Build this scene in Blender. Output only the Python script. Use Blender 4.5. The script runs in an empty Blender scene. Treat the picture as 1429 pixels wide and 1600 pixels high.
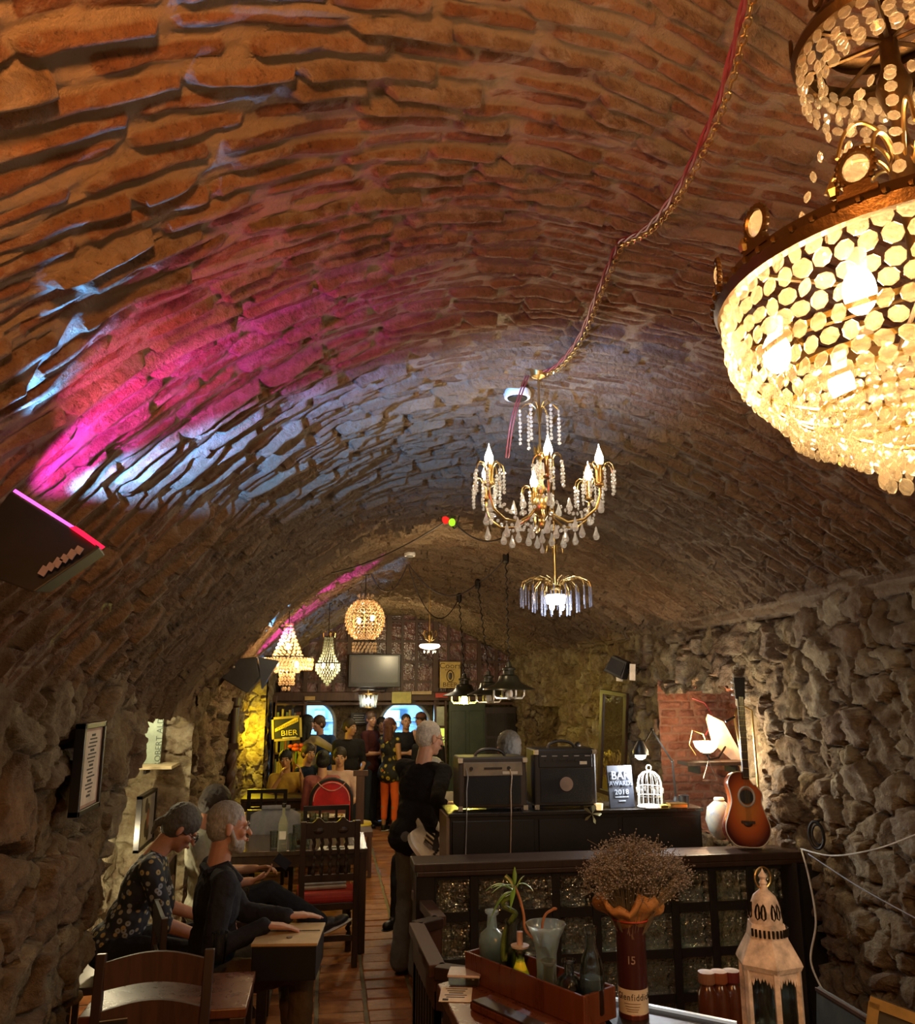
import bpy, bmesh, math, random
import numpy as np
from mathutils import Vector, Matrix, Euler
R_ = math.radians
rnd = random.Random(7)
scn = bpy.context.scene
COL = scn.collection

# ---------------------------------------------------------------- camera
CAM = Vector((0, 0, 2.0)); FPX = 1270.0
PITCH, YAW = R_(12.2), R_(8.8)
cd = bpy.data.cameras.new('camera'); cam = bpy.data.objects.new('camera', cd); COL.objects.link(cam)
cam.location = CAM; cam.rotation_euler = (R_(90) + PITCH, 0, -YAW)
cd.sensor_fit = 'HORIZONTAL'; cd.sensor_width = 36; cd.lens = FPX / 1429 * 36
cd.clip_start = .02; cd.clip_end = 60
scn.camera = cam
FW = Vector((math.sin(YAW) * math.cos(PITCH), math.cos(YAW) * math.cos(PITCH), math.sin(PITCH)))
RT = Vector((math.cos(YAW), -math.sin(YAW), 0)); UP = RT.cross(FW)
def at(u, v, y=None, z=None, x=None):
    """world point seen at a place of the photograph, at a known distance, height or side"""
    d = FW * FPX + RT * (u - 714.5) + UP * (800 - v)
    if y is not None: t = (y - CAM.y) / d.y
    elif z is not None: t = (z - CAM.z) / d.z
    else: t = (x - CAM.x) / d.x
    return CAM + d * t

# ---------------------------------------------------------------- world, view, large lights
w = bpy.data.worlds.new('world'); scn.world = w; w.use_nodes = True
w.node_tree.nodes['Background'].inputs[0].default_value = (1.0, .62, .36, 1)
w.node_tree.nodes['Background'].inputs[1].default_value = .10
scn.view_settings.view_transform = 'Standard'; scn.view_settings.look = 'None'
scn.view_settings.gamma = 1; scn.view_settings.use_curve_mapping = False
scn.view_settings.exposure = 1.1
cy = scn.cycles
cy.use_denoising = True; cy.max_bounces = 5; cy.diffuse_bounces = 3; cy.glossy_bounces = 3
cy.transmission_bounces = 5; cy.transparent_max_bounces = 48; cy.caustics_reflective = False; cy.caustics_refractive = False
cy.sample_clamp_indirect = 3.0; cy.use_adaptive_sampling = True; cy.adaptive_threshold = .025

def lamp(kind, name, loc, power, col, size=.03, parent=None, **k):
    l = bpy.data.lights.new(name, kind); l.energy = power; l.color = col
    if kind != 'AREA': l.shadow_soft_size = size
    o = bpy.data.objects.new(name, l); COL.objects.link(o); o.location = loc
    if 'aim' in k:
        o.rotation_euler = (Vector(k['aim']) - Vector(loc)).to_track_quat('-Z', 'Y').to_euler()
    if kind == 'SPOT':
        l.spot_size = R_(k.get('cone', 60)); l.spot_blend = k.get('blend', .3)
        o.scale = k.get('scale', (1, 1, 1))
        if 'roll' in k: o.rotation_euler = (o.rotation_euler.to_matrix() @ Matrix.Rotation(R_(k['roll']), 3, 'Z')).to_euler()
    if kind == 'AREA': l.shape = 'DISK'; l.size = size
    if parent: o.parent = parent
    return o

WARM = (1.0, .62, .30); CREAM = (1.0, .80, .52); COOL = (.75, .86, 1.0); YEL = (1.0, .78, .10)
# orange lamp of the part of the cellar behind and above the photographer
lamp('POINT', 'lamp_light', (-.15, .25, 2.65), 38, (1.0, .40, .10), .06)
lamp('POINT', 'lamp_light', (2.35, .75, 2.25), 20, (1.0, .70, .42), .10)  # added out of view to graze the right wall and bring out its relief
# hidden little lamps in niches and at the far bar, plus an added bay fill
lamp('POINT', 'lamp_light', (-1.32, 6.15, 1.95), 9, (1.0, .86, .55), .03)
lamp('POINT', 'lamp_light', (-1.38, 6.1, .95), 8, (1.0, .82, .50), .03)  # added fill, brightens the jamb below the bay shelf
lamp('POINT', 'lamp_light', (-.93, 11.28, 1.45), 10, (1.0, .72, .02), .03)
lamp('POINT', 'lamp_light', (.9, 14.9, 1.5), 60, (.30, .62, 1.0), .1)
lamp('POINT', 'lamp_light', (-.3, 14.7, 1.5), 40, (.30, .62, 1.0), .1)
lamp('SPOT', 'laser_dot', (1.2, 6.2, 2.9), 90, (.6, 1.0, .02), .01, aim=at(0, 985, x=-1.08), cone=2.4, blend=.6)
lamp('SPOT', 'laser_dot', (1.2, 6.2, 2.9), 60, (.35, 1.0, .02), .01, aim=at(207, 1462, y=3.45), cone=1.6, blend=.5)
# point lamps above the aisle, with no fixture modelled
lamp('POINT', 'lamp_light', (.9, 6.6, 2.75), 9, (1.0, .74, .42), .08)
lamp('POINT', 'lamp_light', (1.0, 11.2, 2.5), 14, (1.0, .80, .45), .08)

# ---------------------------------------------------------------- materials
MATS = {}
class NT:
    def __init__(s, name):
        s.m = bpy.data.materials.new(name); s.m.use_nodes = True; s.t = s.m.node_tree; s.t.nodes.clear()
        s.out = s.t.nodes.new('ShaderNodeOutputMaterial')
    def n(s, t, **k):
        o = s.t.nodes.new('ShaderNode' + t)
        for a, b in k.items():
            if a.startswith('i_'):
                key = a[2:]; key = int(key) if key.isdigit() else key.replace('_', ' ')
                s.set(o, key, b)
            else: setattr(o, a, b)
        return o
    def set(s, o, key, b):
        if isinstance(b, bpy.types.NodeSocket): s.t.links.new(b, o.inputs[key])
        else: o.inputs[key].default_value = b
    def mix(s, f, a, b, mode='MIX'):
        o = s.t.nodes.new('ShaderNodeMix'); o.data_type = 'RGBA'; o.blend_type = mode
        s.set(o, 0, f); s.set(o, 6, a); s.set(o, 7, b); return o.outputs[2]
    def ramp(s, f, *st):
        o = s.n('ValToRGB', i_0=f); e = o.color_ramp.elements
        for i, (p, c) in enumerate(st):
            el = e[i] if i < 2 else e.new(p)
            el.position = p; el.color = c4(c)
        return o.outputs[0]
    def noise(s, co, sc, det=4, rough=.6, dist=0):
        o = s.n('TexNoise', i_Vector=co, i_Scale=sc, i_Detail=det, i_Roughness=rough, i_Distortion=dist); return o.outputs[0]
    def coord(s, scale=None, kind='Object'):
        c = s.n('TexCoord').outputs[kind]
        if scale: c = s.n('Mapping', i_Vector=c, i_Scale=scale).outputs[0]
        return c
    def bump(s, h, st, d=.01):
        return s.n('Bump', i_Strength=st, i_Distance=d, i_Height=h).outputs[0]
    def finish(s, sh): s.t.links.new(sh, s.out.inputs[0]); return s.m
def c4(c): return (c, c, c, 1) if isinstance(c, (int, float)) else (*c[:3], 1)
def simple(name, col, rough=.6, metal=0, var=.25, nscale=8, bump=.2, bscale=60, scale=None, spec=.5, bd=.004, emit=None, es=0):
    if name in MATS: return MATS[name]
    t = NT(name); co = t.coord(scale)
    c = t.mix(t.ramp(t.noise(co, nscale), (.3, 0), (.7, 1)), c4([x * (1 - var) for x in col]), c4([min(1, x * (1 + var)) for x in col]))
    p = t.n('BsdfPrincipled', i_Base_Color=c, i_Roughness=rough, i_Metallic=metal)
    p.inputs['Specular IOR Level'].default_value = spec
    if bump: t.set(p, 'Normal', t.bump(t.noise(co, bscale, 5), bump, bd))
    if emit: t.set(p, 'Emission Color', c4(emit)); t.set(p, 'Emission Strength', es)
    MATS[name] = t.finish(p.outputs[0]); return MATS[name]
def emission(name, col, st):
    if name in MATS: return MATS[name]
    t = NT(name); MATS[name] = t.finish(t.n('Emission', i_Color=c4(col), i_Strength=st).outputs[0]); return MATS[name]
def wood(name, a, b, rough=.4, axis=(1, 1, .12), sc=14):
    if name in MATS: return MATS[name]
    t = NT(name); co = t.coord(axis)
    g = t.noise(co, sc, 6, .7, 1.5)
    p = t.n('BsdfPrincipled', i_Base_Color=t.ramp(g, (.3, a), (.7, b)), i_Roughness=t.n('MapRange', i_Value=g, i_3=rough - .1, i_4=rough + .12).outputs[0])
    t.set(p, 'Normal', t.bump(g, .25, .003))
    MATS[name] = t.finish(p.outputs[0]); return MATS[name]
def glass(name, col=(.9, .95, .92), rough=.03, wavy=0, mixd=0):
    if name in MATS: return MATS[name]
    t = NT(name); co = t.coord()
    g = t.n('BsdfGlass', i_Color=c4(col), i_Roughness=rough, i_IOR=1.45)
    if wavy: t.set(g, 'Normal', t.bump(t.noise(co, wavy, 2), .8, .02))
    tr = t.n('BsdfTransparent', i_Color=c4(col))
    fr = t.n('Fresnel', i_IOR=1.45)
    gl = t.n('BsdfGlossy', i_Color=(1, 1, 1, 1), i_Roughness=rough + .02)
    if wavy: t.set(gl, 'Normal', t.bump(t.noise(co, wavy, 2), .8, .02))
    thin = t.n('MixShader', i_0=fr.outputs[0], i_1=tr.outputs[0], i_2=gl.outputs[0])
    s = t.n('MixShader', i_0=.5, i_1=thin.outputs[0], i_2=g.outputs[0])
    if mixd:
        d = t.n('BsdfTranslucent', i_Color=c4(col)); s = t.n('MixShader', i_0=mixd, i_1=s.outputs[0], i_2=d.outputs[0])
    MATS[name] = t.finish(s.outputs[0]); return MATS[name]
def crystal(name, tint, tr=.45, gl=.35):
    if name in MATS: return MATS[name]
    t = NT(name)
    a = t.n('BsdfTransparent', i_Color=(1, 1, 1, 1)); b = t.n('BsdfGlossy', i_Color=c4(tint), i_Roughness=.08)
    c = t.n('BsdfTranslucent', i_Color=c4(tint)); d = t.n('BsdfDiffuse', i_Color=c4(tint))
    cd_ = t.n('MixShader', i_0=.4, i_1=c.outputs[0], i_2=d.outputs[0])
    m1 = t.n('MixShader', i_0=gl, i_1=cd_.outputs[0], i_2=b.outputs[0])
    lw = t.n('LayerWeight', i_Blend=.35)
    k = t.n('MapRange', i_Value=lw.outputs[1], i_3=tr + .25, i_4=tr * .3)
    m2 = t.n('MixShader', i_0=k.outputs[0], i_1=m1.outputs[0], i_2=a.outputs[0])
    MATS[name] = t.finish(m2.outputs[0]); return MATS[name]

def masonry(name, tones, mortar, bump=.5, bsc=45, rough=.88, streak=None, aged=False, bd=.04):
    """colour attribute 'col': r = random of the piece, g = height above the joint"""
    t = NT(name); at_ = t.n('Attribute', attribute_name='col'); sp = t.n('SeparateColor', i_0=at_.outputs[0])
    co = t.coord(streak)
    base = t.ramp(sp.outputs[0], *tones)
    n1 = t.noise(co, 7, 6, .65); n2 = t.noise(co, 38, 5, .7)
    base = t.mix(t.ramp(n2, (.35, 0), (.75, .85)), base, t.mix(.5, base, c4(mortar)))
    base = t.mix(t.ramp(n1, (.35, .0), (.65, .75)), base, (.33, .2, .12, 1), 'MULTIPLY')
    mo = c4(mortar)
    if aged:
        pit = t.noise(co, 75, 5, .75); base = t.mix(t.ramp(pit, (.30, 1), (.46, 0)), base, t.mix(.75, base, (.05, .02, .01, 1)))
        lime = t.noise(t.coord((5, 14, 9)), 1.0, 6, .7); base = t.mix(t.ramp(lime, (.52, 0), (.64, .75)), base, (.50, .37, .30, 1))
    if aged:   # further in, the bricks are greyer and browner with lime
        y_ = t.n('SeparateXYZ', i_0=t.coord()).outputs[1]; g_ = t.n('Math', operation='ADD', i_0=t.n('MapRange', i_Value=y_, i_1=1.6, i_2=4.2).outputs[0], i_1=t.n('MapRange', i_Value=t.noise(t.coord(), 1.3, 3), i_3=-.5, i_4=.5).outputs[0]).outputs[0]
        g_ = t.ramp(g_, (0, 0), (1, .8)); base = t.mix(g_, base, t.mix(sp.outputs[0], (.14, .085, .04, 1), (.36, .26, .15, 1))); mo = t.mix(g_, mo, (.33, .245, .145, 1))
    edge = t.n('Math', operation='ADD', i_0=sp.outputs[1], i_1=t.n('MapRange', i_Value=n2, i_3=-.25, i_4=.25).outputs[0]).outputs[0]
    c = t.mix(t.ramp(edge, (.12, 0), (.4, 1)), mo, base)
    p = t.n('BsdfPrincipled', i_Base_Color=c, i_Roughness=rough)
    p.inputs['Specular IOR Level'].default_value = .3
    v = t.n('TexVoronoi', i_Vector=co, i_Scale=bsc * .9, feature='F1').outputs[0]
    h = t.n('Math', operation='ADD', i_0=t.noise(co, bsc, 8, .72), i_1=t.n('Math', operation='MULTIPLY', i_0=v, i_1=-.35).outputs[0]).outputs[0]
    t.set(p, 'Normal', t.bump(h, bump, bd))
    return t.finish(p.outputs[0])
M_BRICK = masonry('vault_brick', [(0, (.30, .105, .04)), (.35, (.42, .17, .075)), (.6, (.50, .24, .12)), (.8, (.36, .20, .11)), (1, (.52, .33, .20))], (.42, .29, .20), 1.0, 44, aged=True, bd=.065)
M_STONE = masonry('rubble_stone', [(0, (.34, .25, .14)), (.3, (.48, .37, .20)), (.6, (.60, .50, .31)), (.85, (.40, .28, .17)), (1, (.64, .56, .40))], (.17, .115, .075), 1.0, 30, bd=.07)
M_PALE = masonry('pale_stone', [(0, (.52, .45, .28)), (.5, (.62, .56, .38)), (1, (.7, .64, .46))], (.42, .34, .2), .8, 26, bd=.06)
M_RED = masonry('niche_brick', [(0, (.42, .17, .09)), (.5, (.5, .24, .14)), (1, (.36, .16, .1))], (.32, .18, .11), .8, 40)
M_TILE = masonry('terracotta', [(0, (.36, .12, .035)), (.4, (.52, .19, .055)), (.7, (.42, .17, .06)), (1, (.6, .26, .09))], (.3, .2, .1), .12, 30, .42)
M_GROUT = simple('grout', (.22, .19, .12), .9, bump=.4)

# ---------------------------------------------------------------- geometry helpers
class MB:
    def __init__(s): s.v = []; s.f = []; s.m = []; s.c = 0
    def add(s, vs, fs, M=None, mi=None):
        b = len(s.v)
        for p in vs:
            p = Vector(p); s.v.append(tuple(M @ p if M else p))
        s.f += [tuple(i + b for i in f) for f in fs]; s.m += [s.c if mi is None else mi] * len(fs); return s
    def box(s, c, d, rot=None, mi=None, taper=1):
        x, y, z = d[0] / 2, d[1] / 2, d[2] / 2
        vs = [(sx * x * (taper if sz > 0 else 1), sy * y * (taper if sz > 0 else 1), sz * z) for sx in (-1, 1) for sy in (-1, 1) for sz in (-1, 1)]
        M = Matrix.Translation(c) @ (Euler(rot).to_matrix().to_4x4() if rot else Matrix())
        return s.add(vs, [(0, 1, 3, 2), (4, 6, 7, 5), (0, 4, 5, 1), (2, 3, 7, 6), (0, 2, 6, 4), (1, 5, 7, 3)], M, mi)
    def bar(s, a, b, w, h, mi=None, up=(0, 0, 1)):
        a = Vector(a); b = Vector(b); d = b - a; L = d.length
        if L < 1e-6: return s
        z = d.normalized(); u = Vector(up)
        if abs(z.dot(u)) > .98: u = Vector((0, 1, 0))
        x = u.cross(z).normalized(); y = z.cross(x)
        M = Matrix((x, y, z)).transposed().to_4x4(); M.translation = (a + b) / 2
        vs = [(sx * w / 2, sy * h / 2, sz * L / 2) for sx in (-1, 1) for sy in (-1, 1) for sz in (-1, 1)]
        return s.add(vs, [(0, 1, 3, 2), (4, 6, 7, 5), (0, 4, 5, 1), (2, 3, 7, 6), (0, 2, 6, 4), (1, 5, 7, 3)], M, mi)
    def tube(s, pts, r, n=8, mi=None, closed=False, cap=True):
        pts = [Vector(p) for p in pts]; N = len(pts)
        rr = r if isinstance(r, (list, tuple)) else [r] * N
        base = len(s.v); prev = None; fs = []; vs = []
        for i, p in enumerate(pts):
            t = ((pts[(i + 1) % N] - pts[i - 1]) if closed else (pts[min(i + 1, N - 1)] - pts[max(i - 1, 0)]))
            t = t.normalized() if t.length > 1e-9 else Vector((0, 0, 1))
            if prev is None: prev = t.orthogonal().normalized()
            x = prev - t * prev.dot(t); x = x.normalized() if x.length > 1e-6 else t.orthogonal().normalized(); prev = x; y = t.cross(x)
            for k in range(n):
                a = 2 * math.pi * k / n; vs.append(p + (x * math.cos(a) + y * math.sin(a)) * rr[i])
        for i in range(N if closed else N - 1):
            j = (i + 1) % N
            for k in range(n): fs.append((i * n + k, i * n + (k + 1) % n, j * n + (k + 1) % n, j * n + k))
        if cap and not closed: fs.append(tuple(range(n))[::-1]); fs.append(tuple((N - 1) * n + k for k in range(n)))
        return s.add(vs, fs, None, mi)
    def lathe(s, prof, n=24, c=(0, 0, 0), M=None, mi=None, sx=1, sy=1, rot0=0, cap=True):
        vs = []; fs = []
        for r, z in prof:
            for k in range(n):
                a = 2 * math.pi * (k + rot0) / n; vs.append((c[0] + sx * r * math.cos(a), c[1] + sy * r * math.sin(a), c[2] + z))
        for i in range(len(prof) - 1):
            for k in range(n): fs.append((i * n + k, i * n + (k + 1) % n, (i + 1) * n + (k + 1) % n, (i + 1) * n + k))
        if cap and prof[0][0] > 1e-5: fs.append(tuple(range(n))[::-1])
        if cap and prof[-1][0] > 1e-5: fs.append(tuple((len(prof) - 1) * n + k for k in range(n)))
        return s.add(vs, fs, M, mi)
    def ell(s, c, r, n=14, m=9, M=None, mi=None):
        if isinstance(r, (int, float)): r = (r, r, r)
        vs = [(0, 0, -1)] + [(math.cos(2 * math.pi * k / n) * math.sin(math.pi * i / m), math.sin(2 * math.pi * k / n) * math.sin(math.pi * i / m), -math.cos(math.pi * i / m)) for i in range(1, m) for k in range(n)] + [(0, 0, 1)]
        vs = [Vector((x * r[0], y * r[1], z * r[2])) for x, y, z in vs]
        if M is not None: vs = [M @ p for p in vs]
        vs = [p + Vector(c) for p in vs]
        fs = [(0, 1 + (k + 1) % n, 1 + k) for k in range(n)]
        for i in range(m - 2):
            for k in range(n): fs.append((1 + i * n + k, 1 + i * n + (k + 1) % n, 1 + (i + 1) * n + (k + 1) % n, 1 + (i + 1) * n + k))
        L = len(vs) - 1; fs += [(L, L - n + k, L - n + (k + 1) % n) for k in range(n)]
        return s.add(vs, fs, None, mi)
    def cap(s, a, ra, b, rb, n=12):
        a = Vector(a); b = Vector(b); s.ell(a, ra, n, 8); s.ell(b, rb, n, 8)
        if (b - a).length > 1e-5: s.tube([a, b], [ra, rb], n)
        return s
    def build(s, name, mat, parent=None, smooth=False, bevel=0, loc=None):
        me = bpy.data.meshes.new(name); me.from_pydata(s.v, [], s.f); me.update()
        for m in (mat if isinstance(mat, (list, tuple)) else [mat]): me.materials.append(m)
        if any(s.m): me.polygons.foreach_set('material_index', s.m)
        if smooth: me.polygons.foreach_set('use_smooth', [True] * len(me.polygons))
        o = bpy.data.objects.new(name, me); COL.objects.link(o)
        if parent: o.parent = parent
        if loc is not None: o.location = loc
        if bevel:
            b = o.modifiers.new('bevel', 'BEVEL'); b.width = bevel; b.segments = 2; b.limit_method = 'ANGLE'
        if smooth and smooth != 'all':
            try: me.set_sharp_from_angle(angle=R_(40))
            except Exception: pass
        return o
def tag(o, label=None, cat=None, group=None, kind=None):
    if label: o['label'] = label
    if cat: o['category'] = cat
    if group: o['group'] = group
    if kind: o['kind'] = kind
    return o
def thing(name, label, cat, loc=(0, 0, 0), rz=0, group=None):
    o = bpy.data.objects.new(name, None); COL.objects.link(o); o.empty_display_size = .1
    o.location = loc; o.rotation_euler = (0, 0, rz); return tag(o, label, cat, group)
def inst(src, name, parent, loc, rot=(0, 0, 0), sc=(1, 1, 1)):
    o = bpy.data.objects.new(name, src); COL.objects.link(o); o.parent = parent; o.location = loc; o.rotation_euler = rot
    o.scale = sc if isinstance(sc, tuple) else (sc, sc, sc); return o
def mesh_of(mb, mat, smooth=False):
    me = bpy.data.meshes.new('shared'); me.from_pydata(mb.v, [], mb.f); me.update()
    for m in (mat if isinstance(mat, (list, tuple)) else [mat]): me.materials.append(m)
    if any(mb.m): me.polygons.foreach_set('material_index', mb.m)
    if smooth: me.polygons.foreach_set('use_smooth', [True] * len(me.polygons))
    return me
def text(s, name, mat, size, M, parent=None, ext=.0012, align='CENTER', sx=1, shear=0):
    c = bpy.data.curves.new(name, 'FONT'); c.body = s; c.size = size; c.extrude = ext; c.align_x = align; c.align_y = 'CENTER'
    c.materials.append(mat); c.shear = shear; c.resolution_u = 3
    o = bpy.data.objects.new(name, c); COL.objects.link(o); bpy.context.view_layer.update()
    me = bpy.data.meshes.new_from_object(o.evaluated_get(bpy.context.evaluated_depsgraph_get())); bpy.data.objects.remove(o); o = bpy.data.objects.new(name, me); COL.objects.link(o)
    if not me.materials: me.materials.append(mat)
    if parent: o.parent = parent
    o.matrix_local = M @ Matrix.Diagonal((sx, 1, 1, 1)); return o
def face(loc, rx=90, ry=0, rz=0):
    return Matrix.Translation(loc) @ Euler((R_(rx), R_(ry), R_(rz))).to_matrix().to_4x4()
def arc(c, r, a0, a1, n, ax='xz'):
    out = []
    for i in range(n + 1):
        a = R_(a0 + (a1 - a0) * i / n); p = [c[0], c[1], c[2]]
        p['xyz'.index(ax[0])] += r * math.cos(a); p['xyz'.index(ax[1])] += r * math.sin(a); out.append(tuple(p))
    return out
def sag(a, b, d, n=14):
    a = Vector(a); b = Vector(b)
    return [a.lerp(b, i / n) - Vector((0, 0, d * 4 * (i / n) * (1 - i / n))) for i in range(n + 1)]

def dense(P, n=60):
    out = []
    for i in range(len(P) - 1):
        p0 = P[max(i - 1, 0)]; p1 = P[i]; p2 = P[i + 1]; p3 = P[min(i + 2, len(P) - 1)]
        for k in range(n):
            f = k / n; out.append(.5 * ((2 * p1) + (p2 - p0) * f + (2 * p0 - 5 * p1 + 4 * p2 - p3) * f * f + (3 * p1 - p0 - 3 * p2 + p3) * f ** 3))
    return out + [P[-1]]

# ---------------------------------------------------------------- numpy noise and relief masonry
def hsh(i, j, k=0):
    h = (i.astype(np.int64) * 374761393 + j.astype(np.int64) * 668265263 + k * 2147483647 + 1013904223) & 0xffffffff
    h = ((h ^ (h >> 13)) * 1274126177) & 0xffffffff; h = (h ^ (h >> 16)) & 0xffffffff
    h = (h * 2246822519) & 0xffffffff; h ^= h >> 15
    return (h & 0xffffff) / float(0xffffff)
def vn(x, y, k=0):
    xi = np.floor(x); yi = np.floor(y); fx = x - xi; fy = y - yi; fx = fx * fx * (3 - 2 * fx); fy = fy * fy * (3 - 2 * fy)
    a = hsh(xi, yi, k); b = hsh(xi + 1, yi, k); c = hsh(xi, yi + 1, k); d = hsh(xi + 1, yi + 1, k)
    return (a + (b - a) * fx) * (1 - fy) + (c + (d - c) * fx) * fy
def fbm(x, y, k=0, o=4, g=.55):
    s = 0; a = 1; t = 0
    for i in range(o): s = s + a * vn(x * 2 ** i + 17.3 * i, y * 2 ** i + 5.1 * i, k + i); t += a; a *= g
    return s / t * 2 - 1
def sst(a, b, x): t = np.clip((x - a) / (b - a), 0, 1); return t * t * (3 - 2 * t)

def brick_ids(s, y, pitch, L, k, mort=.007, hb=.024):
    """s along the course, y across courses"""
    yw = y + .022 * fbm(s * 1.1, y * .8, k + 5, 3) + .007 * fbm(s * 7, y * 7, k + 9, 3)
    r = np.floor(yw / pitch); fy = (yw / pitch - r) * pitch
    so = s + hsh(r, r * 0, k) * L + .006 * fbm(s * 14, y * 14, k + 2, 2)
    c = np.floor(so / L); j0 = (hsh(r, c, k + 1) - .5) * .45; c2 = c + np.where(so / L - c < j0, -1, 0)
    j0 = (hsh(r, c2, k + 1) - .5) * .45; j1 = (hsh(r, c2 + 1, k + 1) - .5) * .45
    d = np.minimum(np.minimum(fy, pitch - fy) - mort, np.minimum(so - (c2 + j0) * L, (c2 + 1 + j1) * L - so) - mort)
    ero = fbm(s * 8, y * 30, k + 20, 3)
    dd = d + .0075 * ero
    idn = (r * 4096 + c2).astype(np.int64); rr = hsh(r, c2, k + 3)
    idn = np.where(dd > 0, idn, -10 ** 12)
    prof = sst(0, .012, dd)
    if k == 11: hb = hb * (1 + .9 * sst(2.4, 4.2, y))
    h = prof * hb * (.1 + 1.1 * rr) + .014 * fbm(s * 4, y * 8, k + 30, 4) + prof * .010 * ero + .013 * fbm(s * 5, y * 30, k + 33, 3)
    # smeared mortar lies almost flush in places
    sm = sst(.05, .5, fbm(s * 2.3, y * 3.1, k + 40, 3)); h = np.where(dd > 0, h, h + sm * .012)
    return idn, h, rr, prof
def stone_ids(u, v, cu, cv, k, amp=.075, warp=.6):
    uu = u / cu + warp * fbm(u / cu * .9, v / cv * .9, k + 1, 3); vv = v / cv + warp * fbm(u / cu * .9 + 9, v / cv * .9 + 4, k + 2, 3)
    bi = np.floor(uu); bj = np.floor(vv); F1 = np.full(u.shape, 9.); F2 = F1.copy(); I = np.zeros(u.shape); J = I.copy(); PU = I.copy(); PV = I.copy()
    for di in (-1, 0, 1):
        for dj in (-1, 0, 1):
            ci = bi + di; cj = bj + dj; keep = hsh(ci, cj, k + 7)
            px = ci + .5 + .86 * (hsh(ci, cj, k + 3) - .5); py = cj + .5 + .86 * (hsh(ci, cj, k + 4) - .5)
            d = np.sqrt((uu - px) ** 2 + (vv - py) ** 2) + .48 * keep
            n = d < F1; F2 = np.where(n, F1, np.minimum(F2, d)); F1 = np.where(n, d, F1)
            I = np.where(n, ci, I); J = np.where(n, cj, J); PU = np.where(n, px, PU); PV = np.where(n, py, PV)
    d = F2 - F1 + .07 * fbm(u * 30, v * 30, k + 60, 2) - .025
    rr = hsh(I, J, k + 5); tu = hsh(I, J, k + 11) - .5; tv = hsh(I, J, k + 12) - .5
    prof = sst(0, .17, d) ** .55; amp = amp * .72
    rid = 1 - np.abs(fbm(u * 7, v * 7, k + 80, 4))
    h = prof * amp * (.45 + .8 * rr) + prof * amp * .9 * (tu * (uu - PU) + tv * (vv - PV)) + prof * .045 * fbm(u * 7, v * 7, k + 20, 6, .68) + prof * .05 * (rid - .7)
    h = h + .03 * fbm(u * 2.2, v * 2.2, k + 50, 3)
    idn = np.where(d > 0, (I * 4096 + J).astype(np.int64), -10 ** 12)
    return idn, h, rr, prof

def npmesh(name, P, quads, colr, colg, mat, parent=None, kind=None, smooth=True):
    used = np.unique(quads); mp = np.zeros(len(P), np.int32); mp[used] = np.arange(len(used)); q = mp[quads]; V = P[used]
    me = bpy.data.meshes.new(name); me.vertices.add(len(V)); me.vertices.foreach_set('co', V.astype(np.float32).ravel())
    me.loops.add(len(q) * 4); me.loops.foreach_set('vertex_index', q.ravel().astype(np.int32)); me.polygons.add(len(q))
    me.polygons.foreach_set('loop_start', np.arange(0, len(q) * 4, 4, dtype=np.int32))
    try: me.polygons.foreach_set('loop_total', np.full(len(q), 4, dtype=np.int32))
    except Exception: pass
    me.update(calc_edges=True)
    a = me.color_attributes.new('col', 'FLOAT_COLOR', 'POINT'); cc = np.ones((len(V), 4), np.float32)
    cc[:, 0] = colr[used]; cc[:, 1] = colg[used]; cc[:, 2] = 0; a.data.foreach_set('color', cc.ravel())
    me.polygons.foreach_set('use_smooth', np.full(len(q), smooth)); me.materials.append(mat)
    o = bpy.data.objects.new(name, me); COL.objects.link(o)
    if parent: o.parent = parent
    if kind: o['kind'] = kind
    return o
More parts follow.
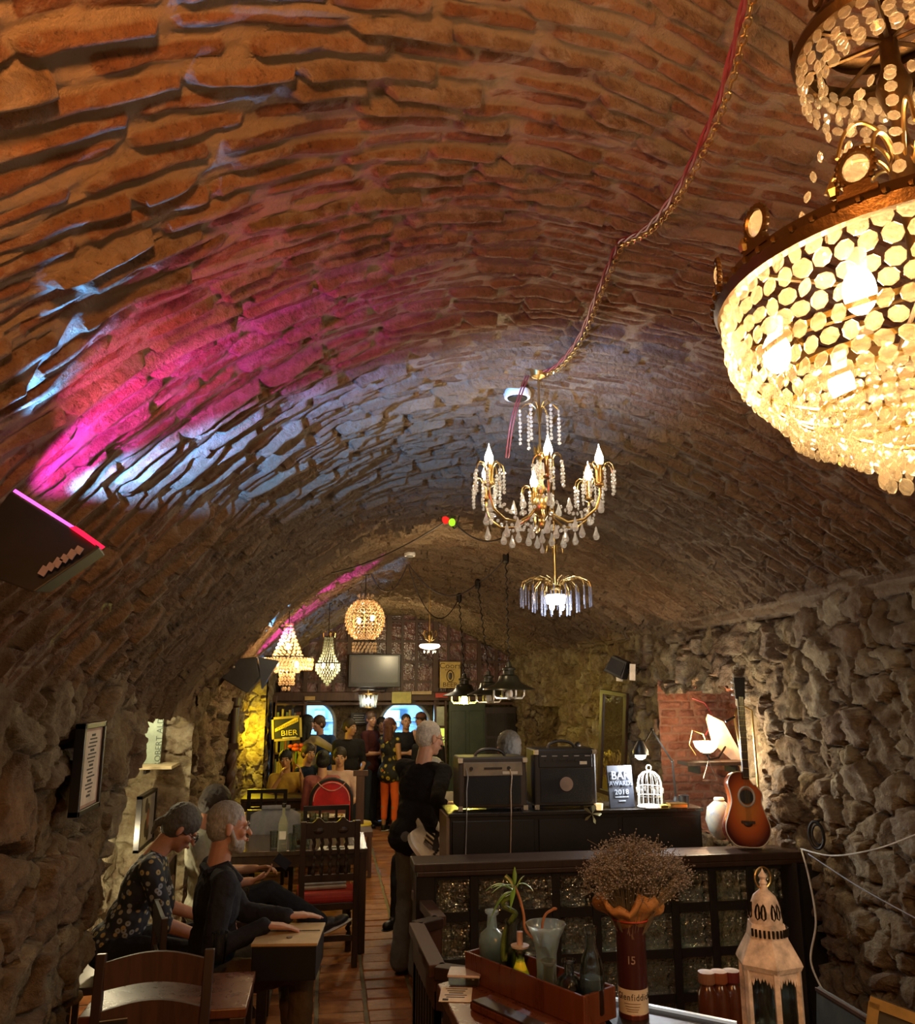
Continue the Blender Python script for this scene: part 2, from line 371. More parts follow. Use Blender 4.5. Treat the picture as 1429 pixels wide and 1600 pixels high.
def relief(name, piece, base, uu, vv, ids, mat, mask=None, nmax=300, kind='structure', flip=False, parent=None, sgn=1, ends=None):
    """a masonry surface: the joint bed is the named object, every piece a child"""
    U, V = np.meshgrid(uu, vv, indexing='ij')
    P = base(U, V); e = 1e-3
    du = (base(U + e, V) - P); dv = (base(U, V + e) - P); N = np.cross(du, dv); N /= np.linalg.norm(N, axis=-1, keepdims=True) + 1e-12
    idn, h, rr, prof = ids(U, V); P = P + N * (h * sgn)[..., None]
    nu, nv = U.shape; a = (np.arange(nu - 1)[:, None] * nv + np.arange(nv - 1)[None, :])
    Q = np.stack([a, a + nv, a + nv + 1, a + 1], -1)
    if sgn < 0: Q = Q[..., ::-1]
    fid = idn[:-1, :-1].ravel(); Q = Q.reshape(-1, 4)
    if mask is not None:
        mk = mask(U, V)[:-1, :-1].ravel(); Q = Q[mk]; fid = fid[mk]
    P = P.reshape(-1, 3); cr = rr.ravel(); cg = prof.ravel()
    bed = npmesh(name, P, Q[fid == -10 ** 12], cr, cg, mat, parent, kind)
    tgt = bed if parent is None else bed
    ok = fid != -10 ** 12; Q = Q[ok]; fid = fid[ok]
    order = np.argsort(fid, kind='stable'); Q = Q[order]; fid = fid[order]
    st = np.flatnonzero(np.r_[True, fid[1:] != fid[:-1]]); en = np.r_[st[1:], len(fid)]
    C = P[Q[:, 0]]; area = np.linalg.norm(np.cross(P[Q[:, 1]] - C, P[Q[:, 3]] - C), axis=1)
    rel = C - np.array(CAM); dist = np.linalg.norm(rel, axis=1); dep = rel @ np.array(FW)
    px = 714.5 + rel @ np.array(RT) / np.maximum(dep, .01) * FPX; py = 800 - rel @ np.array(UP) / np.maximum(dep, .01) * FPX
    vis = (dep > .1) & (px > -10) & (px < 1440) & (py > -10) & (py < 1610)
    sc = area / dist ** 2 * vis; tot = np.add.reduceat(sc, st); cnt = en - st
    rank = np.argsort(-tot); chosen = [i for i in rank[:nmax] if tot[i] > 0 and cnt[i] > 3]
    far = np.ones(len(Q), bool)
    for i in chosen:
        far[st[i]:en[i]] = False
        npmesh(piece, P, Q[st[i]:en[i]], cr, cg, mat, bed)
    if far.any(): npmesh(piece + 's', P, Q[far], cr, cg, mat, bed, 'stuff')
    return bed

# ================================================================ THE CELLAR
prof = np.array([(-1.16, 1.80), (-1.06, 2.08), (-.80, 2.40), (-.46, 2.84), (-.1, 3.15), (.35, 3.40), (.9, 3.50), (1.5, 3.42), (2.1, 3.18), (2.6, 2.87), (2.98, 2.60)])
for _ in range(3):
    q = [prof[0]]
    for i in range(len(prof) - 1): q += [prof[i] * .75 + prof[i + 1] * .25, prof[i] * .25 + prof[i + 1] * .75]
    prof = np.array(q + [prof[-1]])
sl = np.r_[0, np.cumsum(np.linalg.norm(np.diff(prof, axis=0), axis=1))]; SL = sl[-1]
def vault_z(x, y=0):
    z = np.interp(x, prof[:, 0], prof[:, 1]); return float(z - .012 * y * (z - 1.6))
def vault(S, Y):
    x = np.interp(S, sl, prof[:, 0]); z = np.interp(S, sl, prof[:, 1])
    z = z - .012 * Y * (z - 1.6) + .03 * fbm(S * .9, Y * .6, 900, 2)
    return np.stack([x, Y + .50 * np.minimum(S - 2.9, 0) * sst(4.6, .9, Y), z], -1)   # courses run askew near the front
YEND = 13.45
ys = [-2.0]
while ys[-1] < YEND:
    y = ys[-1]; ys.append(y + (.05 if y < .75 else .0075 if y < 3 else .0105 if y < 5.5 else .016))
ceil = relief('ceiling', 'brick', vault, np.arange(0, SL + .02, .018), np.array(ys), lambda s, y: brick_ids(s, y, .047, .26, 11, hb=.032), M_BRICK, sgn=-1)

# left wall: a near pier, an opening with its far jamb, then the wall running on
def yy(a, b, f=.016):
    o = [a]
    while o[-1] < b: o.append(o[-1] + max(.012, f * o[-1] / 4))
    return np.array(o)
def lw(U, V):
    x = -1.13 + .05 * fbm(U * .9, V * .9, 300, 2) + .05 * (V / 2) ** 2 - .04
    return np.stack([x, U, V], -1)
def lmask(U, V):
    ye = 4.0 + .62 * V + .05 * fbm(U * 3, V * 3, 77, 2)
    top = 2.17 + .06 * fbm(U * 2, V, 78, 2)
    return ~((U > ye) & (U < 6.92) & (V < top))
relief('wall_left', 'stone', lw, yy(1.4, YEND), np.arange(-.02, 2.42, .016), lambda u, v: stone_ids(u, v, .27, .21, 21, .13), M_STONE, mask=lmask, nmax=300)
def rw(U, V):
    x = 2.98 + .07 * fbm(U * .7, V * .8, 400, 2)
    return np.stack([x, U, V], -1)
rmask = lambda U, V: ~((U > 5.55 + .04 * fbm(U * 4, V * 4, 5, 2)) & (U < 7.0) & (V > .9) & (V < 1.96 + .05 * fbm(U * 4, V * 4, 6, 2))) & ~((U > 10.3) & (U < 12.2) & (V < 1.75))
relief('wall_right', 'stone', rw, yy(1.2, YEND), np.arange(-.02, 2.70, .017), lambda u, v: stone_ids(u, v, .20, .17, 31, .12), M_STONE, mask=rmask, nmax=300, sgn=-1)
# projecting brick courses where the vault springs on the right
def led(U, V): return np.stack([2.93 - .07 * sst(2.45, 2.55, V) + .03 * fbm(U, V, 9, 2), U, V], -1)
relief('trim_1', 'brick', led, yy(1.6, YEND, .02), np.arange(2.46, 2.70, .010), lambda u, v: brick_ids(u, v, .062, .26, 41, hb=.03), M_BRICK, nmax=120, sgn=-1)

def patch(name, o, du, dv, lu, lv, cu, cv, k, mat, amp=.03, step=.02, sgn=1, nmax=80, brick=False):
    o, du, dv = map(np.array, (o, du, dv))
    f = lambda U, V: o + U[..., None] * du + V[..., None] * dv
    ids = (lambda u, v: brick_ids(u, v, cv, cu, k, hb=amp)) if brick else (lambda u, v: stone_ids(u, v, cu, cv, k, amp))
    return relief(name, 'brick' if brick else 'stone', f, np.arange(0, lu + step, step), np.arange(0, lv + step, step), ids, mat, sgn=sgn, nmax=nmax)
# left bay: far jamb (lit), back and soffit
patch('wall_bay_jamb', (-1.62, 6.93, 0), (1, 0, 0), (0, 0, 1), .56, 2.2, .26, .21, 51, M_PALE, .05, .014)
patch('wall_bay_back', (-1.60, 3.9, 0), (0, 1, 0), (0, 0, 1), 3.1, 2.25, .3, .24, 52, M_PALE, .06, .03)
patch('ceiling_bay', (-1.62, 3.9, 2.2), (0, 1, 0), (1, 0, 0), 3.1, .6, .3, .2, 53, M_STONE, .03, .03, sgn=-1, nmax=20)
# right niche: jamb, back, sill, head
patch('wall_niche_back', (3.34, 5.4, .9), (0, 1, 0), (0, 0, 1), 1.75, 1.15, .24, .07, 61, M_RED, .025, .014, sgn=-1, brick=True, nmax=120)
patch('wall_niche_jamb', (2.88, 7.02, .9), (1, 0, 0), (0, 0, 1), .5, 1.15, .16, .07, 62, M_RED, .025, .014, brick=True)
patch('trim_2', (2.92, 5.5, 1.99), (0, 1, 0), (1, 0, 0), 1.6, .45, .24, .16, 63, M_RED, .03, .025, sgn=-1, nmax=20)
patch('trim_3', (2.9, 5.45, .92), (0, 1, 0), (1, 0, 0), 1.65, .5, .24, .16, 64, M_RED, .02, .025, nmax=20)
# far recess in the right wall
patch('wall_recess_back', (3.7, 10.2, 0), (0, 1, 0), (0, 0, 1), 2.3, 1.9, .26, .2, 65, M_STONE, .06, .03, sgn=-1, nmax=60)
patch('wall_recess_jamb', (2.9, 12.25, 0), (1, 0, 0), (0, 0, 1), .9, 1.85, .2, .17, 66, M_STONE, .06, .025, nmax=60)
# yellow-lit pier near the far end
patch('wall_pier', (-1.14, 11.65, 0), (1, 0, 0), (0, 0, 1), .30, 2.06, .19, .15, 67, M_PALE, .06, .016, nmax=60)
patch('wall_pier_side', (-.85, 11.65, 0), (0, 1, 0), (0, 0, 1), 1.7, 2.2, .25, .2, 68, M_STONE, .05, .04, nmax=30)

# floor: grout bed and terracotta tiles
fl = MB().box((.9, 5.9, -.06), (5.6, 17.2, .10)).build('floor', M_GROUT); tag(fl, kind='structure')
tl = []
for r in range(0, 62):
    y0 = 2.2 + r * .186
    for c in range(-5, 9):
        x0 = -.012 + c * .312; ox = .0 if r % 2 else 0
        tl.append((x0 + ox, y0, r, c))
def tile_mb(mb, x0, y0, r, c, cols):
    j = random.Random(r * 97 + c); gx = .0125; gy = .0065; b = .006; h = -.002 + j.uniform(-.003, .003); tx = j.uniform(-.003, .003); ty = j.uniform(-.003, .003)
    X = (x0 + gx + j.uniform(-.003, .003), x0 + .312 - gx + j.uniform(-.003, .003)); Y = (y0 + gy, y0 + .186 - gy + j.uniform(-.003, .003))
    vs = [(X[a], Y[q], -.02) for a, q in ((0, 0), (1, 0), (1, 1), (0, 1))] + [(X[a], Y[q], h - b * .7) for a, q in ((0, 0), (1, 0), (1, 1), (0, 1))]
    vs += [(X[a] + (b if a == 0 else -b), Y[q] + (b if q == 0 else -b), h + (tx if a else -tx) + (ty if q else -ty)) for a, q in ((0, 0), (1, 0), (1, 1), (0, 1))]
    fs = [(8, 9, 10, 11)] + [(i, (i + 1) % 4, 4 + (i + 1) % 4, 4 + i) for i in range(4)] + [(4 + i, 4 + (i + 1) % 4, 8 + (i + 1) % 4, 8 + i) for i in range(4)]
    mb.add(vs, fs); cols += [j.random()] * 12
def tile_build(mb, cols, kind=None):
    o = mb.build('tile' if not kind else 'tiles', M_TILE, fl); a = o.data.color_attributes.new('col', 'FLOAT_COLOR', 'POINT')
    cc = np.ones((len(cols), 4), np.float32); cc[:, 0] = cols; a.data.foreach_set('color', cc.ravel()); tag(o, kind=kind)
def seen(t): # nearest first, those in the open aisle before those under furniture
    return (0 if -.7 < t[0] < .95 and t[1] > 5.2 else 1 if t[0] > -1.2 and t[0] < 1.4 and t[1] > 4.2 else 2, t[1])
tl.sort(key=seen); smb = MB(); sc_ = []
for i, t in enumerate(tl):
    if i < 300: m = MB(); c_ = []; tile_mb(m, *t, c_); tile_build(m, c_)
    else: tile_mb(smb, *t, sc_)
tile_build(smb, sc_, 'stuff')

# ---------------------------------------------------------------- end wall
M_DARKWOOD = wood('dark_wood', (.020, .010, .006), (.05, .024, .012), .38)
M_BEAM = wood('beam_wood', (.045, .018, .009), (.10, .042, .02), .5)
M_BLACKWOOD = simple('black_wood', (.012, .010, .009), .35, bump=.12)
M_REDWOOD = wood('red_wood', (.08, .022, .010), (.16, .05, .02), .28)
M_OLDGOLD = simple('old_brass', (.55, .37, .13), .32, 1, bump=.1)
M_GOLD = simple('gold', (.85, .6, .2), .25, 1, bump=0)
M_IRON = simple('dark_iron', (.03, .025, .02), .5, .8, bump=.2)
M_BLACK = simple('black_plastic', (.012, .012, .013), .38, bump=.05)
M_WHITEP = simple('white_paint', (.7, .68, .62), .45, bump=.1)
M_PAPER = simple('paper', (.78, .72, .6), .8, bump=.05)
M_INK = simple('ink', (.02, .02, .02), .7, bump=0)
YW = 13.3
def endwall(U, V): return np.stack([U, YW + 0 * U, V], -1)
ax1, aw1, ax2, aw2 = float(at(490, 1115, y=YW).x), .33, float(at(632, 1115, y=YW).x), .40
def emask(U, V):
    z = U * 0 + np.interp(U.ravel(), prof[:, 0], prof[:, 1]).reshape(U.shape) + .05
    def arch(x0, w, top): return (np.abs(U - x0) < w) & (V < top) & ((V < top - w) | ((U - x0) ** 2 + (V - top + w) ** 2 < w * w)) & (V > .95)
    return ~(arch(ax1, aw1, 1.79) | arch(ax2, aw2, 1.80)) & (V < z)
relief('wall_back', 'stone', endwall, np.arange(-1.3, 3.3, .022), np.arange(0, 3.6, .022), lambda u, v: stone_ids(u, v, .17, .13, 71, .035), M_STONE, mask=emask, nmax=200, sgn=1)
# bluish room beyond the two arched openings
M_FARWALL = simple('pale_blue_plaster', (.55, .68, .8), .8, bump=.3, bscale=12)
rm = MB(); rm.box((.9, 15.6, 1.4), (4.6, .1, 2.9)); rm.box((-1.4, 14.5, 1.4), (.1, 2.3, 2.9)); rm.box((3.2, 14.5, 1.4), (.1, 2.3, 2.9)); rm.box((.9, 14.5, 2.85), (4.6, 2.3, .1)); rm.box((.9, 14.5, -.05), (4.6, 2.3, .1))
tag(rm.build('wall_far_room', M_FARWALL), kind='structure')
M_ARCHTRIM = simple('arch_trim', (.5, .52, .5), .6, bump=.2)
for k, (x0, w_, top) in enumerate(((ax1, aw1, 1.79), (ax2, aw2, 1.80))):
    m = MB(); pts = [(x0 - w_, YW - .03, .95)] + arc((x0, YW - .03, top - w_), w_, 180, 0, 16) + [(x0 + w_, YW - .03, .95)]
    m.tube(pts, .028, 6); m.box((x0, YW, .93), (2 * w_ + .1, .12, .05)); tag(m.build('window_%d' % (k + 1), M_ARCHTRIM, smooth=True), kind='structure')
    m2 = MB(); yb = 15.4
    for i in range(4): m2.box((x0 - w_ + .1 + i * .3, yb, 1.15 + (i % 2) * .3), (.2, .12, .3))
    m2.box((x0 + .1, yb, 1.0), (1.3, .3, .06)); m2.box((x0 + .1, yb, 1.42), (1.3, .25, .04))
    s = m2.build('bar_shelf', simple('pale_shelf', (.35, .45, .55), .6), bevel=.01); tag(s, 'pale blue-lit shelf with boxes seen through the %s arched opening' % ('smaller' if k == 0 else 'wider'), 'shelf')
# leather-brown timber grid of panes above the beam
YG = 13.0
M_PANE = None
t = NT('grid_pane'); co = t.coord()
c = t.ramp(t.noise(co, 3.2, 3), (.35, (.055, .028, .02)), (.6, (.20, .085, .07)), (.8, (.10, .10, .04)))  # pinkish reflections of the glass painted in as mottled colour
p = t.n('BsdfPrincipled', i_Base_Color=c, i_Roughness=.22); t.set(p, 'Normal', t.bump(t.noise(co, 13, 3), .6, .03)); M_PANE = t.finish(p.outputs[0])
grid = thing('window_grid', 'brown timber grid screen with mottled panes filling the vault end above the arches', 'window', (.9, YG, 1.85))
def X(u): return float(at(u, 1040, y=YG).x)
def Z(v): return float(at(600, v, y=YG).z)
zb = Z(1088)
fr = MB(); fr.box((.95, YG - .02, zb), (3.9, .16, .13)); fr.box((.95, YG - .04, zb - .11), (3.9, .08, .05))
o = fr.build('beam', M_BEAM, bevel=.008); 
def local(o, par): o.parent = par; o.matrix_parent_inverse = Matrix.Translation(-Vector(par.location)); return o
local(o, grid)
vx = [(452, 1), (478, 2), (500, 1), (522, 1), (546, 3), (566, 1), (586, 1), (607, 3), (628, 1), (650, 1), (680, 3), (700, 1), (722, 1), (748, 2), (775, 1), (800, 2)]
hz = [970, 1002, 1034, 1065]
def vtop(x): return vault_z(x, YG) - .03
for u, wd in vx:
    x = X(u); zt = vtop(x)
    if zt - zb > .05:
        m = MB().box((x, YG, (zt + zb) / 2), (.022 + .02 * wd, .05 + .02 * wd, zt - zb)); local(m.build('mullion', M_BEAM), grid)
xs_ = [X(440)] + [X(u) for u, _ in vx] + [X(822)]
for v in hz:
    z = Z(v); xx = [x for x in np.linspace(X(425), X(830), 120) if vtop(x) > z]
    if xx: local(MB().box(((xx[0] + xx[-1]) / 2, YG, z), (xx[-1] - xx[0], .06, .035)).build('rail', M_BEAM), grid)
zs_ = [zb + .06] + [Z(v) for v in hz[::-1]] + [3.6]
for i in range(len(xs_) - 1):
    for j in range(len(zs_) - 1):
        a, b = xs_[i], xs_[i + 1]; z0, z1 = zs_[j], zs_[j + 1]; ta, tb = min(z1, vtop(a)), min(z1, vtop(b))
        if max(ta, tb) - z0 < .05: continue
        ta = max(ta, z0 + .002); tb = max(tb, z0 + .002); yo = YG + .02 + rnd.uniform(-.006, .006); tl_ = rnd.uniform(-.01, .01)
        m = MB().add([(a, yo, z0), (b, yo + tl_, z0), (b, yo + tl_, tb), (a, yo, ta), (a, yo + .012, z0), (b, yo + .012 + tl_, z0), (b, yo + .012 + tl_, tb), (a, yo + .012, ta)], [(0, 1, 2, 3), (7, 6, 5, 4), (0, 4, 5, 1), (1, 5, 6, 2), (2, 6, 7, 3), (3, 7, 4, 0)])
        local(m.build('pane', M_PANE), grid)
# posts standing under the beam
for u, lab in ((478, 'brown timber post beside the far arched opening with the embracing couple'), (682, 'brown timber post between the wider arch and the green door')):
    m = MB().box((X(u), YG, zb / 2), (.08, .09, zb)); m.box((X(u), YG, .06), (.12, .12, .12)); tag(m.build('timber_post', M_BEAM, bevel=.006), lab, 'post')
# green panelled door and glazed side panels
gx0, gx1 = float(at(700, 1150, y=12.9).x), float(at(757, 1150, y=12.9).x)
M_GREEN = simple('dark_green_paint', (.035, .05, .015), .35, bump=.1)
d = thing('door_1', None, None, ((gx0 + gx1) / 2, 12.85, 0)); tag(d, kind='structure')
hw = (gx1 - gx0) / 2
MB().box((0, 0, .9), (2 * hw, .05, 1.8)).build('door_leaf', M_GREEN, d, bevel=.006)
for sx in (-1, 1):
    MB().box((sx * hw * .5, -.03, .9), (hw * .8, .015, 1.5)).build('door_panel', M_GREEN, d, bevel=.005)
MB().ell((0, -.07, .95), .035).build('door_handle', M_OLDGOLD, d, smooth=True)
M_YGLASS = emission('lit_glass', (.75, .85, .12), .55)
t2 = thing('glazed_side_panel', 'narrow lit yellow-green glazed panel beside the green door', 'window', (gx0 - .12, 12.9, 0))
MB().box((-.09, 0, .9), (.03, .06, 1.8)).box((.075, 0, .9), (.03, .06, 1.8)).build('frame', M_BEAM, t2)
for i in range(5): MB().box((0, .01, .25 + i * .33), (.13, .012, .29)).build('pane', M_YGLASS if i % 2 else simple('dim_glass', (.3, .32, .1), .2), t2); MB().box((0, 0, .09 + i * .33), (.15, .05, .03)).build('rail', M_BEAM, t2)
# dark cabinet grid right of the green door
t2 = thing('glazed_cabinet', 'dark glazed cabinet right of the green door', 'cabinet', (gx1 + .29, 12.8, 0))
MB().box((-.05, .1, .85), (.5, .1, 1.7)).build('body', M_DARKWOOD, t2)
for i in range(3):
    for j in range(4): MB().box((-.20 + i * .155, .03, .3 + j * .38), (.13, .02, .34)).build('pane', simple('dark_pane', (.03, .025, .02), .12), t2)
# television
tv = thing('television', 'flat black television hanging in front of the timber grid', 'television', tuple(at(585, 1048, y=12.75)))
tw, th = .80, .50
MB().box((0, 0, 0), (tw, .06, th)).build('body', M_BLACK, tv, bevel=.01)
MB().box((0, -.034, .02), (tw - .08, .006, th - .1)).build('screen', simple('tv_screen', (.025, .026, .024), .25, bump=0, var=.05), tv)
MB().tube([(-.2, -.02, -th / 2 - .02), (0, -.04, -th / 2 - .035), (.2, -.02, -th / 2 - .02)], .015, 6).build('lower_lip', M_BLACK, tv)
MB().box((0, .1, 0), (.2, .2, .2)).build('bracket', M_IRON, tv)
# boards and signs on the beam
def sign(name, u0, u1, v0, v1, y, col, txts, label, fr=None, cat='sign'):
    a = at(u0, v0, y=y); b = at(u1, v1, y=y); c = (a + b) / 2; W = abs(b.x - a.x); H = abs(a.z - b.z)
    s = thing(name, label, cat, tuple(c)); MB().box((0, 0, 0), (W, .02, H)).build('board', simple('board_' + str(col), col, .55, bump=.1), s, bevel=.002)
    if fr: 
        m = MB()
        for sx in (-1, 1): m.box((sx * W / 2, -.008, 0), (.03, .03, H + .03)); m.box((0, -.008, sx * H / 2), (W + .03, .03, .03))
        m.build('frame', fr, s)
    for tx, px, pz, sz, cl, sx in txts:
        text(tx, 'lettering', simple('let_' + str(cl), cl, .6, bump=0, var=.02), sz * H, face((px * W, -.012, pz * H)), s, sx=sx)
    return s, W, H
s, W, H = sign('beer_sign', 687, 719, 1034, 1075, 12.7, (.52, .36, .10), [('Coors', 0, .34, .30, (.08, .04, .01), 1.1), ('BEER', 0, -.38, .24, (.08, .04, .01), 1.15), ('BANQUET', 0, .19, .09, (.15, .08, .02), 1)], 'yellow wooden beer sign with oval emblem by the timber grid')
m = MB(); m.tube([(.055 * math.cos(a / 24 * 6.283), -.014, -.02 + .085 * math.sin(a / 24 * 6.283)) for a in range(24)], .007, 5, closed=True); m.ell((0, -.012, -.02), (.03, .006, .055)); m.box((.01, -.014, .02), (.04, .004, .02)); m.build('emblem', M_DARKWOOD, s)
sign('beam_plaque', 612, 642, 1081, 1099, 12.85, (.50, .45, .12), [('CAVE BAR', 0, 0, .4, (.2, .2, .05), .7)][:0], 'pale yellow-green board hanging at the beam over the wider arch')
sign('beam_plaque', 643, 674, 1080, 1085, 12.85, (.5, .36, .18), [], 'thin tan strip plaque on the beam right of the yellow-green board')
sign('beam_plaque', 680, 699, 1083, 1090, 12.75, (.55, .06, .04), [], 'small red plaque on the beam below the beer sign')
sign('beam_plaque', 476, 492, 1088, 1094, 12.85, (.55, .35, .12), [], 'small orange-tan plaque on the beam over the smaller arch')
# chalkboard menu between the arches
s, W, H = sign('menu_board', 548, 574, 1114, 1132, 13.15, (.03, .03, .025), [('~ ~ ~', 0, .25, .3, (.5, .5, .4), 1)][:0], 'small black menu board on the stone between the arches')
m = MB()
for i in range(4): m.box((rnd.uniform(-.02, .02), -.013, H * (.3 - .2 * i)), (W * .6, .003, .008))
m.build('writing', M_PAPER, s)
# small square glass lamp on the stone wall between the arches
def beadmesh(r, mat, n=6, sq=.75): return mesh_of(MB().lathe([(0, -r), (r * sq, -r * .5), (r, 0), (r * sq, r * .5), (0, r)], n), mat)
wl = thing('glass_basket_lamp', 'small glass basket lamp glowing white below the television', 'lamp', tuple(at(575, 1095, y=12.5)))
gm = glass('lamp_glass', (.95, .97, .9), .1, 30, .3)
for k in range(12):
    a = k * math.pi / 6; MB().tube([(.13 * math.cos(a), .13 * math.sin(a), .09), (.10 * math.cos(a), .10 * math.sin(a), -.1)], .018, 5).build('prism', gm, wl)
m = MB().lathe([(.15, .09), (.15, .11)], 20, cap=False).lathe([(.11, -.1), (.11, -.085)], 20, cap=False); m.tube([(0, 0, .1), (0, 0, .16), (0, .45, .16)], .006, 5); m.build('frame', M_OLDGOLD, wl)
MB().ell((0, 0, 0), (.03, .03, .05)).build('bulb', emission('bulb_white', (1, .95, .8), 25), wl); lamp('POINT', 'lamp_light', (0, -.2, 0), 3, CREAM, .06, wl)

# ================================================================ LAMPS
CRY_W = crystal('crystal_warm', (1.0, .88, .64), .5, .5); CRY_C = crystal('crystal_clear', (1.0, 1.0, .96), .35, .4)
CRY_A = crystal('crystal_amber', (1.0, .80, .55), .35)
BULB_W = emission('bulb_warm', (1.0, .72, .36), 55); BULB_C = emission('bulb_cream', (1.0, .86, .60), 22); BULB_K = emission('bulb_cool', (.8, .88, 1.0), 30)
BULB_Y = emission('bulb_yellow', (1.0, .80, .12), 90)
def flame(mb, c, r=.017, h=.075, n=10):
    mb.lathe([(r * .6, 0), (r, h * .22), (r * .95, h * .4), (r * .5, h * .68), (r * .16, h * .9), (0, h * 1.08)], n, c); return mb
def bead_me(r, mat, n=8):  # faceted octagon bead lying in a vertical plane
    m = MB(); ring_ = lambda q, y: [(r * q * math.cos(2 * math.pi * (k + .5) / n), y, r * q * math.sin(2 * math.pi * (k + .5) / n)) for k in range(n)]
    L_ = [ring_(.5, -r * .42), ring_(1, -r * .08), ring_(1, r * .08), ring_(.5, r * .42)]
    m.add(sum(L_, []), [tuple(range(n))[::-1], tuple(range(3 * n, 4 * n))] + [(a * n + k, a * n + (k + 1) % n, (a + 1) * n + (k + 1) % n, (a + 1) * n + k) for a in range(3) for k in range(n)]); return m
    vs = [(0, -r * .42, 0)] + [(r * math.cos(2 * math.pi * (k + .5) / n), 0, r * math.sin(2 * math.pi * (k + .5) / n)) for k in range(n)] + [(0, r * .42, 0)]
    vs = [vs[0]] + vs[1:n + 1] + [vs[-1]]
    m.add(vs, [(0, 1 + (k + 1) % n, 1 + k) for k in range(n)] + [(n + 1, 1 + k, 1 + (k + 1) % n) for k in range(n)]); return m
def drop_mb(h, r, n=8): return MB().lathe([(0, 0), (r * .25, -h * .12), (r * .45, -h * .35), (r, -h * .72), (r * .7, -h * .93), (0, -h)], n)

# ---- big basket chandelier close to the camera
d = FW * FPX + RT * (1437 - 714.5) + UP * (800 - 450); A0 = CAM + d * (1.27 / FPX)
cA = thing('chandelier', 'large tiered crystal basket chandelier with a medallion-topped ring, nearest the camera', 'chandelier', tuple(A0))
BRONZE = simple('dark_bronze', (.10, .055, .02), .35, .85, bump=.3)
R0 = .295
m = MB().lathe([(R0 - .012, -.012), (R0 + .008, -.016), (R0 + .014, 0), (R0 + .006, .02), (R0 - .006, .026), (R0 - .012, -.012)], 64, cap=False)
for k in range(64):
    a = k / 64 * 6.2832; m.ell((math.cos(a) * (R0 + .014), math.sin(a) * (R0 + .014), .004), .006, 6, 4)
m.build('ring', BRONZE, cA, smooth=True)
m = MB().lathe([(.004, -.24), (.006, 0), (.01, .05), (.014, .12), (.024, .2), (.013, .27), (.011, .3), (.02, .33), (.028, .36), (.016, .4), (.012, .50), (.008, .58), (0, .59)], 14)
for k in range(6):
    a = k / 6 * 6.2832; m.tube([(0, 0, -.01), (math.cos(a) * R0, math.sin(a) * R0, 0)], .004, 5)
m.build('stem', BRONZE, cA, smooth=True)
# medallions standing on the ring
for k in range(12):
    a = R_(k * 30 + 9); r = R0 + .004; sub = MB(); M = Matrix.Translation((r * math.cos(a), r * math.sin(a), .055)) @ Matrix.Rotation(a - math.pi / 2, 4, 'Z')
    for i in range(18):
        b = i / 18 * 6.2832; sub.ell((.0225 * math.cos(b), 0, .0255 * math.sin(b)), .0055, 5, 4)
    sub.tube([(.021 * math.cos(b / 18 * 6.2832), 0, .024 * math.sin(b / 18 * 6.2832)) for b in range(18)], .0045, 6, closed=True)
    sub.box((0, 0, -.030), (.034, .012, .012)); sub.box((0, 0, -.038), (.05, .014, .008))
    sub.v = [tuple(M @ Vector(p)) for p in sub.v]; md = sub.build('medallion', BRONZE, cA, smooth=True)
    bm_ = bead_me(.017, CRY_W, 10); bm_.v = [tuple(M @ Vector((p[0], p[1] * .8, p[2] * 1.15))) for p in bm_.v]; bm_.build('crystal', CRY_W, md)
    gl = MB().lathe([(.006, -.01), (.009, .0), (.004, .012)], 6, M=M @ Matrix.Translation((.030, 0, -.02))); gl.build('gold_leaf', M_GOLD, md)
# strings of octagons: hoops getting smaller downwards
beads = []
tiers = [(R0 - .004, -.02, 62, .0140), (R0 - .004, -.047, 62, .0140)]
prof_b = [(R0 - .006, -.078), (.285, -.100), (.272, -.122), (.258, -.144), (.242, -.163), (.225, -.180)]
for r, z in prof_b: tiers.append((r, z, int(2 * math.pi * r / .029), .0132))
for q, (r, z0) in enumerate([(.205, -.185), (.165, -.205), (.125, -.225), (.085, -.245)]):
    for i in range(3): tiers.append((r - .003 * i, z0 - .0, int(2 * math.pi * r / .021), .0100)) if i == 0 else tiers.append((r - .002 * i, z0 - i * .0185, int(2 * math.pi * r / .021), .0100))
for r, z, n, br in tiers:
    ph = rnd.random()
    for k in range(n):
        a = 2 * math.pi * (k + ph) / n; beads.append((r * math.cos(a), r * math.sin(a), z + rnd.uniform(-.002, .002), a, br))
# bottom drops
for k in range(16):
    a = k / 16 * 6.2832; beads.append((.082 * math.cos(a), .082 * math.sin(a), -.300, a, .0145))
# upper crown ring beads
ZC = .45; RC = .140
for i, (r, z) in enumerate([(RC, ZC - .02), (RC, ZC - .045), (RC - .003, ZC - .07), (.108, ZC - .03), (.108, ZC - .055)]):
    n = int(2 * math.pi * r / .026)
    for k in range(n):
        a = 2 * math.pi * (k + .3 * i) / n; beads.append((r * math.cos(a), r * math.sin(a), z, a, .0105))
for k in range(10):  # strings from the crown down to the ring
    a = k / 10 * 6.2832 + .2
    for i in range(9):
        f = i / 8; r = .05 + (.10 if k % 2 else .13) * f ** .6; z = ZC - .09 - f * .28; beads.append((r * math.cos(a), r * math.sin(a), z, a, .0095))
vw = A0
def bscore(b):
    p = A0 + Vector(b[:3]) - CAM; dp = p.dot(FW); u = 714.5 + p.dot(RT) / dp * FPX
    return (0 if u < 1440 else 1, 0 if (Vector((b[0], b[1], 0)).dot(Vector((-RT.x, -RT.y, 0)) * .3 - Vector((FW.x, FW.y, 0)))) > -.05 else 1, -b[4])
beads.sort(key=bscore)
bmesh_sh = {}
rest = MB()
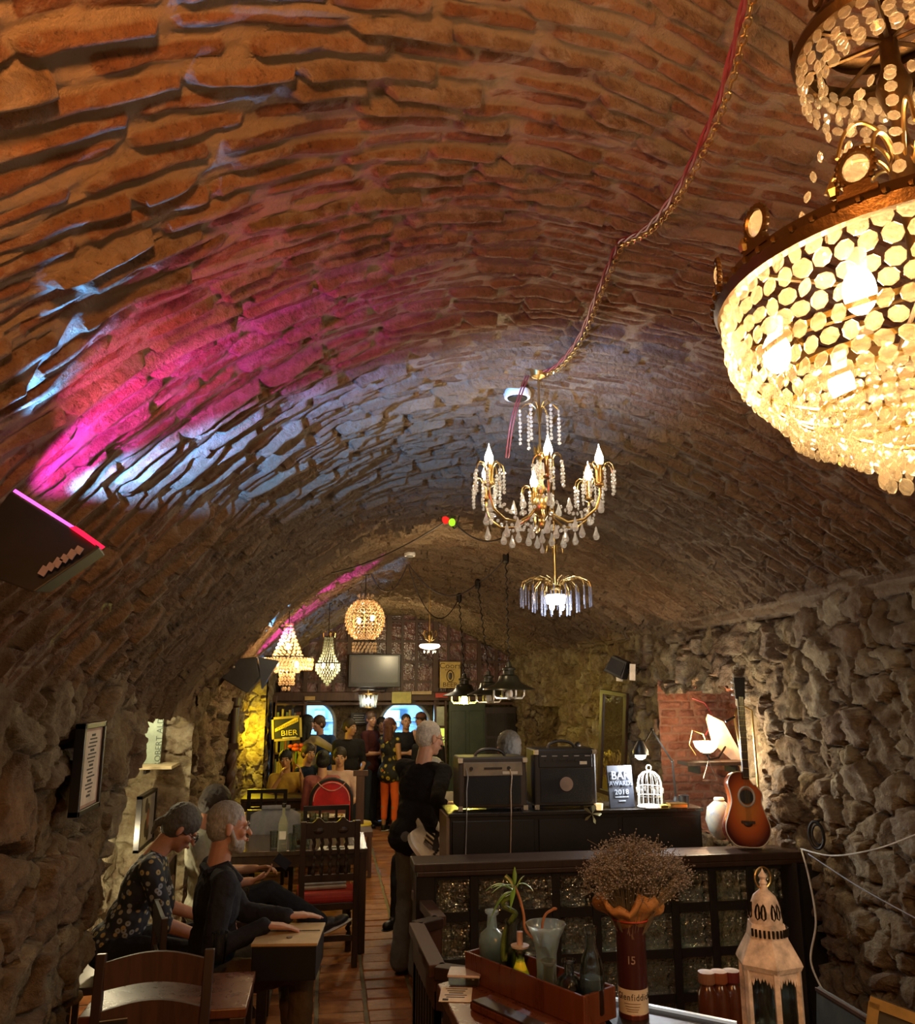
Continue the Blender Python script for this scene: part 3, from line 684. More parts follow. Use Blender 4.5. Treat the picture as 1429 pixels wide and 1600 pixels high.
for i, (x, y, z, a, br) in enumerate(beads):
    if br not in bmesh_sh: bmesh_sh[br] = (bead_me(br, CRY_W), mesh_of(bead_me(br, CRY_W), CRY_W))
    if i < 300: inst(bmesh_sh[br][1], 'bead', cA, (x, y, z), (rnd.uniform(-.25, .25), rnd.uniform(-.3, .3), a + math.pi / 2 + rnd.uniform(-.5, .5)))
    else: rest.add(bmesh_sh[br][0].v, bmesh_sh[br][0].f, Matrix.Translation((x, y, z)) @ Matrix.Rotation(a + 1.5708 + rnd.uniform(-.5, .5), 4, 'Z') @ Matrix.Rotation(rnd.uniform(-.3, .3), 4, 'X'))
tag(rest.build('beads', CRY_W, cA), kind='stuff')
m = MB()   # brass hoops that carry the beads
for r, z in [(.262, -.112), (.235, -.153), (.208, -.175), (.168, -.195), (.128, -.215), (.088, -.235)]:
    m.lathe([(r - .004, z - .004), (r, z + .003), (r - .004, z + .003), (r - .006, z - .002)], 48, cap=False)
m.build('hoops', M_GOLD, cA, smooth=True)
m = MB().lathe([(RC - .01, ZC - .012), (RC + .006, ZC - .014), (RC + .012, ZC), (RC + .004, ZC + .016), (RC - .008, ZC + .02)], 48, cap=False)
m.lathe([(.10, ZC + .02), (.12, ZC + .05), (.105, ZC + .06)], 40, cap=False)
for k in range(8):
    a = k / 8 * 6.2832; m.tube([(0, 0, ZC), (RC * math.cos(a), RC * math.sin(a), ZC)], .004, 5)
    a += .2; c_ = (RC + .008) * math.cos(a), (RC + .008) * math.sin(a)
    m.tube([(c_[0] - math.sin(a) * .013 * math.cos(t_), c_[1] + math.cos(a) * .013 * math.cos(t_), ZC + .035 + .018 * math.sin(t_)) for t_ in [q / 10 * 6.2832 for q in range(10)]], .004, 5, closed=True)
m.build('crown', BRONZE, cA, smooth=True)
MB().tube([(0, 0, .5), (0, 0, vault_z(A0.x, A0.y) - A0.z + .02)], .008, 6).build('hanging_rod', M_IRON, cA)
for k in range(12):   # curled brass feathers springing from the stem
    a = k / 12 * 6.2832; ca, sa = math.cos(a), math.sin(a); hgt = .10 if k % 2 else .14
    P = [(.012, .13), (.016, .13 + hgt * .6), (.035, .13 + hgt * 1.0), (.07, .13 + hgt * 1.12), (.10, .13 + hgt * .95), (.118, .13 + hgt * .6)]
    MB().tube(dense([Vector((r * ca, r * sa, z)) for r, z in P], 4), .0034, 6).build('feather', M_OLDGOLD, cA, smooth=True)
for k in range(6):
    a = R_(k * 60 + 150); r = .215; m = MB(); m.lathe([(.012, -.05), (.014, -.015)], 10, (r * math.cos(a), r * math.sin(a), 0)); cn = m.build('candle_socket', M_WHITEP, cA)
    m = MB(); m.ell((r * math.cos(a), r * math.sin(a), -.075), (.022, .022, .035), 12, 8); m.build('bulb', BULB_W, cn, smooth=True)
    lamp('POINT', 'lamp_light', (r * math.cos(a), r * math.sin(a), -.075), 4.2, WARM, .03, cA)
lamp('POINT', 'lamp_light', (0, 0, .25), 3.0, WARM, .04, cA)

# ---- candle-arm chandelier in the middle of the vault
B0 = at(845, 772, y=3.3)
cB = thing('chandelier', 'gilt six-arm candle chandelier dripping with clear crystals under the vault crown', 'chandelier', tuple(B0))
ztop = vault_z(B0.x, B0.y) - B0.z - .01
m = MB().tube([(0, 0, -.12), (0, 0, ztop - .03)], .0045, 8); m.ell((0, 0, -.05), (.04, .04, .05), 14, 8); m.lathe([(.0, ztop - .06), (.03, ztop - .045), (.042, ztop), (.03, ztop + .02)], 20); m.lathe([(.012, .0), (.02, .02), (.01, .05), (.016, .09), (.008, .11)], 14)
m.ell((0, 0, -.13), (.018, .018, .025)); m.build('stem', M_OLDGOLD, cB, smooth=True)
MB().ell((0, 0, .10), .040, 12, 8).build('glass_ball', CRY_C, cB)
for k in range(6):
    a = k / 6 * 6.2832; MB().tube([(.004 * math.cos(a), .004 * math.sin(a), .155), (.02 * math.cos(a), .02 * math.sin(a), .18), (.027 * math.cos(a), .027 * math.sin(a), .215)], [.004, .009, .001], 5).build('gold_leaf', M_GOLD, cB)
bm5 = bead_me(.0084, CRY_C, 6); strands = MB(); drops = mesh_of(drop_mb(.062, .015), CRY_C)
def strand(x, y, z, n, step=.0165, mb=strands, a=0):
    for i in range(n): mb.add(bm5.v, bm5.f, Matrix.Translation((x, y, z - i * step)) @ Matrix.Rotation(a + rnd.uniform(-1, 1), 4, 'Z'))
for k in range(6):
    a = R_(k * 60 + 22); ca, sa = math.cos(a), math.sin(a); RA = .265
    P = [(.02, -.05), (.06, -.10), (.12, -.135), (.19, -.13), (.245, -.09), (RA, -.03), (RA, .0)]
    arm = MB().tube([(r * ca, r * sa, z) for r, z in P], .0058, 8).lathe([(.006, -.005), (.022, .004), (.024, .01), (.011, .014)], 14, (RA * ca, RA * sa, 0)).build('arm', M_OLDGOLD, cB, smooth=True)
    MB().lathe([(.0105, .01), (.0105, .09), (.013, .094)], 12, (RA * ca, RA * sa, 0)).build('candle_sleeve', M_OLDGOLD, arm)
    flame(MB(), (RA * ca, RA * sa, .094), .0185, .085).build('candle_bulb', BULB_C, arm, smooth=True)
    lamp('POINT', 'lamp_light', (RA * ca, RA * sa, .16), 1.5, (1, .84, .60), .02, cB)
    cur = MB()
    for q in range(7):
        b = q / 7 * 6.2832 + a; cb, sb = math.cos(b), math.sin(b); x0, y0 = RA * ca, RA * sa; rr_ = .062
        cur.tube([(x0 + r * cb, y0 + r * sb, z) for r, z in [(.012, .02), (.016, .075), (.028, .098), (.044, .10), (.057, .088), (rr_, .065)]], .0026, 5)
        strand(x0 + rr_ * cb, y0 + rr_ * sb, .058, 6)
    cur.build('curled_wires', M_OLDGOLD, arm, smooth=True)
    inst(drops, 'crystal_drop', cB, ((RA) * ca, (RA) * sa, -.05)); inst(drops, 'crystal_drop', cB, (.18 * ca, .18 * sa, -.145))
    inst(drops, 'crystal_drop', cB, (.10 * math.cos(a + .5), .10 * math.sin(a + .5), -.15)); inst(drops, 'crystal_drop', cB, (.23 * math.cos(a + .5), .23 * math.sin(a + .5), -.14))
    inst(drops, 'crystal_drop', cB, (.12 * math.cos(a + .25), .12 * math.sin(a + .25), -.02))
    # swags between the arms
    a2 = R_(k * 60 + 82)
    for i in range(13):
        f = i / 12; x = RA * (ca * (1 - f) + math.cos(a2) * f); y = RA * (sa * (1 - f) + math.sin(a2) * f); z = -.04 - .34 * f * (1 - f)
        strand(x * .93, y * .93, z, 1)
    for i in range(9):
        f = i / 8; strand(.02 + (RA - .05) * ca * f, (RA - .05) * sa * f, -.13 - .12 * f * (1 - f) + .06 * f * f, 1)
    a3 = a + .5; TR = .085
    MB().tube([(r * math.cos(a3), r * math.sin(a3), z) for r, z in [(.004, .32), (.012, .385), (.035, .41), (.062, .405), (TR, .38)]], .0022, 5).build('upper_wire', M_OLDGOLD, cB)
    strand(TR * math.cos(a3), TR * math.sin(a3), .375, 9, .0185)
inst(drops, 'crystal_drop', cB, (0, 0, -.155)); inst(drops, 'crystal_drop', cB, (0, 0, -.215), sc=.7)
tag(strands.build('bead_strands', CRY_C, cB), kind='stuff')

# ---- waterfall lamp of hanging rods
C0 = at(868, 935, y=4.6)
cC = thing('chandelier', 'brass waterfall lamp hung with long dark glass rods around a white-glowing core', 'chandelier', tuple(C0))
m = MB().tube([(0, 0, .02), (0, 0, vault_z(C0.x, C0.y) - C0.z)], .008, 8); m.lathe([(.03, .05), (.035, .06), (.02, .09)], 16)
for k in range(4):
    a = k * 1.57; m.tube([(r * math.cos(a), r * math.sin(a), z) for r, z in [(.004, .26), (.02, .31), (.045, .31), (.05, .27)]], .003, 5)
m.build('stem', M_OLDGOLD, cC)
for ring, (rr_, n, z0) in enumerate([(.205, 20, .0), (.135, 14, -.03), (.08, 10, -.05)]):
    for k in range(n):
        a = k / n * 6.2832 + ring * .2; ca, sa = math.cos(a), math.sin(a)
        o = MB().tube([(r * ca, r * sa, z) for r, z in [(.015, .06), (rr_ * .35, .11 + z0 * .3), (rr_ * .7, .12 + z0 * .5), (rr_ * .95, .095 + z0), (rr_, .06 + z0)]], .0022, 4).build('curled_wire', M_OLDGOLD, cC)
        MB().tube([(rr_ * ca, rr_ * sa, .065 + z0), (rr_ * ca, rr_ * sa, -.05 + z0)], .0042, 5).build('glass_rod', crystal('smoky_rod', (.35, .35, .42), .3, .6), o)
MB().lathe([(.055, .02), (.06, .01), (.055, -.03), (.04, -.035), (0, -.036)], 16).build('glass_core', emission('core_glow', (.9, .95, 1.0), 5), cC, smooth=True)
for sx in (-1, 1): MB().ell((sx * .03, -.02, -.05), (.016, .016, .022), 10, 7).build('bulb', BULB_K, cC, smooth=True)
lamp('POINT', 'lamp_light', (0, -.03, -.12), 5, COOL, .03, cC)

# ---- strings hanging as rows of beads: generic empire chandelier
def empire(label, P0, rows, mat, name='chandelier', power=8, top=None, frames=(), drops_=(), lc=WARM, bulbs=((0, 0, 0),), col=BULB_W, bs=.011):
    c = thing(name, label, 'chandelier', tuple(P0)); z1 = (vault_z(P0.x, P0.y) - P0.z) if top is None else top
    m = MB()
    for r, z in frames: m.lathe([(r - .004, z - .005), (r + .003, z - .005), (r + .003, z + .006), (r - .004, z + .006), (r - .004, z - .005)], 28, cap=False)
    for r, z in frames[:1]:
        for k in range(4): m.tube([(0, 0, z), (r * math.cos(k * 1.57), r * math.sin(k * 1.57), z)], .003, 4)
    m.tube([(0, 0, frames[0][1] if frames else 0), (0, 0, z1)], .0045, 5); m.lathe([(.03, z1 - .05), (.045, z1 - .01), (.045, z1 + .02)], 12); m.build('frame', M_IRON, c)
    for ri, (r, z, h, n) in enumerate(rows):
        mb = MB()
        for k in range(n):
            a = 2 * math.pi * (k + .5 * (ri % 2)) / n
            mb.lathe([(0, -h * .5), (bs * .8, -h * .25), (bs, h * .1), (bs * .5, h * .4), (0, h * .5)], 5, (r * math.cos(a), r * math.sin(a), z))
        mb.build('bead_row', mat, c)
    for x, y, z in bulbs:
        MB().ell((x, y, z), (.018, .018, .03), 8, 6).build('bulb', col, c, smooth=True); lamp('POINT', 'lamp_light', (x, y, z - .0), power / len(bulbs), lc, .03, c)
    return c
D0 = at(449, 1030, y=8)
rows = [(.030 + .0082 * i ** 1.22, .32 - .036 * i, .034, 8 + i) for i in range(9)] + [(.235, -.01, .045, 44), (.235, -.05, .05, 44), (.228, -.085, .045, 40), (.15, -.085, .04, 24), (.11, -.11, .04, 18)] + [(.065, -.145 - .04 * i, .042, 12) for i in range(3)] + [(.03, -.275, .04, 5)]
cD = empire('tall cone-topped crystal chandelier with a wide fringed rim, leftmost of the hanging lamps', D0, rows, CRY_A, power=14, frames=((.235, .02), (.11, -.09), (.065, -.12), (.05, .30)), bulbs=((.09, -.05, -.05), (-.1, .03, -.04), (0, -.0, .12)), bs=.0145)
E0 = at(512, 1036, y=9.6)
rows = [(.045 + .0035 * i + (.012 * (i - 5) if i > 5 else 0), .28 - .033 * i, .032, 12 + i) for i in range(9)] + [(.135 - .0 * i, -.02 - .03 * i, .032, 26) for i in range(3)] + [(.115 - .026 * i, -.11 - .032 * i, .034, 22 - 4 * i) for i in range(4)] + [(.012, -.24, .04, 4)]
cE = empire('slim pale balloon-shaped crystal chandelier between the cone one and the globe one', E0, rows, crystal('crystal_pale', (.95, 1.0, .75), .35), power=5, frames=((.138, .0), (.045, .30)), bulbs=((.05, -.04, -.04), (-.05, 0, -.03)), lc=CREAM, col=BULB_C, bs=.009)
for k in range(5): MB().tube([(r * math.cos(k * 1.257), r * math.sin(k * 1.257), z) for r, z in [(.02, .33), (.05, .36), (.075, .34), (.07, .29)]], .005, 5).build('curled_hook', M_GOLD, cE)
F0 = at(570, 970, y=8.5)
rows = []
cF = empire('round globe chandelier of looped amber crystals with a short fringe, above the television', F0, [(.12, -.235, .03, 18), (.12, -.27, .03, 18), (.12, -.305, .035, 18), (.065, .23, .04, 10), (.08, .26, .03, 10)], CRY_A, power=6, frames=((.07, .215), (.115, -.21)), bulbs=((.07, -.08, .02), (-.06, 0, 0)), bs=.009)
for k in range(10):   # bulging gores of chevron loops
    a = k / 10 * 6.2832; mb = MB(); rib = MB()
    P = [(.2 * math.sin(R_(t_)), .215 * math.cos(R_(t_))) for t_ in range(16, 152, 11)]
    for i, (r, z) in enumerate(P):
        for s_ in (-1, 0, 1):
            b = a + s_ * .19; mb.tube([(r * math.cos(b - .15), r * math.sin(b - .15), z + .010 + (.012 if s_ else 0)), (r * 1.03 * math.cos(b), r * 1.03 * math.sin(b), z - .006), (r * math.cos(b + .15), r * math.sin(b + .15), z + .010 + (.012 if s_ else 0))], .0048, 4)
    g = mb.build('crystal_gore', CRY_A, cF); MB().tube([(r * math.cos(a + .314), r * math.sin(a + .314), z) for r, z in P], .004, 4).build('rib', M_OLDGOLD, g)
G0 = at(671, 1012, y=9.6)
cG = thing('chandelier', 'small brass cup lamp with a shallow glowing glass bowl left of the beer sign', 'chandelier', tuple(G0))
m = MB().tube([(0, 0, .04), (0, 0, vault_z(G0.x, G0.y) - G0.z)], .006, 6); m.lathe([(.03, .04), (.02, .08), (.035, .13), (.02, .18)], 12)
for k in range(5):
    a = k * 1.257; m.tube([(r * math.cos(a), r * math.sin(a), z) for r, z in [(.02, .08), (.06, .10), (.085, .16), (.07, .20), (.05, .18)]], .005, 5)
m.build('stem', M_OLDGOLD, cG, smooth=True)
MB().lathe([(.11, .04), (.125, .02), (.11, -.0), (.05, -.02), (0, -.025)], 24).build('glass_bowl', emission('bowl_glow', (1, .92, .68), 2.2), cG, smooth=True)
m = MB()
for k in range(7): m.lathe([(0, -.03), (.008, -.045), (0, -.07)], 5, (.07 * math.cos(k * .9), .07 * math.sin(k * .9), 0))
m.build('drops', CRY_C, cG); lamp('POINT', 'lamp_light', (0, 0, -.1), 3, CREAM, .04, cG)

# ---- industrial pendants on twisted cable
def pendant(label, P, r, lit, hook):
    c = thing('pendant_lamp', label, 'lamp', tuple(P), group='enamel pendant lamps over the far tables')
    MB().lathe([(r, -.0), (r * .98, .01), (r * .55, .05), (r * .42, .075), (r * .36, .12), (r * .22, .135), (r * .2, .17), (r * .26, .172), (r * .26, .19), (r * .12, .2), (.02, .24), (0, .24)], 28, cap=False).build('shade', simple('enamel_green_black', (.035, .035, .022), .3, .3, bump=.05), c, smooth=True)
    m = MB()
    for k in range(2):
        a = k * 1.57 + .2; ca, sa = math.cos(a), math.sin(a); q = r * .62
        m.tube([(q * ca, q * sa, 0), (q * ca, q * sa, -.045), (q * .85 * ca, q * .85 * sa, -.07), (-q * .85 * ca, -q * .85 * sa, -.07), (-q * ca, -q * sa, -.045), (-q * ca, -q * sa, 0)], .010, 6)
    m.build('guard', simple('chrome_white', (.8, .8, .72), .2, .5, bump=0), c, smooth=True)
    b = MB().ell((0, 0, -.035), (.035, .035, .05), 12, 8).build('bulb', BULB_Y if lit else M_WHITEP, c, smooth=True)
    hk = Vector(hook) - Vector(P); n = 70; pts = []
    for i in range(n):
        f = i / (n - 1); p = Vector((0, 0, .24)).lerp(hk, f); a = i * 1.15; pts.append((p.x + .008 * math.cos(a), p.y + .008 * math.sin(a), p.z))
    MB().tube(pts, .0065, 4).build('twisted_cable', M_IRON, c)
    MB().lathe([(.022, -.05), (.03, -.03), (.03, .03), (.015, .05)], 10, tuple(hk)).build('ceiling_cup', M_IRON, c)
    if lit: lamp('POINT', 'lamp_light', (0, -.06, -.1), 14, YEL, .04, c)
    return c
pendant('dark enamel pendant lamp hanging furthest right with a bare wire guard', at(795, 1078, y=7.2), .235, False, at(790, 872, y=7.2))
pendant('dark enamel pendant lamp in the middle, unlit behind the lit one', at(763, 1086, y=8.4), .22, False, at(746, 912, y=8.4))
pendant('dark enamel pendant lamp with the glaring yellow bulb', at(725, 1088, y=9.0), .24, True, at(717, 934, y=9.0))

# ---- cables looped along the vault
cable_m = simple('red_cable', (.16, .02, .02), .5, bump=0); blk = simple('black_cable', (.03, .02, .015), .6, bump=0)
def on_vault(u, v, off=.02):   # march the sight line to the vault
    d = (FW * FPX + RT * (u - 714.5) + UP * (800 - v)).normalized(); t_ = .5
    while t_ < 16:
        p = CAM + d * t_
        if p.z > vault_z(p.x, p.y) - off or p.x < -1.12: return p
        t_ += .01
    return p
K = [on_vault(1170, -30, .10), on_vault(1120, 160, .14), on_vault(1060, 290, .15), on_vault(1010, 355, .09), on_vault(966, 378, .02)]
K2 = [on_vault(966, 378, .02), on_vault(935, 450, .05), on_vault(905, 525, .07), on_vault(868, 572, .06), on_vault(836, 583, .03)]
def chain_run(label, K):
    P = dense(K, 30); t_ = thing('cable_with_chain', label, 'cable', tuple(P[0])); o = P[0]; mb = MB(); Q = [p - o for p in P]
    for s_ in (-1, 1):
        mb.tube([q + Vector((.0045 * s_ * math.cos(i * .3), 0, .0045 * s_ * math.sin(i * .3))) for i, q in enumerate(Q)], .0042, 5)
    mb.build('twin_cord', cable_m, t_, smooth=True)
    L = 0; nx = 0; link = MB(); k = 0
    for i in range(1, len(Q)):
        seg = (Q[i] - Q[i - 1]).length; L += seg
        while L >= nx:
            c_ = Q[i] + Vector((.014, 0, -.012)); dr = (Q[i] - Q[i - 1]).normalized(); sd = dr.cross(Vector((0, 0, 1))).normalized() if k % 2 else Vector((0, 0, 1))
            link.tube([c_ + dr * .014 * math.cos(q / 8 * 6.2832) + sd * .0085 * math.sin(q / 8 * 6.2832) for q in range(8)], .0017, 4, closed=True); nx += .023; k += 1
    link.build('chain', M_OLDGOLD, t_)
chain_run('red twin cord and fine chain from the top edge to the first ceiling hook', K)
chain_run('red twin cord and fine chain from the ceiling hook to the candle-arm chandelier', K2)
t_ = MB(); P = dense([on_vault(822, 585, .03), at(800, 650, y=3.35), at(790, 715, y=3.45)], 12); o = P[0]
t_.tube([p - o for p in P], .0035, 5).tube([p - o + Vector((.012, 0, .0)) for p in P], .0035, 5)
tag(t_.build('hanging_wire', cable_m, loc=o), 'doubled red cord hanging down behind the candle-arm chandelier', 'cable')
def wire(label, pts, r=.006, mat=blk):
    o = Vector(pts[0]); tag(MB().tube([Vector(p) - o for p in pts], r, 5).build('hanging_wire', mat, loc=o, smooth=True), label, 'cable')
h1, h2, h3, h4 = on_vault(448, 905), on_vault(700, 795), on_vault(630, 868), on_vault(790, 868)
wire('black wire looping from the leftmost lamp hook to the red and green bulb hook', sag(at(448, 903, y=8), at(700, 812, y=6.2), .12))
wire('black wire sagging left of the central ceiling hook', sag(at(575, 885, y=8.5), at(637, 880, y=8.3), .28))
wire('black wire sagging from the central hook towards the right lamp cup', sag(at(637, 880, y=8.3), at(745, 912, y=8.4), .22))
wire('black wire looping low between the bowl lamp and the yellow pendant', sag(at(637, 882, y=8.4), at(717, 934, y=9), .38))
wire('black wire rising from the middle lamp cup to the furthest right lamp cup', sag(at(747, 910, y=8.4), at(790, 870, y=7.2), .03))
wire('black wire crossing behind the candle-arm chandelier to the bulb hook', sag(at(700, 805, y=6.2), at(785, 840, y=6.4), .10))
wire('dark loop of cord dangling under the bulb hook', sag(at(702, 800, y=6.2), at(722, 770, y=6.0), .2))
bh = thing('fairy_bulb_pair', 'red and green fairy bulbs on the ceiling hook left of the candle-arm chandelier', 'light', tuple(at(700, 812, y=6.1)))
MB().ell((-.02, 0, 0), (.028, .028, .035)).build('red_bulb', emission('red_bulb', (1, .03, .02), .5), bh, smooth=True); MB().ell((.03, 0, -.02), (.026, .026, .03)).build('green_bulb', emission('green_bulb', (.3, .9, .02), .9), bh, smooth=True)
MB().tube([(0, 0, .03), (0, 0, .12)], .02, 6).build('socket', M_IRON, bh)
sd = thing('smoke_detector', 'round white smoke detector on the vault behind the candle-arm chandelier', 'detector', tuple(on_vault(808, 622, .07)))
MB().lathe([(.06, .0), (.065, .02), (.06, .035), (.03, .045)], 24).build('body', simple('detector_white', (.7, .75, .8), .4), sd, smooth=True); MB().lathe([(.045, -.006), (.05, .004)], 20).build('grille', M_IRON, sd)
sd = thing('smoke_detector', 'small flat white detector on the far part of the vault', 'detector', tuple(on_vault(640, 869, .08)))
MB().lathe([(.05, .0), (.055, .02), (.05, .035)], 20).build('body', M_WHITEP, sd, smooth=True); MB().lathe([(.03, -.006), (.035, .004)], 16).build('grille', M_IRON, sd)

# ---- stage light on the near left wall (coloured beams graze the vault)
Q0 = at(75, 850, y=1.760)
f1 = thing('stage_light', 'black wedge-shaped stage light with a red lit edge, high on the near left wall', 'stage light', tuple(Q0))
def prism(P, back, q=1.0): P = [Vector(p) - Q0 for p in P]; n = len(P); c_ = sum(P, Vector()) / n; B = [c_ + (p - c_) * q + Vector(back) for p in P]; return MB().add(P + B, [tuple(range(n))[::-1], tuple(range(n, 2 * n))] + [(i, (i + 1) % n, n + (i + 1) % n, n + i) for i in range(n)])
prism([at(16, 768, y=1.776), at(157, 855, y=1.648), at(52, 926, y=1.616), at(-70, 880, y=1.680)], (-.02, .16, .01), .92).build('housing', simple('matte_black', (.010, .009, .010), .55, bump=.1), f1, bevel=.004)
prism([at(108, 824, y=1.680), at(118, 822, y=1.712), at(154, 848, y=1.696), at(148, 852, y=1.648)], (0, .05, 0)).build('red_lens', emission('red_lens', (1, .01, .04), 1.2), f1)
prism([at(20, 768, y=1.792), at(24, 764, y=1.816), at(106, 816, y=1.744), at(103, 820, y=1.720)], (0, .06, 0)).build('lens_strip', emission('magenta_lens', (1, .1, .8), 1.2), f1)
m = MB()
for i in range(6):
    c_ = at(68 + i * 11, 892 - i * 6.5, y=1.620) - Q0; m.box(c_, (.013, .003, .018 - .004 * (i % 2)), (0, R_(28), 0))
m.build('sticker', simple('sticker', (.16, .13, .2), .5), f1)
MB().tube([(-.1, .1, 0), (-.22, .2, .03)], .02, 6).build('bracket', M_IRON, f1)
BL = (.10, .38, 1.0); MG = (.9, .04, .85)
def beam(src, A, B, power, col, wide, thin, blend=.35):
    """a flat fan of light through A and B on the vault"""
    src = Vector(src); a = (A - src).normalized(); b_ = (B - src).normalized(); z = -(a + b_).normalized(); x = a.cross(b_).normalized(); y = z.cross(x)
    o = lamp('SPOT', 'beam_light', src, power, col, .006, cone=wide, blend=blend); M = Matrix((x, y, z)).transposed().to_4x4(); M.translation = src
    o.matrix_world = M @ Matrix.Diagonal((thin, 1, 1, 1)); return o
S0 = at(62, 768, y=1.79) + Vector((.03, 0, .02))
beam(S0 + Vector((-.02, .03, 0)), on_vault(260, 740), on_vault(900, 590), 300, BL, 78, .22, .8)
beam(S0 + Vector((-.03, -.05, 0)), on_vault(110, 730), on_vault(440, 510), 30, MG, 85, .30, .6)
beam(S0 + Vector((.02, -.04, -.02)), on_vault(420, 560), on_vault(820, 250), 15, (1.0, .12, .40), 110, 1.0, 1.0)
beam(S0 + Vector((-.085, -.10, .01)), on_vault(100, 560), on_vault(300, 60), 42, BL, 100, .15, .7)
# far stage light
Q1 = at(372, 1048, y=7.7)
f2 = thing('stage_light', 'grey-black angular stage light on the left wall before the far tables', 'stage light', tuple(Q1))
m = MB().add([(-.22, -.12, .08), (.16, -.12, .12), (.20, -.12, -.05), (.10, -.12, -.20), (-.14, -.12, -.06), (-.22, .12, .08), (.16, .12, .12), (.20, .12, -.05), (.10, .12, -.20), (-.14, .12, -.06)], [(4, 3, 2, 1, 0), (5, 6, 7, 8, 9)] + [(i, (i + 1) % 5, 5 + (i + 1) % 5, 5 + i) for i in range(5)])
m.build('housing', simple('grey_black', (.05, .05, .045), .5), f2, bevel=.008)
for x in (-.10, -.03): MB().ell((x, -.125, .03), (.014, .008, .014)).build('bolt', simple('bolt_metal', (.7, .65, .5), .3, .8), f2, smooth=True)
MB().add([(.18, -.1, .12), (.36, -.02, .09), (.22, -.1, -.16), (.18, .1, .12), (.36, .1, .09), (.22, .1, -.16)], [(0, 2, 1), (3, 4, 5), (0, 1, 4, 3), (1, 2, 5, 4), (2, 0, 3, 5)]).build('barn_door', M_BLACK, f2)
S1 = Q1 + Vector((.20, .02, .13))
beam(S1, on_vault(405, 1015), on_vault(600, 862), 110, MG, 110, .06)
beam(S1 + Vector((0, -.03, .02)), on_vault(398, 1000), on_vault(575, 848), 130, BL, 110, .045)
beam(S1 + Vector((0, .03, 0)), on_vault(412, 1028), on_vault(625, 876), 110, BL, 110, .045)

# ================================================================ FURNITURE AND PROPS
t = NT('block_glass'); co = t.coord(); nb_ = t.bump(t.noise(co, 24, 2), 1.0, .03)
gl_ = t.n('BsdfGlossy', i_Color=(.8, .82, .72, 1), i_Roughness=.08, i_Normal=nb_); tr_ = t.n('BsdfTransparent', i_Color=(.72, .74, .62, 1)); tl_ = t.n('BsdfTranslucent', i_Color=(.34, .31, .2, 1), i_Normal=nb_)
x_ = t.n('MixShader', i_0=.10, i_1=tr_.outputs[0], i_2=tl_.outputs[0]); GLASSB = t.finish(t.n('MixShader', i_0=.2, i_1=x_.outputs[0], i_2=gl_.outputs[0]).outputs[0])
GLASS = glass('clear_glass', (.82, .86, .84), .03); GLASSM = glass('frosted_glass', (.88, .92, .86), .14, 20, .3)
M_LEATHER = simple('black_leather', (.02, .018, .016), .4, bump=.3)
M_REDV = simple('red_velvet', (.42, .03, .015), .7, bump=.2)
M_CREAM = simple('cream', (.62, .55, .40), .6)
M_GREY = simple('grey_cloth', (.22, .22, .22), .9, bump=.4)
def box_thing(name, label, cat, loc, parts, rz=0, group=None):
    t = thing(name, label, cat, loc, rz, group)
    for nm, mat, items in parts:
        m = MB()
        for it in items: m.box(*it)
        m.build(nm, mat, t, bevel=.003)
    return t
# ---- glass-block partition
YP = 5.0
pt = thing('partition', 'black-stained partition set with rows of square glass blocks and a flat wooden ledge', 'partition', (1.75, YP, 0))
m = MB().box((0, .02, 1.0), (2.48, .24, .045)); m.box((0, -.02, .965), (2.44, .16, .03)); m.build('ledge', M_DARKWOOD, pt, bevel=.006)
MB().box((0, .055, .03), (2.4, .03, .06)).build('plinth', M_BLACKWOOD, pt)
xs = [.742 - 1.75 + .2425 * i for i in range(9)]; zsr = [.845, .598, .351, .118]
for i in range(10): MB().box((xs[0] - .121 + .2425 * i, 0, .48), (.05, .10, .96)).build('post', M_BLACKWOOD, pt, bevel=.004)
MB().box((-1.17, 0, .48), (.11, .14, .96)).build('end_post', M_BLACKWOOD, pt, bevel=.006)
for z in (.965 - .02, .722, .475, .235, .01): MB().box((0, .0, z), (2.3, .085, .05)).build('rail', M_BLACKWOOD, pt)
gb = MB()
g = 8; hw_ = .0965
for sy in (-1, 1):   # a pillowed glass face with a raised rim
    vs = []; fs = []
    for a in range(g + 1):
        for b in range(g + 1):
            x = -hw_ + 2 * hw_ * a / g; z = -hw_ + 2 * hw_ * b / g; e = max(abs(x), abs(z)) / hw_
            vs.append((x, sy * (.040 if e > .95 else .028 if e > .7 else .032 + .004 * math.sin(a * 2.1 + b)), z))
    for a in range(g):
        for b in range(g): q = (a * (g + 1) + b, (a + 1) * (g + 1) + b, (a + 1) * (g + 1) + b + 1, a * (g + 1) + b + 1); fs.append(q if sy < 0 else q[::-1])
    gb.add(vs, fs)
gb.box((0, 0, hw_ + .001), (2 * hw_, .08, .004)); gb.box((0, 0, -hw_ - .001), (2 * hw_, .08, .004)); gb.box((hw_ + .001, 0, 0), (.004, .08, 2 * hw_)); gb.box((-hw_ - .001, 0, 0), (.004, .08, 2 * hw_))
gm_ = mesh_of(gb, GLASSB, True)
for z in zsr:
    for x in xs: inst(gm_, 'glass_block', pt, (x, 0, z))
m = MB().box((1.15, .0, .48), (.13, .3, .96)); m.lathe([(.14, 0), (.14, .96)], 20, (1.12, .02, 0), sx=.8); m.build('rounded_end', M_BLACKWOOD, pt, smooth=True)
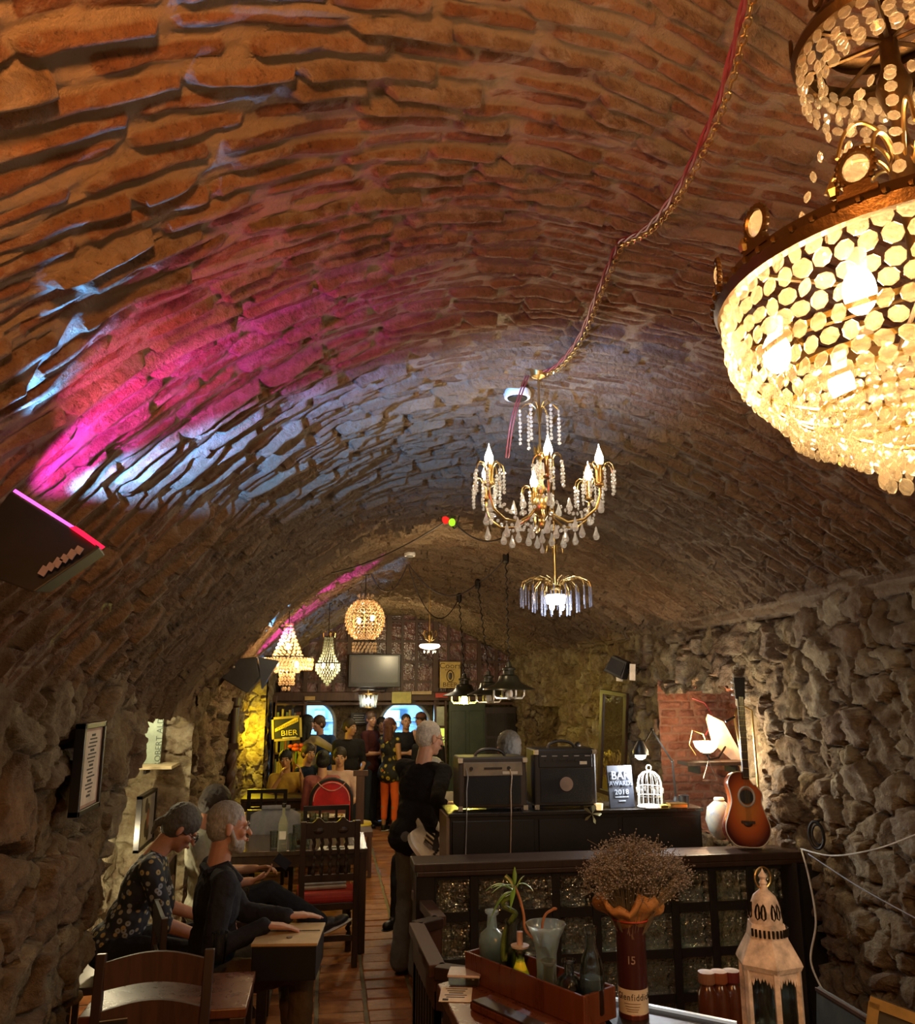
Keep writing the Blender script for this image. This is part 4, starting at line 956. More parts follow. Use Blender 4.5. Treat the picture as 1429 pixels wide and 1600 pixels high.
# zig-zag side rail with balusters running from the partition towards the viewer
zr = .80; PR = [at(652, 1397, z=zr), at(686, 1440, z=zr), at(650, 1449, z=zr), at(683, 1517, z=zr), at(738, 1524, z=zr)]
sr = thing('side_rail', 'zigzag brown-capped rail with dark slats coming forward from the glass-block partition', 'railing', (PR[2].x, PR[2].y, 0)); o = Vector((PR[2].x, PR[2].y, 0))
for i in range(4):
    a, b = PR[i] - o, PR[i + 1] - o; ln = (b - a).length
    c_ = MB().bar(a, b, .075, .05, up=(0, 0, 1)); c_.build('rail_cap', M_BEAM if i in (0, 2) else M_DARKWOOD, sr, bevel=.004)
    MB().bar(a - Vector((0, 0, .09)), b - Vector((0, 0, .09)), .03, .12).build('rail_board', M_BEAM if i != 3 else M_DARKWOOD, sr)
    n = max(2, int(ln / .075))
    for k in range(n + 1):
        p = a.lerp(b, k / n); MB().box((p.x, p.y, .36), (.022, .022, .72)).build('slat', M_BLACKWOOD, sr)
# ---- black cabinet behind the partition carrying the amplifiers
ca, cb = at(703, 1270, y=5.42), at(1096, 1262, y=5.42)
W = cb.x - ca.x; zc = cb.z
cab = thing('stage_cabinet', 'long black cabinet behind the partition with amplifiers and a desk lamp on top', 'cabinet', ((ca.x + cb.x) / 2, 5.62, 0))
MB().box((0, 0, zc / 2), (W, .36, zc - .03)).build('body', M_BLACKWOOD, cab, bevel=.004)
MB().box((0, -.005, zc - .012), (W + .02, .40, .025)).build('top', simple('cabinet_top', (.02, .016, .012), .25), cab, bevel=.004)
for i in range(3): MB().box((-W / 3 + i * W / 3, -.187, zc / 2 + .1), (W / 3 - .03, .012, zc - .3)).build('panel', M_BLACKWOOD, cab, bevel=.004)
MB().box((-W / 2 - .012, -.02, zc / 2), (.02, .34, zc - .04)).build('side_board', wood('tan_board', (.14, .09, .05), (.24, .16, .09)), cab)
# amplifiers
def amp(label, u0, u1, v0, y, depth, tan):
    a = at(u0, v0, y=y); b = at(u1, v0, y=y); W = b.x - a.x; H = a.z - zc - .004; c = thing('amplifier', label, 'amplifier', ((a.x + b.x) / 2, y + depth / 2, zc + .002))
    MB().box((0, 0, H / 2 + .01), (W, depth, H - .02)).build('body', M_LEATHER if not tan else simple('brown_tolex', (.05, .038, .025), .6), c, bevel=.012)
    yf = -depth / 2 - .004
    MB().box((0, yf, H - .075), (W * .86, .012, .085)).build('control_panel', simple('amp_panel_tan', (.24, .19, .12), .5) if tan else M_BLACK, c, bevel=.003)
    MB().box((0, yf, H * .4), (W * .82, .010, H * .55)).build('grille', simple('amp_grille', (.014, .012, .01), .85, bump=.6, bscale=200), c)
    for k in range(2 if tan else 6): MB().tube([(-W * .32 + k * W * (.55 if tan else .12), yf, H - .07), (-W * .32 + k * W * (.55 if tan else .12), yf - .015, H - .07)], .012 if tan else .008, 10).build('knob', M_BLACK, c)
    MB().box((.0, yf - .008, H - .07), (.12, .006, .012)).build('slot', M_BLACK, c)
    MB().tube([(-W * .22, -.02, H)] + [(W * .22 * math.cos(R_(180 - q * 18)), -.02, H + .045 * math.sin(R_(q * 18))) for q in range(1, 10)] + [(W * .22, -.02, H)], .010, 6).build('handle', M_LEATHER, c, smooth=True)
    for sx in (-1, 1):
        for z in (.02, H - .02): MB().box((sx * (W / 2 - .012), yf, z), (.03, .02, .03)).build('corner', simple('chrome', (.7, .68, .62), .25, 1), c)
    for sx in (-1, 1):
        for sy in (-1, 1): MB().lathe([(.012, 0), (.014, .012)], 10, (sx * W * .4, sy * depth * .35, -.002)).build('foot', M_BLACK, c)
    return c, W, H, yf
a1, W1, H1, yf1 = amp('tan-panelled guitar amplifier, left one on the black cabinet', 716, 822, 1183, 5.46, .24, True)
MB().box((W1 * .25, yf1 - .008, H1 - .10), (.1, .004, .018)).build('label_strip', M_CREAM, a1)
o = a1.location
for k, (x0, x1, c_) in enumerate(((-.17, -.19, (.25, .25, .25)), (.12, .10, (.4, .27, .16)))):
    MB().tube([(x0 - .01, yf1 - .01, H1 - .07), (x0, yf1 - .03, H1 - .12), (x0 + (x1 - x0) * .5, yf1 - .035, H1 * .4), (x1 + .01, yf1 - .04, .0), (x1, yf1 - .05, -.25)], .0034, 6).build('lead', simple('lead_%d' % k, c_, .5, bump=0), a1, smooth=True)
a2, W2, H2, yf2 = amp('black guitar amplifier with a round pale badge, right one on the black cabinet', 834, 930, 1170, 5.46, .24, False)
MB().lathe([(0, 0), (.045, 0), (.045, .006), (0, .007)], 28, M=Matrix.Translation((-.0, yf2 - .006, H2 * .42)) @ Matrix.Rotation(R_(90), 4, 'X')).build('round_badge', simple('badge_tan', (.28, .2, .15), .6), a2)
for k in range(5): MB().box((-.15 + .075 * k, yf2 - .009, H2 - .045), (.035, .002, .006)).build('scale_mark', simple('amp_letter', (.35, .32, .28), .5, bump=0), a2)
MB().box((.12, yf2 - .008, H2 - .09), (.05, .004, .02)).build('label_strip', M_CREAM, a2)
mk = thing('microphone', 'black microphone standing up behind the right amplifier', 'microphone', tuple(at(902, 1172, y=5.75)))
MB().ell((0, 0, .03), .025).build('head', M_IRON, mk, smooth=True); MB().tube([(0, 0, 0), (0, 0, -.32)], .012, 8).build('stand', M_BLACK, mk)
# award sign
s0 = at(969, 1229, y=5.5); sg = thing('award_sign', 'black leaning sign reading BAR AWARDS next to the right amplifier', 'sign', (s0.x, s0.y, zc + .001), R_(8))
MB().box((0, 0, .135), (.185, .012, .27), (R_(-7), 0, 0)).build('board', simple('sign_blue_black', (.012, .016, .028), .7, bump=0), sg, bevel=.002)
wl_ = simple('sign_letter', (.3, .34, .4), .5, bump=0)
Mf = lambda z: Matrix.Translation((0, -.012 - .0 + (z - .135) * .12, z)) @ Euler((R_(83), 0, 0)).to_matrix().to_4x4()
text('BAR', 'lettering', wl_, .075, Mf(.205), sg); text('AWARDS', 'lettering', simple('sign_letter_dim', (.15, .18, .24), .5, bump=0), .042, Mf(.155), sg); text('2018', 'lettering', wl_, .045, Mf(.10), sg, sx=1.2)
MB().box((0, -.0155, .07), (.10, .002, .008), (R_(-7), 0, 0)).box((0, -.019, .045), (.05, .002, .007), (R_(-7), 0, 0)).build('fine_print', wl_, sg)
MB().box((0, .05, .09), (.06, .004, .19), (R_(20), 0, 0)).build('strut', M_BLACK, sg)
# articulated desk lamp
hp = at(1000, 1172, y=5.5); bp = at(1056, 1254, y=5.6); e1 = at(1050, 1190, y=5.6); e2 = at(1018, 1140, y=5.55)
dl = thing('desk_lamp', 'black spring-arm desk lamp throwing hard white light onto the cabinet top', 'lamp', (bp.x, bp.y, zc + .001)); o = Vector(dl.location)
MB().lathe([(.07, 0), (.07, .012), (.02, .022), (.012, .05)], 24).build('base', M_BLACK, dl, smooth=True)
for q in (-.008, .008):
    MB().tube([(0, q, .04), tuple(e1 - o + Vector((0, q, 0)))], .004, 6).build('arm', M_IRON, dl); MB().tube([tuple(e1 - o + Vector((0, q, 0))), tuple(e2 - o + Vector((0, q, 0)))], .004, 6).build('arm', M_IRON, dl)
MB().tube([tuple(e2 - o), tuple(e2 - o + (hp - e2) * .6)], .005, 6).ell(e1 - o, .012).ell(e2 - o, .012).build('joint', M_IRON, dl)
MB().lathe([(.055, -.03), (.05, 0), (.03, .04), (.018, .06), (0, .062)], 20, tuple(hp - o), cap=False).build('shade', M_BLACK, dl, smooth=True)
MB().ell(hp - o + Vector((0, 0, -.035)), (.036, .036, .028)).build('bulb', emission('desk_bulb', (.88, .95, 1.0), 120), dl, smooth=True)
lamp('POINT', 'lamp_light', hp - o + Vector((0, -.03, -.09)), 15, (.92, .95, 1.0), .03, dl)
# wire birdcage with crystals under the lamp
c0 = at(1008, 1255, y=5.48); bc = thing('birdcage_lantern', 'small white wire birdcage with hanging crystals under the desk lamp', 'lantern', (c0.x + .035, c0.y, zc + .001))
wm = simple('white_wire', (.75, .78, .72), .35, .2, bump=0)
MB().lathe([(.085, 0), (.088, .008), (.08, .014)], 24).build('base', wm, bc)
for k in range(14):
    a = k / 14 * 6.2832; MB().tube([(r * math.cos(a), r * math.sin(a), z) for r, z in [(.08, .01), (.08, .16), (.068, .2), (.04, .225), (.008, .235)]], .0024, 4).build('bar', wm, bc)
for z in (.075, .135): MB().tube([(.081 * math.cos(q / 24 * 6.2832), .081 * math.sin(q / 24 * 6.2832), z) for q in range(24)], .003, 4, closed=True).build('hoop', wm, bc)
MB().tube([(.018 * math.cos(q / 12 * 6.2832), 0, .255 + .018 * math.sin(q / 12 * 6.2832)) for q in range(12)], .003, 4, closed=True).build('ring', wm, bc)
m = MB()
for k in range(12): m.lathe([(0, 0), (.007, -.012), (.004, -.035), (0, -.04)], 6, (.087 * math.cos(k * .5236), .087 * math.sin(k * .5236), .132))
tag(m.build('crystals', CRY_C, bc), kind='stuff')
# small things on the cabinet
def cyl_thing(name, label, cat, loc, prof, mat, n=20, extra=None, group=None):
    t = thing(name, label, cat, tuple(loc), 0, group); MB().lathe(prof, n).build('body', mat, t, smooth=True)
    if extra:
        for nm, pr, mt in extra: MB().lathe(pr, n).build(nm, mt, t, smooth=True)
    return t
p = at(936, 1254, y=5.42); cyl_thing('tealight', 'glowing cream tealight in a glass between the amplifier and the award sign', 'candle', (p.x, p.y, zc + .001), [(.02, 0), (.024, .04), (.021, .04), (.018, .006), (0, .006)], simple('tealight_wax', (.8, .65, .4), .5, emit=(1, .6, .25), es=.5))
p = at(1036, 1256, y=5.42); box_thing('matchbox', 'small yellow box lying by the birdcage', 'box', (p.x, p.y, zc + .001), [('body', simple('yellow_card', (.6, .5, .08), .6), [((0, 0, .012), (.06, .035, .024))]), ('striker', M_DARKWOOD, [((0, -.018, .012), (.05, .002, .014))])], .2)
p = at(1068, 1250, y=5.5); cyl_thing('black_cup', 'small black cup by the foot of the desk lamp', 'cup', (p.x, p.y, zc + .001), [(.03, 0), (.034, .06), (.036, .07), (.031, .068), (.028, .01), (0, .01)], M_BLACK)
p = at(1046, 1258, y=5.5); box_thing('brass_box', 'flat brass box lying on the cabinet top near its right end', 'box', (p.x + .03, p.y - .05, zc + .001), [('body', M_GOLD, [((0, 0, .012), (.12, .07, .024))]), ('lid', M_OLDGOLD, [((0, 0, .027), (.124, .074, .006))])])
# dry leaf tag and plaster on cabinet edge
p = at(925, 1272, y=5.41); t_ = thing('paper_star', 'crumpled pale paper star stuck on the edge of the black cabinet', 'decoration', tuple(p))
m = MB()
for k in range(5): a = k * 1.257; m.add([(0, 0, 0), (.05 * math.cos(a - .25), -.01, .05 * math.sin(a - .25)), (.065 * math.cos(a), .0, .065 * math.sin(a)), (.05 * math.cos(a + .25), .01, .05 * math.sin(a + .25))], [(0, 1, 2, 3)])
m.build('paper', simple('paper_green', (.32, .33, .18), .8), t_)
# ---- guitars
def guitar_body(sc, mat, rim, hole, bridge, name, label, loc, rot):
    t = thing(name, label, 'guitar', loc); t.rotation_euler = rot
    O = [(0, -.235), (.09, -.225), (.145, -.17), (.155, -.11), (.13, -.04), (.105, .03), (.112, .09), (.125, .14), (.105, .19), (.06, .215), (0, .21)]
    O = [(x * .92, z) for x, z in O]
    L = [(-x, z) for x, z in O[::-1][1:-1]]; P = O + L
    # cutaway on the right shoulder
    P = [(x * (.55 if (x > 0 and z > .13) else 1), z - (.05 if (x > .03 and z > .17) else 0)) for x, z in P]
    P3 = dense([Vector((x, 0, z)) for x, z in P + P[:1]], 5)[:-1]; n = len(P3)
    def ring(y, s): return [(p.x * s, y, p.z * s) for p in P3]
    m = MB().add(ring(0, .97) + ring(.006, 1) + ring(.07, .98) + ring(.09, .85), [(tuple(range(n)))] + [(q * n + i, (q + 1) * n + i, (q + 1) * n + (i + 1) % n, q * n + (i + 1) % n) for q in range(3) for i in range(n)] + [tuple(range(3 * n, 4 * n))[::-1]])
    m.build('body', mat, t, smooth=True)
    MB().tube([(p[0], -.001, p[2]) for p in ring(0, .985)], .0035, 4, closed=True).build('binding', rim, t)
    return t
t = NT('sunburst'); co = t.coord(); sp = t.n('SeparateXYZ', i_0=co)
rr = t.n('VectorMath', operation='LENGTH', i_0=t.n('Mapping', i_Vector=co, i_Scale=(6.2, 0, 4.2)).outputs[0]).outputs['Value']
c = t.ramp(rr, (.2, (.62, .22, .04)), (.62, (.48, .10, .02)), (.98, (.07, .012, .006)))
p = t.n('BsdfPrincipled', i_Base_Color=c, i_Roughness=.18); M_SUNB = t.finish(p.outputs[0])
gp = at(1166, 1288, y=5.05)
gt = guitar_body(1, M_SUNB, M_CREAM, 1, 1, 'acoustic_guitar', 'sunburst acoustic guitar with cutaway standing upright on the partition ledge', (gp.x, 5.03, 1.265), (R_(-7), R_(3), R_(-6)))
MB().lathe([(0, 0), (.044, 0), (.044, .002), (0, .003)], 24, M=Matrix.Translation((.0, -.003, .065)) @ Matrix.Rotation(R_(90), 4, 'X')).build('sound_hole', M_BLACK, gt)
MB().tube([(.050 * math.cos(q / 28 * 6.2832), -.004, .065 + .058 * math.sin(q / 28 * 6.2832)) for q in range(28)], .007, 5, closed=True).build('rosette', simple('rosette', (.5, .48, .42), .5, bump=.6, bscale=300), gt)
m = MB().box((0, -.006, -.085), (.085, .01, .016)); m.ell((0, -.004, -.095), (.028, .006, .018)); m.build('bridge', M_DARKWOOD, gt)
MB().box((0, -.012, .42), (.042, .022, .50)).build('neck', M_DARKWOOD, gt, bevel=.003)
for k in range(12): MB().box((0, -.0245, .18 + .42 * (1 - .93 ** k) * 1.9), (.040, .003, .003)).build('fret', M_OLDGOLD, gt)
MB().box((0, -.008, .735), (.062, .016, .14), taper=1.2).build('headstock', M_BLACK, gt, bevel=.003)
for sx in (-1, 1):
    for k in range(3): MB().ell((sx * .045, -.006, .695 + .04 * k), (.012, .008, .009)).build('tuner', M_WHITEP, gt, smooth=True)
for k in range(6): MB().tube([(-.015 + .006 * k, -.018, -.085), (-.013 + .005 * k, -.027, .68)], .0008, 3).build('string', M_OLDGOLD, gt)
gs = thing('guitar_stand', 'thin black stand with padded neck fork holding the acoustic guitar', 'stand', (gt.location.x + .06, 5.14, 1.024))
MB().tube([(0, 0, 0), (-.02, -.01, .55), (-.05, -.01, .78), (-.02, .01, .84), (.03, .02, .86), (.09, .02, .83), (.10, .02, .0)], .008, 6).build('frame', M_OLDGOLD, gs, smooth=True)
MB().tube([(-.13, -.04, .76), (-.05, -.01, .79)], .007, 6).build('fork', M_BLACK, gs)
# ---- niche: sconce, paper shade, shelf, triangle, vase
kp = at(1103, 1168, y=6.2); sc = thing('wall_sconce', 'wall lamp with a glowing white glass bowl in the brick niche', 'lamp', tuple(kp))
MB().lathe([(0, -.045), (.045, -.035), (.082, .0), (.098, .045), (.092, .045), (.075, .003), (.04, -.028), (0, -.036)], 28).build('glass_bowl', simple('sconce_glass', (.9, .8, .6), .3, emit=(1, .70, .38), es=3.0), sc, smooth=True)
MB().lathe([(.03, -.055), (.034, -.045), (.01, -.035)], 14).tube([(0, 0, -.05), (.03, .02, -.09), (.12, .05, -.08), (.2, .08, 0)], .008, 6).build('bracket', M_IRON, sc, smooth=True)
lamp('POINT', 'lamp_light', (0, -.02, .09), 12, (1, .60, .33), .04, sc)
MB().tube([(.0, 0, .04), (-.02, 0, .1), (-.10, .02, .13), (-.13, .02, .02), (-.08, .02, -.06)], .0035, 6).build('curled_arm', M_OLDGOLD, sc, smooth=True)
kp = at(1130, 1160, y=6.3); sh = thing('paper_cone', 'folded cream paper shade hanging beside the niche lamp', 'lamp shade', tuple(kp)); 
MB().add([(-.12, 0, .22), (.0, -.02, .16), (.16, .0, -.12), (.14, .02, -.20), (-.10, 0, .0), (-.11, .06, .18), (.12, .08, -.16)], [(0, 1, 4), (1, 2, 3, 4), (0, 5, 1), (1, 5, 6, 2), (4, 3, 6, 5), (0, 4, 5), (2, 6, 3)]).build('shade', simple('lamp_paper', (.62, .45, .3), .8), sh)
kp = at(1103, 1192, y=6.1); nl = thing('niche_shelf', 'dark narrow shelf crossing the brick niche under the lamp', 'shelf', tuple(kp))
MB().box((.05, 0, 0), (.48, .2, .025)).build('board', M_DARKWOOD, nl); MB().box((-.1, 0, -.04), (.02, .18, .06)).box((.2, 0, -.04), (.02, .18, .06)).build('bracket', M_IRON, nl)
kp = at(1107, 1206, y=5.9); tr = thing('triangle', 'steel triangle instrument hanging in the niche', 'instrument', tuple(kp))
MB().tube([(-.05, 0, -.06), (.06, 0, -.06), (.0, 0, .08), (-.045, 0, -.045)], .005, 6).build('bar', simple('steel', (.7, .7, .66), .25, 1, bump=0), tr); MB().tube([(0, 0, .08), (.01, 0, .15)], .002, 4).build('loop', M_INK, tr)
kp = at(1112, 1326, y=5.5); vs_ = thing('painted_jar', 'pale oval jar with blue marks standing behind the right end of the black cabinet', 'jar', (kp.x, 5.35, 1.025 - .0))
t = NT('jar_paint'); co = t.coord(); cc = t.ramp(t.noise(co, 16, 4), (.45, (.50, .46, .32)), (.6, (.35, .36, .36)), (.68, (.05, .10, .3))); MJ = t.finish(t.n('BsdfPrincipled', i_Base_Color=cc, i_Roughness=.35).outputs[0])
MB().lathe([(.03, 0), (.075, .05), (.095, .12), (.08, .2), (.035, .24), (.03, .245), (.0, .24)], 28).build('body', MJ, vs_, smooth=True); MB().lathe([(.03, .24), (.036, .25), (.03, .262)], 20).build('rim', M_CREAM, vs_)
kp = at(1183, 1160, y=5.6); rl = thing('wall_lamp', 'small glowing lamp half hidden behind the guitar neck at the niche edge', 'lamp', tuple(kp))
MB().ell((0, .02, 0), (.03, .03, .05)).build('bulb', emission('small_amber', (1, .6, .25), 4), rl, smooth=True); lamp('POINT', 'lamp_light', (-.42, -.22, .0), 11, (1, .80, .52), .05, rl); MB().lathe([(.06, -.05), (.03, .06), (.02, .07)], 16, cap=False).build('shade', simple('small_shade', (.5, .42, .32), .7), rl)
MB().tube([(0, .0, .06), (0, .05, .1), (.25, .1, .1)], .006, 5).build('bracket', M_IRON, rl)
kp = at(1110, 1110, y=6.5); t_ = MB().tube([Vector(q) for q in [(-.16, .0, .10), (-.05, 0, .06), (.0, 0, -.02), (.0, 0, -.1), (-.06, 0, -.2)]], .006, 6).build('red_lead', cable_m, loc=kp, smooth=True); tag(t_, 'red cable curving down inside the brick niche above the lamp', 'cable')
# ---- right wall: leaning mirror, speaker, notes, ring, leads
a = at(882, 1073, y=7.8); b = at(925, 1205, y=7.2)
mr = thing('tall_mirror', 'tall narrow dark-framed mirror leaning on the right stone wall beyond the amplifiers', 'mirror', (2.72, 7.9, 1.0)); mr.rotation_euler = (0, R_(6), R_(-68))
MH, MW = .95, .34
m = MB()
for sx in (-1, 1): m.box((sx * MW / 2, 0, MH / 2), (.045, .035, MH)); m.box((0, 0, MH / 2 + sx * MH / 2), (MW + .045, .035, .045))
m.build('frame', M_DARKWOOD, mr, bevel=.005)
t = NT('mirror_glass'); p = t.n('BsdfPrincipled', i_Base_Color=(.6, .6, .5, 1), i_Metallic=1, i_Roughness=.06); t.set(p, 'Normal', t.bump(t.noise(t.coord(), 9, 2), .2, .02)); MMR = t.finish(p.outputs[0])
MB().box((0, .005, MH / 2), (MW - .03, .01, MH - .03)).build('mirror_pane', MMR, mr)
kp = at(893, 1042, y=7.6); sp_ = thing('wall_speaker', 'small black wedge speaker high on the right wall above the mirror', 'speaker', (2.72, 7.55, kp.z)); sp_.rotation_euler = (0, R_(25), R_(-40))
MB().box((0, 0, 0), (.20, .16, .17), taper=.75).build('body', M_BLACK, sp_, bevel=.005); MB().box((0, -.083, 0), (.15, .006, .12)).build('grille', simple('speaker_grille', (.02, .02, .02), .8, bump=.6, bscale=300), sp_); MB().box((.1, .1, 0), (.04, .16, .04)).build('bracket', M_IRON, sp_)
for u, v, w_, lab in ((875, 1052, .07, 'small torn note pinned left of the wall speaker'), (912, 1050, .06, 'small pale note pinned right of the wall speaker')):
    kp = at(u, v, y=7.4 if u > 900 else 7.75); MB_ = MB().box((0, 0, 0), (w_, .006, .15), (0, R_(4), 0)); MB_.box((0, -.004, .06), (.01, .004, .01)); tag(MB_.build('wall_note', M_PAPER, loc=Vector((2.80, kp.y, kp.z))), lab, 'paper').rotation_euler = (0, 0, R_(-50))
kp = at(1275, 1305, x=2.84); rg = thing('wall_ring', 'dark iron ring hanging on the rough stones right of the guitar', 'ring', tuple(kp)); rg.rotation_euler = (0, 0, R_(-60))
MB().tube([(.045 * math.cos(q / 24 * 6.2832), 0, .075 * math.sin(q / 24 * 6.2832)) for q in range(24)], .009, 7, closed=True).build('ring', M_IRON, rg, smooth=True); MB().tube([(.0, 0, .07), (.02, .03, .085), (.05, .09, .08)], .008, 6).build('staple', M_IRON, rg)
MB().tube([(.035 * math.cos(q / 24 * 6.2832), .02, .055 * math.sin(q / 24 * 6.2832)) for q in range(24)], .006, 7, closed=True).build('inner_ring', M_IRON, rg, smooth=True)
wc = simple('white_lead', (.62, .58, .48), .45, bump=0)
wire('white cable hanging from the right end of the partition ledge down to the floor level', dense([at(1252, 1328, y=4.86), at(1264, 1375, y=4.7), at(1274, 1440, y=4.6), at(1266, 1500, y=4.5), at(1285, 1548, y=4.3)], 8), .006, wc)
wire('thin pale wire stretched along the right wall to the picture edge', dense([at(1250, 1326, x=2.78), at(1300, 1337, x=2.74), at(1370, 1326, x=2.74), at(1440, 1300, x=2.74)], 8), .004, wc)
wire('thin wire slanting down across the right wall stones', dense([at(1262, 1334, x=2.78), at(1340, 1385, x=2.72), at(1432, 1436, x=2.72)], 8), .003, simple('grey_wire', (.3, .32, .34), .5, bump=0))
# canvases leaning at bottom right
ca_, cb_ = at(1275, 1545, y=3.5), at(1356, 1594, y=2.95)
cv = thing('leaning_canvas', 'dark unframed canvas leaning at the right wall beside the lantern', 'painting', (ca_.x, ca_.y, ca_.z - .6)); o = Vector(cv.location)
nn = Vector((-.02, -.03, 0)); q = [ca_ - o, cb_ - o, cb_ - o + Vector((-.12, -.1, -.6)), ca_ - o + Vector((-.12, -.1, -.6))]
MB().add(q + [p_ + Vector((.03, .03, 0)) for p_ in q], [(3, 2, 1, 0), (4, 5, 6, 7), (0, 1, 5, 4), (1, 2, 6, 5), (2, 3, 7, 6), (3, 0, 4, 7)]).build('canvas', simple('dark_canvas', (.035, .038, .028), .7, nscale=4, var=.8), cv)
MB().bar(q[0], q[1], .012, .012).build('edge', M_BEAM, cv)
a0 = at(1405, 1600, y=2.5)
g_ = at(1395, 1600, y=2.75); cv = thing('gilt_picture_frame', 'gilt-edged framed picture showing only its top corner at the bottom right', 'painting', (g_.x + .13, 2.75, g_.z - .27)); cv.rotation_euler = (R_(-10), R_(12), R_(-40))
m = MB()
for sx in (-1, 1): m.box((sx * .22, 0, 0), (.035, .03, .5)); m.box((0, 0, sx * .25), (.47, .03, .035))
m.build('frame', M_OLDGOLD, cv); MB().box((0, .006, 0), (.42, .01, .48)).build('picture', simple('dark_picture', (.05, .045, .03), .5), cv)

# ---- foreground sideboard with tray
TZ = 1.05
q = [at(683, 1540, z=TZ), at(728, 1600, z=TZ), at(1060, 1660, z=TZ), at(1060, 1560, z=TZ), at(930, 1545, z=TZ), at(740, 1520, z=TZ)]
sb = thing('sideboard', 'red-brown polished sideboard in the foreground carrying the tray of bottles', 'table', (q[0].x + .5, q[0].y - .4, 0)); o = Vector(sb.location)
P = [at(683, 1537, z=TZ), at(722, 1612, z=TZ), at(900, 1760, z=TZ), at(985, 1700, z=TZ), at(948, 1600, z=TZ), at(905, 1530, z=TZ), at(745, 1520, z=TZ)]
P = [(p.x - o.x, p.y - o.y) for p in P]; n = len(P)
def slab(P, z0, z1): n = len(P); return MB().add([(x, y, z0) for x, y in P] + [(x, y, z1) for x, y in P], [tuple(range(n, 2 * n)), tuple(range(n))[::-1]] + [(i, (i + 1) % n, n + (i + 1) % n, n + i) for i in range(n)])
slab(P, TZ - .035, TZ).build('top', M_REDWOOD, sb, bevel=.004)
cx = sum(p[0] for p in P) / n; cy_ = sum(p[1] for p in P) / n
slab([(cx + (x - cx) * .93, cy_ + (y - cy_) * .93) for x, y in P], .02, TZ - .035).build('body', M_DARKWOOD, sb)
slab([(cx + (x - cx) * .9, cy_ + (y - cy_) * .9) for x, y in P], 0, .02).build('plinth', M_BLACKWOOD, sb)
# black counter with pale metal edge behind the tube
ct = thing('bar_counter', 'black counter with a bright pale edge strip behind the whisky tube', 'counter', (1.3, 2.75, 0)); o = Vector(ct.location)
e0, e1_ = at(915, 1553, z=1.02), at(1150, 1600, z=1.02)
P = [(e0.x - o.x, e0.y - o.y), (e1_.x - o.x, e1_.y - o.y), (e1_.x - o.x - .04, e1_.y - o.y - .3), *[(q_.x - o.x, q_.y - o.y) for q_ in (at(1010, 1700, z=1.02), at(958, 1600, z=1.02))]]
cx_ = sum(p[0] for p in P) / len(P); cy2 = sum(p[1] for p in P) / len(P); slab(P, .95, 1.018).build('top', M_BLACKWOOD, ct); slab([(cx_ + (x - cx_) * .9, cy2 + (y - cy2) * .9) for x, y in P], 0, .95).build('body', M_BLACKWOOD, ct)
MB().bar((P[0][0], P[0][1], 1.012), (P[1][0], P[1][1], 1.012), .014, .028).build('edge_strip', simple('glowing_pale_metal', (.75, .8, .8), .3, .6, bump=0, emit=(.8, .95, 1), es=.12), ct)  # faint emission added so the metal edge looks brightly lit
# tray box with bottles
T0 = [at(728, 1530, z=TZ), at(893, 1600, z=TZ), at(932, 1560, z=TZ)]
ax_ = (T0[1] - T0[0]); Lx = .53; angt = math.atan2(T0[1].y - T0[0].y, T0[1].x - T0[0].x)
trc = T0[0] + Vector((math.cos(angt), math.sin(angt), 0)) * Lx / 2 + Vector((-math.sin(angt), math.cos(angt), 0)) * .065
ty = thing('bottle_tray', 'long open red-brown wooden box holding vases and bottles on the sideboard', 'box', (trc.x, trc.y, TZ + .001), angt)
Wt, Dt, Ht = Lx, .14, .085
m = MB().box((0, 0, .006), (Wt, Dt, .012))
MB().box((0, 0, .006), (Wt - .02, Dt - .02, .012)).build('bottom', M_REDWOOD, ty)
for sy in (-1, 1): MB().box((0, sy * (Dt / 2 - .005), Ht / 2), (Wt, .010, Ht)).build('side_board', M_REDWOOD, ty, bevel=.002)
for sx in (-1, 1): MB().box((sx * (Wt / 2 - .005), 0, Ht / 2), (.010, Dt - .02, Ht)).build('end_board', M_REDWOOD, ty, bevel=.002)
ux = Vector((math.cos(angt), math.sin(angt), 0)); uy = Vector((-math.sin(angt), math.cos(angt), 0))
def in_tray(f, g=0): p = Vector(ty.location) + ux * (f * Wt) + uy * (g * Dt) + Vector((0, 0, .0125)); return tuple(p)
def bottle(label, loc, prof, mat, name='glass_bottle', sx=1, cat='bottle', liquid=None, n=24):
    t = thing(name, label, cat, loc); t.rotation_euler = (0, 0, angt)
    inner = [(max(r - .003, .001), z + (.004 if i == 0 else 0)) for i, (r, z) in enumerate(prof)][::-1]
    MB().lathe(prof + inner[:-1] + [(0, prof[0][1] + .004)], n, sy=sx).build('glass', mat, t, smooth=True)
    if liquid: MB().lathe(liquid[0], n, sy=sx * .96).build('liquid', liquid[1], t, smooth=True)
    return t
b1 = bottle('squat clear apothecary bottle with flared lip, leftmost in the tray', in_tray(-.39), [(.044, 0), (.05, .01), (.05, .10), (.044, .125), (.02, .145), (.017, .185), (.027, .192), (.027, .2)], GLASSM, sx=.75, liquid=([(.0, .006), (.044, .008), (.044, .1), (0, .1)], glass('greyish', (.9, .93, .88), .2, 30, .5)))
b2 = bottle('slim cylinder vase holding the twisted bamboo stem', in_tray(-.225, .1), [(.028, 0), (.03, .01), (.024, .04), (.022, .17), (.027, .185)], GLASS, 'cylinder_vase', cat='vase')
